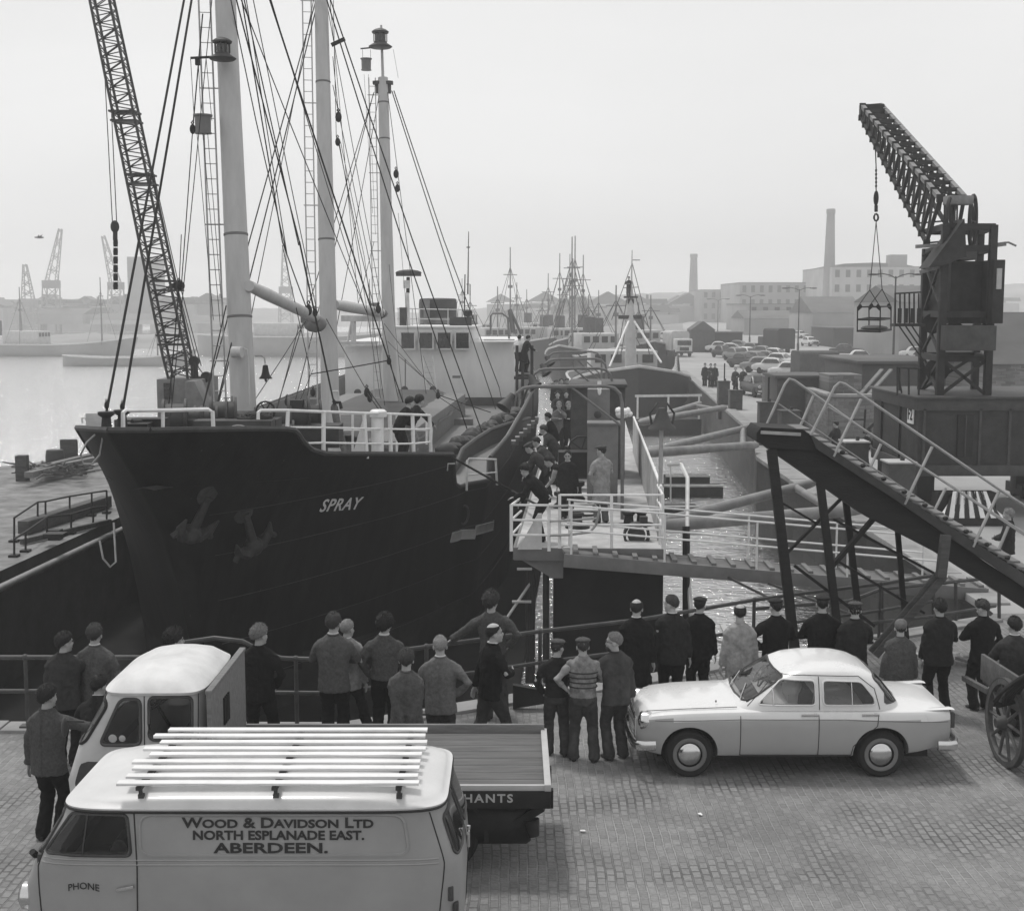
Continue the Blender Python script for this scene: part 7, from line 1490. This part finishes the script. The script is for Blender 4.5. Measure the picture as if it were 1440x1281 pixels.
CARS = [(1066, 557, 'dark', 8, 'black saloon nearest the brick yard wall, facing the camera'), (1115, 533, 'white', 70, 'white saloon just behind the brick yard wall corner'), (1090, 526, 'white', 62, 'white saloon parked broadside above the yard wall, left of the previous gap'), (1072, 524, 'grey', 75, 'grey saloon nose-out at the near end of the parked row'), (1098, 517, 'white', 55, 'pale saloon in the near row beside the canvas-backed lorry'), (1080, 513, 'grey', 52, 'mid-grey saloon second along the near row'), (1064, 514, 'grey', 40, 'grey estate facing the camera at the left of the near row'), (1048, 517, 'dark', 35, 'dark-grilled saloon closest to the open road in the near row'),
        (1092, 508, 'white', 50, 'white car with its roof just showing over the near row'), (1075, 504, 'grey', 48, 'grey car tucked in the second row below the dark lorry'), (1052, 506, 'white', 30, 'pale car at the left of the second row'), (1036, 507, 'grey', 25, 'grey car facing the camera by the road edge, in the second row'), (1060, 498, 'grey', 45, 'grey car in the third row under the middle street lamp'), (1030, 499, 'white', 70, 'white car parked side-on in the third row'), (1014, 496, 'white', 75, 'long white car side-on in front of the pointed hut'), (1018, 503, 'dark', 20, 'dark car at the road edge, third row'), (1000, 493, 'grey', 70, 'grey car at the foot of the pointed hut'), (1040, 494, 'grey', 60, 'grey car at the back beside the long dark hut'),
        (1139, 487, 'white', 12, 'pale car driving toward the camera past the twin-arm street lamp'), (1161, 486, 'grey', 10, 'grey car following on the right of the pale moving car'), (1212, 512, 'white', 80, 'white-roofed car beside the long dark shed'), (1190, 500, 'dark', 70, 'dark car in the far yard under the hanging cradle'), (1290, 505, 'white', 80, 'white car seen through the legs of the crane walkway'), (1100, 478, 'grey', 20, 'small grey car far back beyond the dark lorry'), (1125, 476, 'white', 25, 'small pale car far back on the right of the road'), (955, 480, 'grey', 10, 'tiny grey car far along the road left of the pointed hut'), (938, 478, 'white', 60, 'tiny white car at the far end of the quay by the trawler'), (1190, 478, 'grey', 80, 'grey car parked against the dark goods shed')]
for px, py, tone, ang, lab in CARS:
    g = {'white': .5, 'grey': .17, 'dark': .03}[tone]
    if tone not in protos: t_ = protos[tone] = mk_car(g, tone, lab)
    else: t_ = copy_tree(protos[tone])
    p = G(px, py, .0); t_.location = p; t_.rotation_euler = (0, 0, R(ang)); t_['label'] = lab.replace(', left of the previous gap', ''); t_['group'] = 'cars parked on the quay road'
# lorries and vans
def lorry(px, py, ang, w_, hgt, L, tone, label, cabm, canvas=True):
    p = G(px, py, 0); t_ = thing('parked_lorry', label, 'lorry', p, R(ang)); m = MB(); ar = arc((0, 0, 0), .35, 0, math.pi / 2, 4)
    prof = [(-w_ / 2, .7), (w_ / 2, .7)] + [(w_ / 2 - .35 + q.x, hgt - .35 + q.z) for q in ar] + [(-(w_ / 2 - .35) - q.x, hgt - .35 + q.z) for q in ar[::-1]]
    m.prism(prof, L * .68, (0, L / 2, 0), (1, 0, 0), (0, 0, 1)); m.build('canvas_tilt', tone, t_, angle=60)
    m = MB(); m.box((0, -L * .36, 1.35), (w_ * .9, L * .24, 1.6)); c_ = m.build('cab', cabm, t_, bevel=.12); m = MB(); m.box((0, -L * .485, 1.65), (w_ * .75, .04, .55)); m.build('windscreen', GLASS, c_); m = MB(); m.box((0, -L * .485, .95), (w_ * .5, .05, .4)); m.build('grille', STEEL, c_)
    m = MB(); m.box((0, -L * .5, .55), (w_ * .9, .15, .2)); m.build('bumper', STEEL, t_)
    for s in (-1, 1):
        for y in (-L * .34, L * .25): m = MB(); m.lathe([(0, -.12), (.42, -.12), (.45, 0), (.42, .12), (0, .13)], (s * w_ * .4, y, .45), (s, 0, 0), 16); m.build('wheel', RUBBER, t_)
lorry(1157, 538, 100, 2.0, 2.5, 4.6, DKG, 'dark canvas-backed lorry parked behind the brick yard wall', DKG); lorry(1090, 498, 195, 2.3, 3.2, 6, FDK, 'dark tilt lorry parked beyond the rows of cars', DKG); lorry(953, 501, 8, 2.2, 3.0, 6, PALE, 'pale lorry facing the camera on the quay road left of the pointed hut', OFFW); lorry(1252, 497, 60, 1.9, 2.1, 4.2, WHITE, 'small white van beyond the nearest street lamp', WHITE)
for k in (4, 2): pass
# trawlers
def trawler(px, D, ang, L, B, zr, label, masts, wh=True, dark=FDK, haze_=False, z0=WZ, bl=3.4, bow=1.4, fun=True):
    t_ = thing('trawler', label, 'trawler', (xw(px, D), D, z0), R(ang), 'trawlers and drifters in the harbour'); m = MB(); rows = []
    for i in range(15):
        s = i / 14; y = -L / 2 + L * s; bb = B / 2 * min(1, (s * bl) ** .55) * min(1, ((1 - s) * 6) ** .5 + .02) + .02; z = zr + bow * max(0, 1 - s * 2.2) ** 2 + .4 * max(0, s - .7) * 3
        rows.append([Vector((bb * a * (1 if c > .5 else .8 + .4 * c), y - (1 - c) * -1.2 * max(0, 1 - s * 3), -.5 + (z + .5) * c)) for a, c in ((-.75, 0), (-.95, .5), (-1, 1), (0, 1.0), (1, 1), (.95, .5), (.75, 0))])
    m.loft(rows); m.build('hull', dark, t_, angle=50)
    m = MB(); m.path([r_[2] for r_ in rows] + [r_[4] for r_ in rows[::-1]], .12, n=5, closed=True); m.build('gunwale', PALE, t_)
    if wh:
        m = MB(); m.box((0, L * .12, zr + 1.2), (B * .62, L * .2, 2.4)); w_ = m.build('wheelhouse', PALE, t_, bevel=.05)
        for k in range(4): m = MB(); m.box((-B * .22 + B * .147 * k, L * .02 - .03, zr + 1.75), (B * .1, .08, .7)); m.build('window', FDK, w_)
        if fun: m = MB(); m.lathe([(.8, 0), (.75, 2.6), (.6, 2.65)], (0, L * .28, zr + 1.6), n=14); m.build('funnel', DKG, t_)
    for (y, hgt, r) in masts:
        m = MB(); hgt *= .86; r *= .7; m.tube((0, L * y, zr - .5), (0, L * y, zr + hgt), r, r * .5, 8); m.tube((-1.1, L * y, zr + hgt * .72), (1.1, L * y, zr + hgt * .72), r * .4, n=5); m.box((0, L * y, zr + hgt * .6), (.5, .5, .4)); mm_ = m.build('mast', MIDG, t_)
        for sx in (-1, 1):
            for dy in (-1.4, 1.4): m = MB(); m.tube((sx * B * .45, L * y + dy, zr), (0, L * y, zr + hgt * .8), .035, n=4, cap=False); m.build('stay', STEEL, mm_)
    return t_
tr = trawler(878, 112, 0, 26, 9.2, 2.75, 'dark bluff-bowed trawler moored by the quay with a man up its mast', [(.1, 3, .2)], wh=True, dark=BLK, bl=6, bow=1.7, fun=False)
m = MB(); c = Vector((xw(887, 108), 108, 0)); m.tube((c.x, 108, 1), P(887, 440, 108), .5, .34, 10); m.tube(P(887, 440, 108), P(887, 405, 108), .3, .16, 8); m.tube(P(888, 405, 108), P(889, 352, 108), .09, .04, 5); m.build('mast', PALE, tr, world=True)
m = MB(); m.beam(P(889, 366, 108), P(900, 366, 108), .06, .06); m.box(P(886, 446, 108), (1.9, .6, .3)); m.box(P(887, 424, 108), (.5, .4, .4)); m.box(P(887, 418, 108), (1.1, .8, .15)); m.path([P(877, 405, 108), P(898, 404, 108)], .03); m.build('crow_nest', FDK, tr, world=True)
for a, b in (((884, 452), (857, 516)), ((892, 452), (930, 510))): m = MB(); m.tube(P(*a, 107), P(*b, 104), .09, n=6); m.build('white_strut', WHITE, tr, world=True)
for a, b in (((886, 395), (868, 500)), ((889, 395), (915, 505)), ((885, 430), (872, 505)), ((889, 370), (860, 450)), ((889, 370), (912, 460))): m = MB(); m.tube(P(*a, 108), P(*b, 108), .03, n=4); m.build('stay', STEEL, tr, world=True)
mp = P(884, 420, 107.6); person('man in dark clothes clinging to the top of the trawler mast', mp, rz=R(160), h=1.75, tc='black', lc='charcoal', arms=('fold', 'fold'), vox=3, group='men on the far quay')
TR = [(845, 150, 6, 30, 7, 3.4, 'trawler behind the bluff-bowed one, with two short masts', [(-.3, 9, .2), (.3, 8, .16)]), (812, 185, -8, 30, 7, 3.4, 'trawler whose tall masts stand thickest in the middle of the basin', [(-.3, 17, .22), (.28, 15, .2)]), (797, 195, 5, 30, 7, 3.2, 'trawler with the leftmost of the tall clustered masts', [(-.28, 18, .22), (.3, 16, .2)]), (785, 215, 10, 28, 7, 3.2, 'far trawler lying behind the clustered masts', [(-.3, 16, .2), (.3, 13, .2)]),
      (822, 160, -15, 28, 7, 3.2, 'trawler with a thick fore mast just left of the white struts', [(-.25, 13, .17), (.3, 9, .15)]), (765, 240, 20, 30, 7, 3.4, 'hazy trawler left of the mast cluster', [(-.3, 12, .2), (.3, 10, .2)]), (703, 190, 30, 30, 7, 3.4, 'trawler half hidden behind the ship with a tall thin aerial mast', [(-.1, 16, .2), (.3, 9, .2)]), (680, 230, 40, 30, 7, 3.4, 'hazy drifter right of the ship bridge', [(-.3, 11, .2), (.2, 12, .16)]), (905, 170, 0, 26, 7, 3.4, 'trawler astern of the moored one, close under the quay', [(-.3, 8, .2), (.3, 7, .25)]), (735, 205, -25, 30, 7, 3.2, 'drifter beyond the lifeboat davit with a pale wheelhouse', [(-.3, 10, .22), (.25, 8, .2)])]
for a in TR: trawler(*a)
# river side, far left
trawler(70, 240, 84, 34, 8, 2.0, 'long hazy steamer across the river at the far left', [(-.3, 14, .25), (.15, 12, .25)], dark=FB); trawler(185, 200, 97, 20, 5, 1.2, 'dark hazy barge-like vessel lying across the river behind the boom', [(-.2, 6, .2)], wh=False, dark=FB); trawler(430, 240, 85, 40, 9, 3.4, 'hazy vessel on the river seen between the masts', [(-.3, 12, .2), (.3, 10, .2)], dark=FB)  # hulls across the river take the haze-lightened grey
def farcrane(px, ytop, ybase, D, lean_, label):
    t_ = thing('harbour_crane', label, 'crane', P(px, ybase, D), 0, 'hazy cranes across the river'); b = P(px, ybase, D); k = P(px, ybase - (ybase - ytop) * .5, D); tp_ = P(px + lean_, ytop, D)
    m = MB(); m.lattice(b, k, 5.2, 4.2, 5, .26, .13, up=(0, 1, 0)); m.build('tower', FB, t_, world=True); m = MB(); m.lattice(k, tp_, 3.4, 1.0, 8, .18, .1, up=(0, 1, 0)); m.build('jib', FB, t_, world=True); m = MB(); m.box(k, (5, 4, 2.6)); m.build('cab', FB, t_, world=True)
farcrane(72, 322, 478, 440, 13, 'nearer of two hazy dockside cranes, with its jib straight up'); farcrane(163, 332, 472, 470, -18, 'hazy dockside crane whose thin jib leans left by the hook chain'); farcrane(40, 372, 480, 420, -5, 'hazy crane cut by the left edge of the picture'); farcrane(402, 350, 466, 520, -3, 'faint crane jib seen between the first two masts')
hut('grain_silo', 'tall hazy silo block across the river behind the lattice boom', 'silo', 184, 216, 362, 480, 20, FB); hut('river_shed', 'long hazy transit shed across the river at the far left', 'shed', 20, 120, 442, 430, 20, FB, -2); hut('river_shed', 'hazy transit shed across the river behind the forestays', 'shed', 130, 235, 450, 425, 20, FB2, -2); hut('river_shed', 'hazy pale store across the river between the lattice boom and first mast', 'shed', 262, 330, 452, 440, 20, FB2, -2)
# drifting seagulls
for px, py, D, lab in ((55, 334, 60, 'seagull gliding at the far left of the sky'),):
    g = thing('seagull', lab, 'seagull', P(px, py, D)); m = MB(); m.ell((0, 0, 0), (.22, .07, .06), 10, 6)
    for s in (-1, 1): m.add([(-.08, 0, .02), (.1, 0, .02), (.16, s * .32, .12), (.0, s * .62, .02), (-.02, s * .3, .11)], [(0, 1, 2, 3, 4)])
    m.xf(Matrix.Rotation(R(75 if px > 100 else 20), 4, 'Z')); m.build('bird', PALE, g)
# odds and ends on the quay
def litter(px, py, z, s, m_, lab, nm='debris'):
    p = G(px, py, z); mb = MB(); rng = random.Random(px)
    for k in range(7): c = p + Vector((rng.uniform(-s, s), rng.uniform(-s, s) * .6, rng.uniform(.02, .1))); d = Vector((rng.uniform(-1, 1), rng.uniform(-1, 1), rng.uniform(-.1, .2))).normalized() * rng.uniform(.2, .6); mb.beam(c, c + d, .1, .05)
    o = mb.build(nm, m_); tag(o, lab, 'timber scraps')
litter(1340, 935, 0, .5, WOODX, 'scatter of broken planks behind the rumpled man and the sky-gazer', 'plank_scraps'); litter(1300, 925, 0, .4, PALE, 'pale timber scraps by the foot of the raking strut', 'plank_scraps'); litter(1000, 905, .02, .4, PALE, 'pale timbers on the quay edge behind the long pale raincoat', 'plank_scraps')
m = MB(); p = G(740, 995, 0); m.prism([(0, 0), (.95, .16), (.95, .2), (0, .36)], .12, p + Vector((-.2, 0, .02)), (1, 0, 0), (0, 0, 1)); tag(m.build('wooden_wedge', BLK), 'flat dark wedge-shaped board lying on the setts behind the dungarees', 'board')
rng = random.Random(9)
for k, (px, py) in enumerate(((820, 1168), (985, 1145), (1365, 990))):
    m = MB(); p = G(px, py, .015); m.add([p + Vector((rng.uniform(.02, .05) * math.cos(j * 1.26), .5 * rng.uniform(.04, .09) * math.sin(j * 1.26), rng.uniform(0, .015))) for j in range(5)], [(0, 1, 2, 3, 4)]); o = m.build('paper_scrap', WHITE, smooth=False)
    tag(o, ('scrap of white paper on the setts below the lorry tail', 'paler scrap of paper on the setts in front of the saloon car', 'scrap of paper by the feet of the sky-gazing man', 'second paper scrap just nearer than the one by his feet', 'small paper scrap right of the one below the lorry tail')[k], 'litter')

# the town on the hillside, dissolving into the haze: one mass of roofs
m = MB(); rng = random.Random(31)
for k in range(260):
    px = rng.choice((rng.uniform(700, 1060), rng.uniform(700, 1060), rng.uniform(1060, 1440), rng.uniform(235, 330), rng.uniform(-20, 180))); D = rng.uniform(470, 740); top = P(px, 0, 1); w_, d_, h_ = rng.uniform(5, 16), rng.uniform(6, 12), rng.uniform(4, 8)
    yt = rng.uniform(424, 446) - (px > 1000) * 8; zt = P(px, yt, D).z; m.cur = rng.randrange(2); x = xw(px, D); m.box((x, D, (zt - 4) / 2 - 1), (w_, d_, zt + 4)); m.cur = 2
    m.prism([(-w_ * .55, 0), (w_ * .55, 0), (0, w_ * .3)] if rng.random() < .5 else [(-w_ * .55, 0), (w_ * .55, 0), (w_ * .5, 1.5), (-w_ * .5, 1.5)], d_ * 1.05, (x, D + d_ * .52, zt + .9 - 1), (1, 0, 0), (0, 0, 1))
    if rng.random() < .4: m.box((x + w_ * .4, D, zt + 1), (.9, .9, 3.4))
o = m.build('hillside_town', [FB, FB2, FROOF], smooth=False); o['kind'] = 'stuff'
# ================================================================ AIR
hz = MB(); hz.box((0, 800, 22), (3600, 1750, 56))
hm = bpy.data.materials.new('harbour_haze'); hm.use_nodes = True; t = hm.node_tree; t.nodes.clear()
o_ = t.nodes.new('ShaderNodeOutputMaterial'); pv = t.nodes.new('ShaderNodeVolumePrincipled')
pv.inputs['Color'].default_value = (.97, .97, .97, 1); pv.inputs['Density'].default_value = .0012; pv.inputs['Anisotropy'].default_value = .0
t.links.new(pv.outputs[0], o_.inputs['Volume'])
HZ = hz.build('haze', hm, smooth=False); HZ['kind'] = 'stuff'
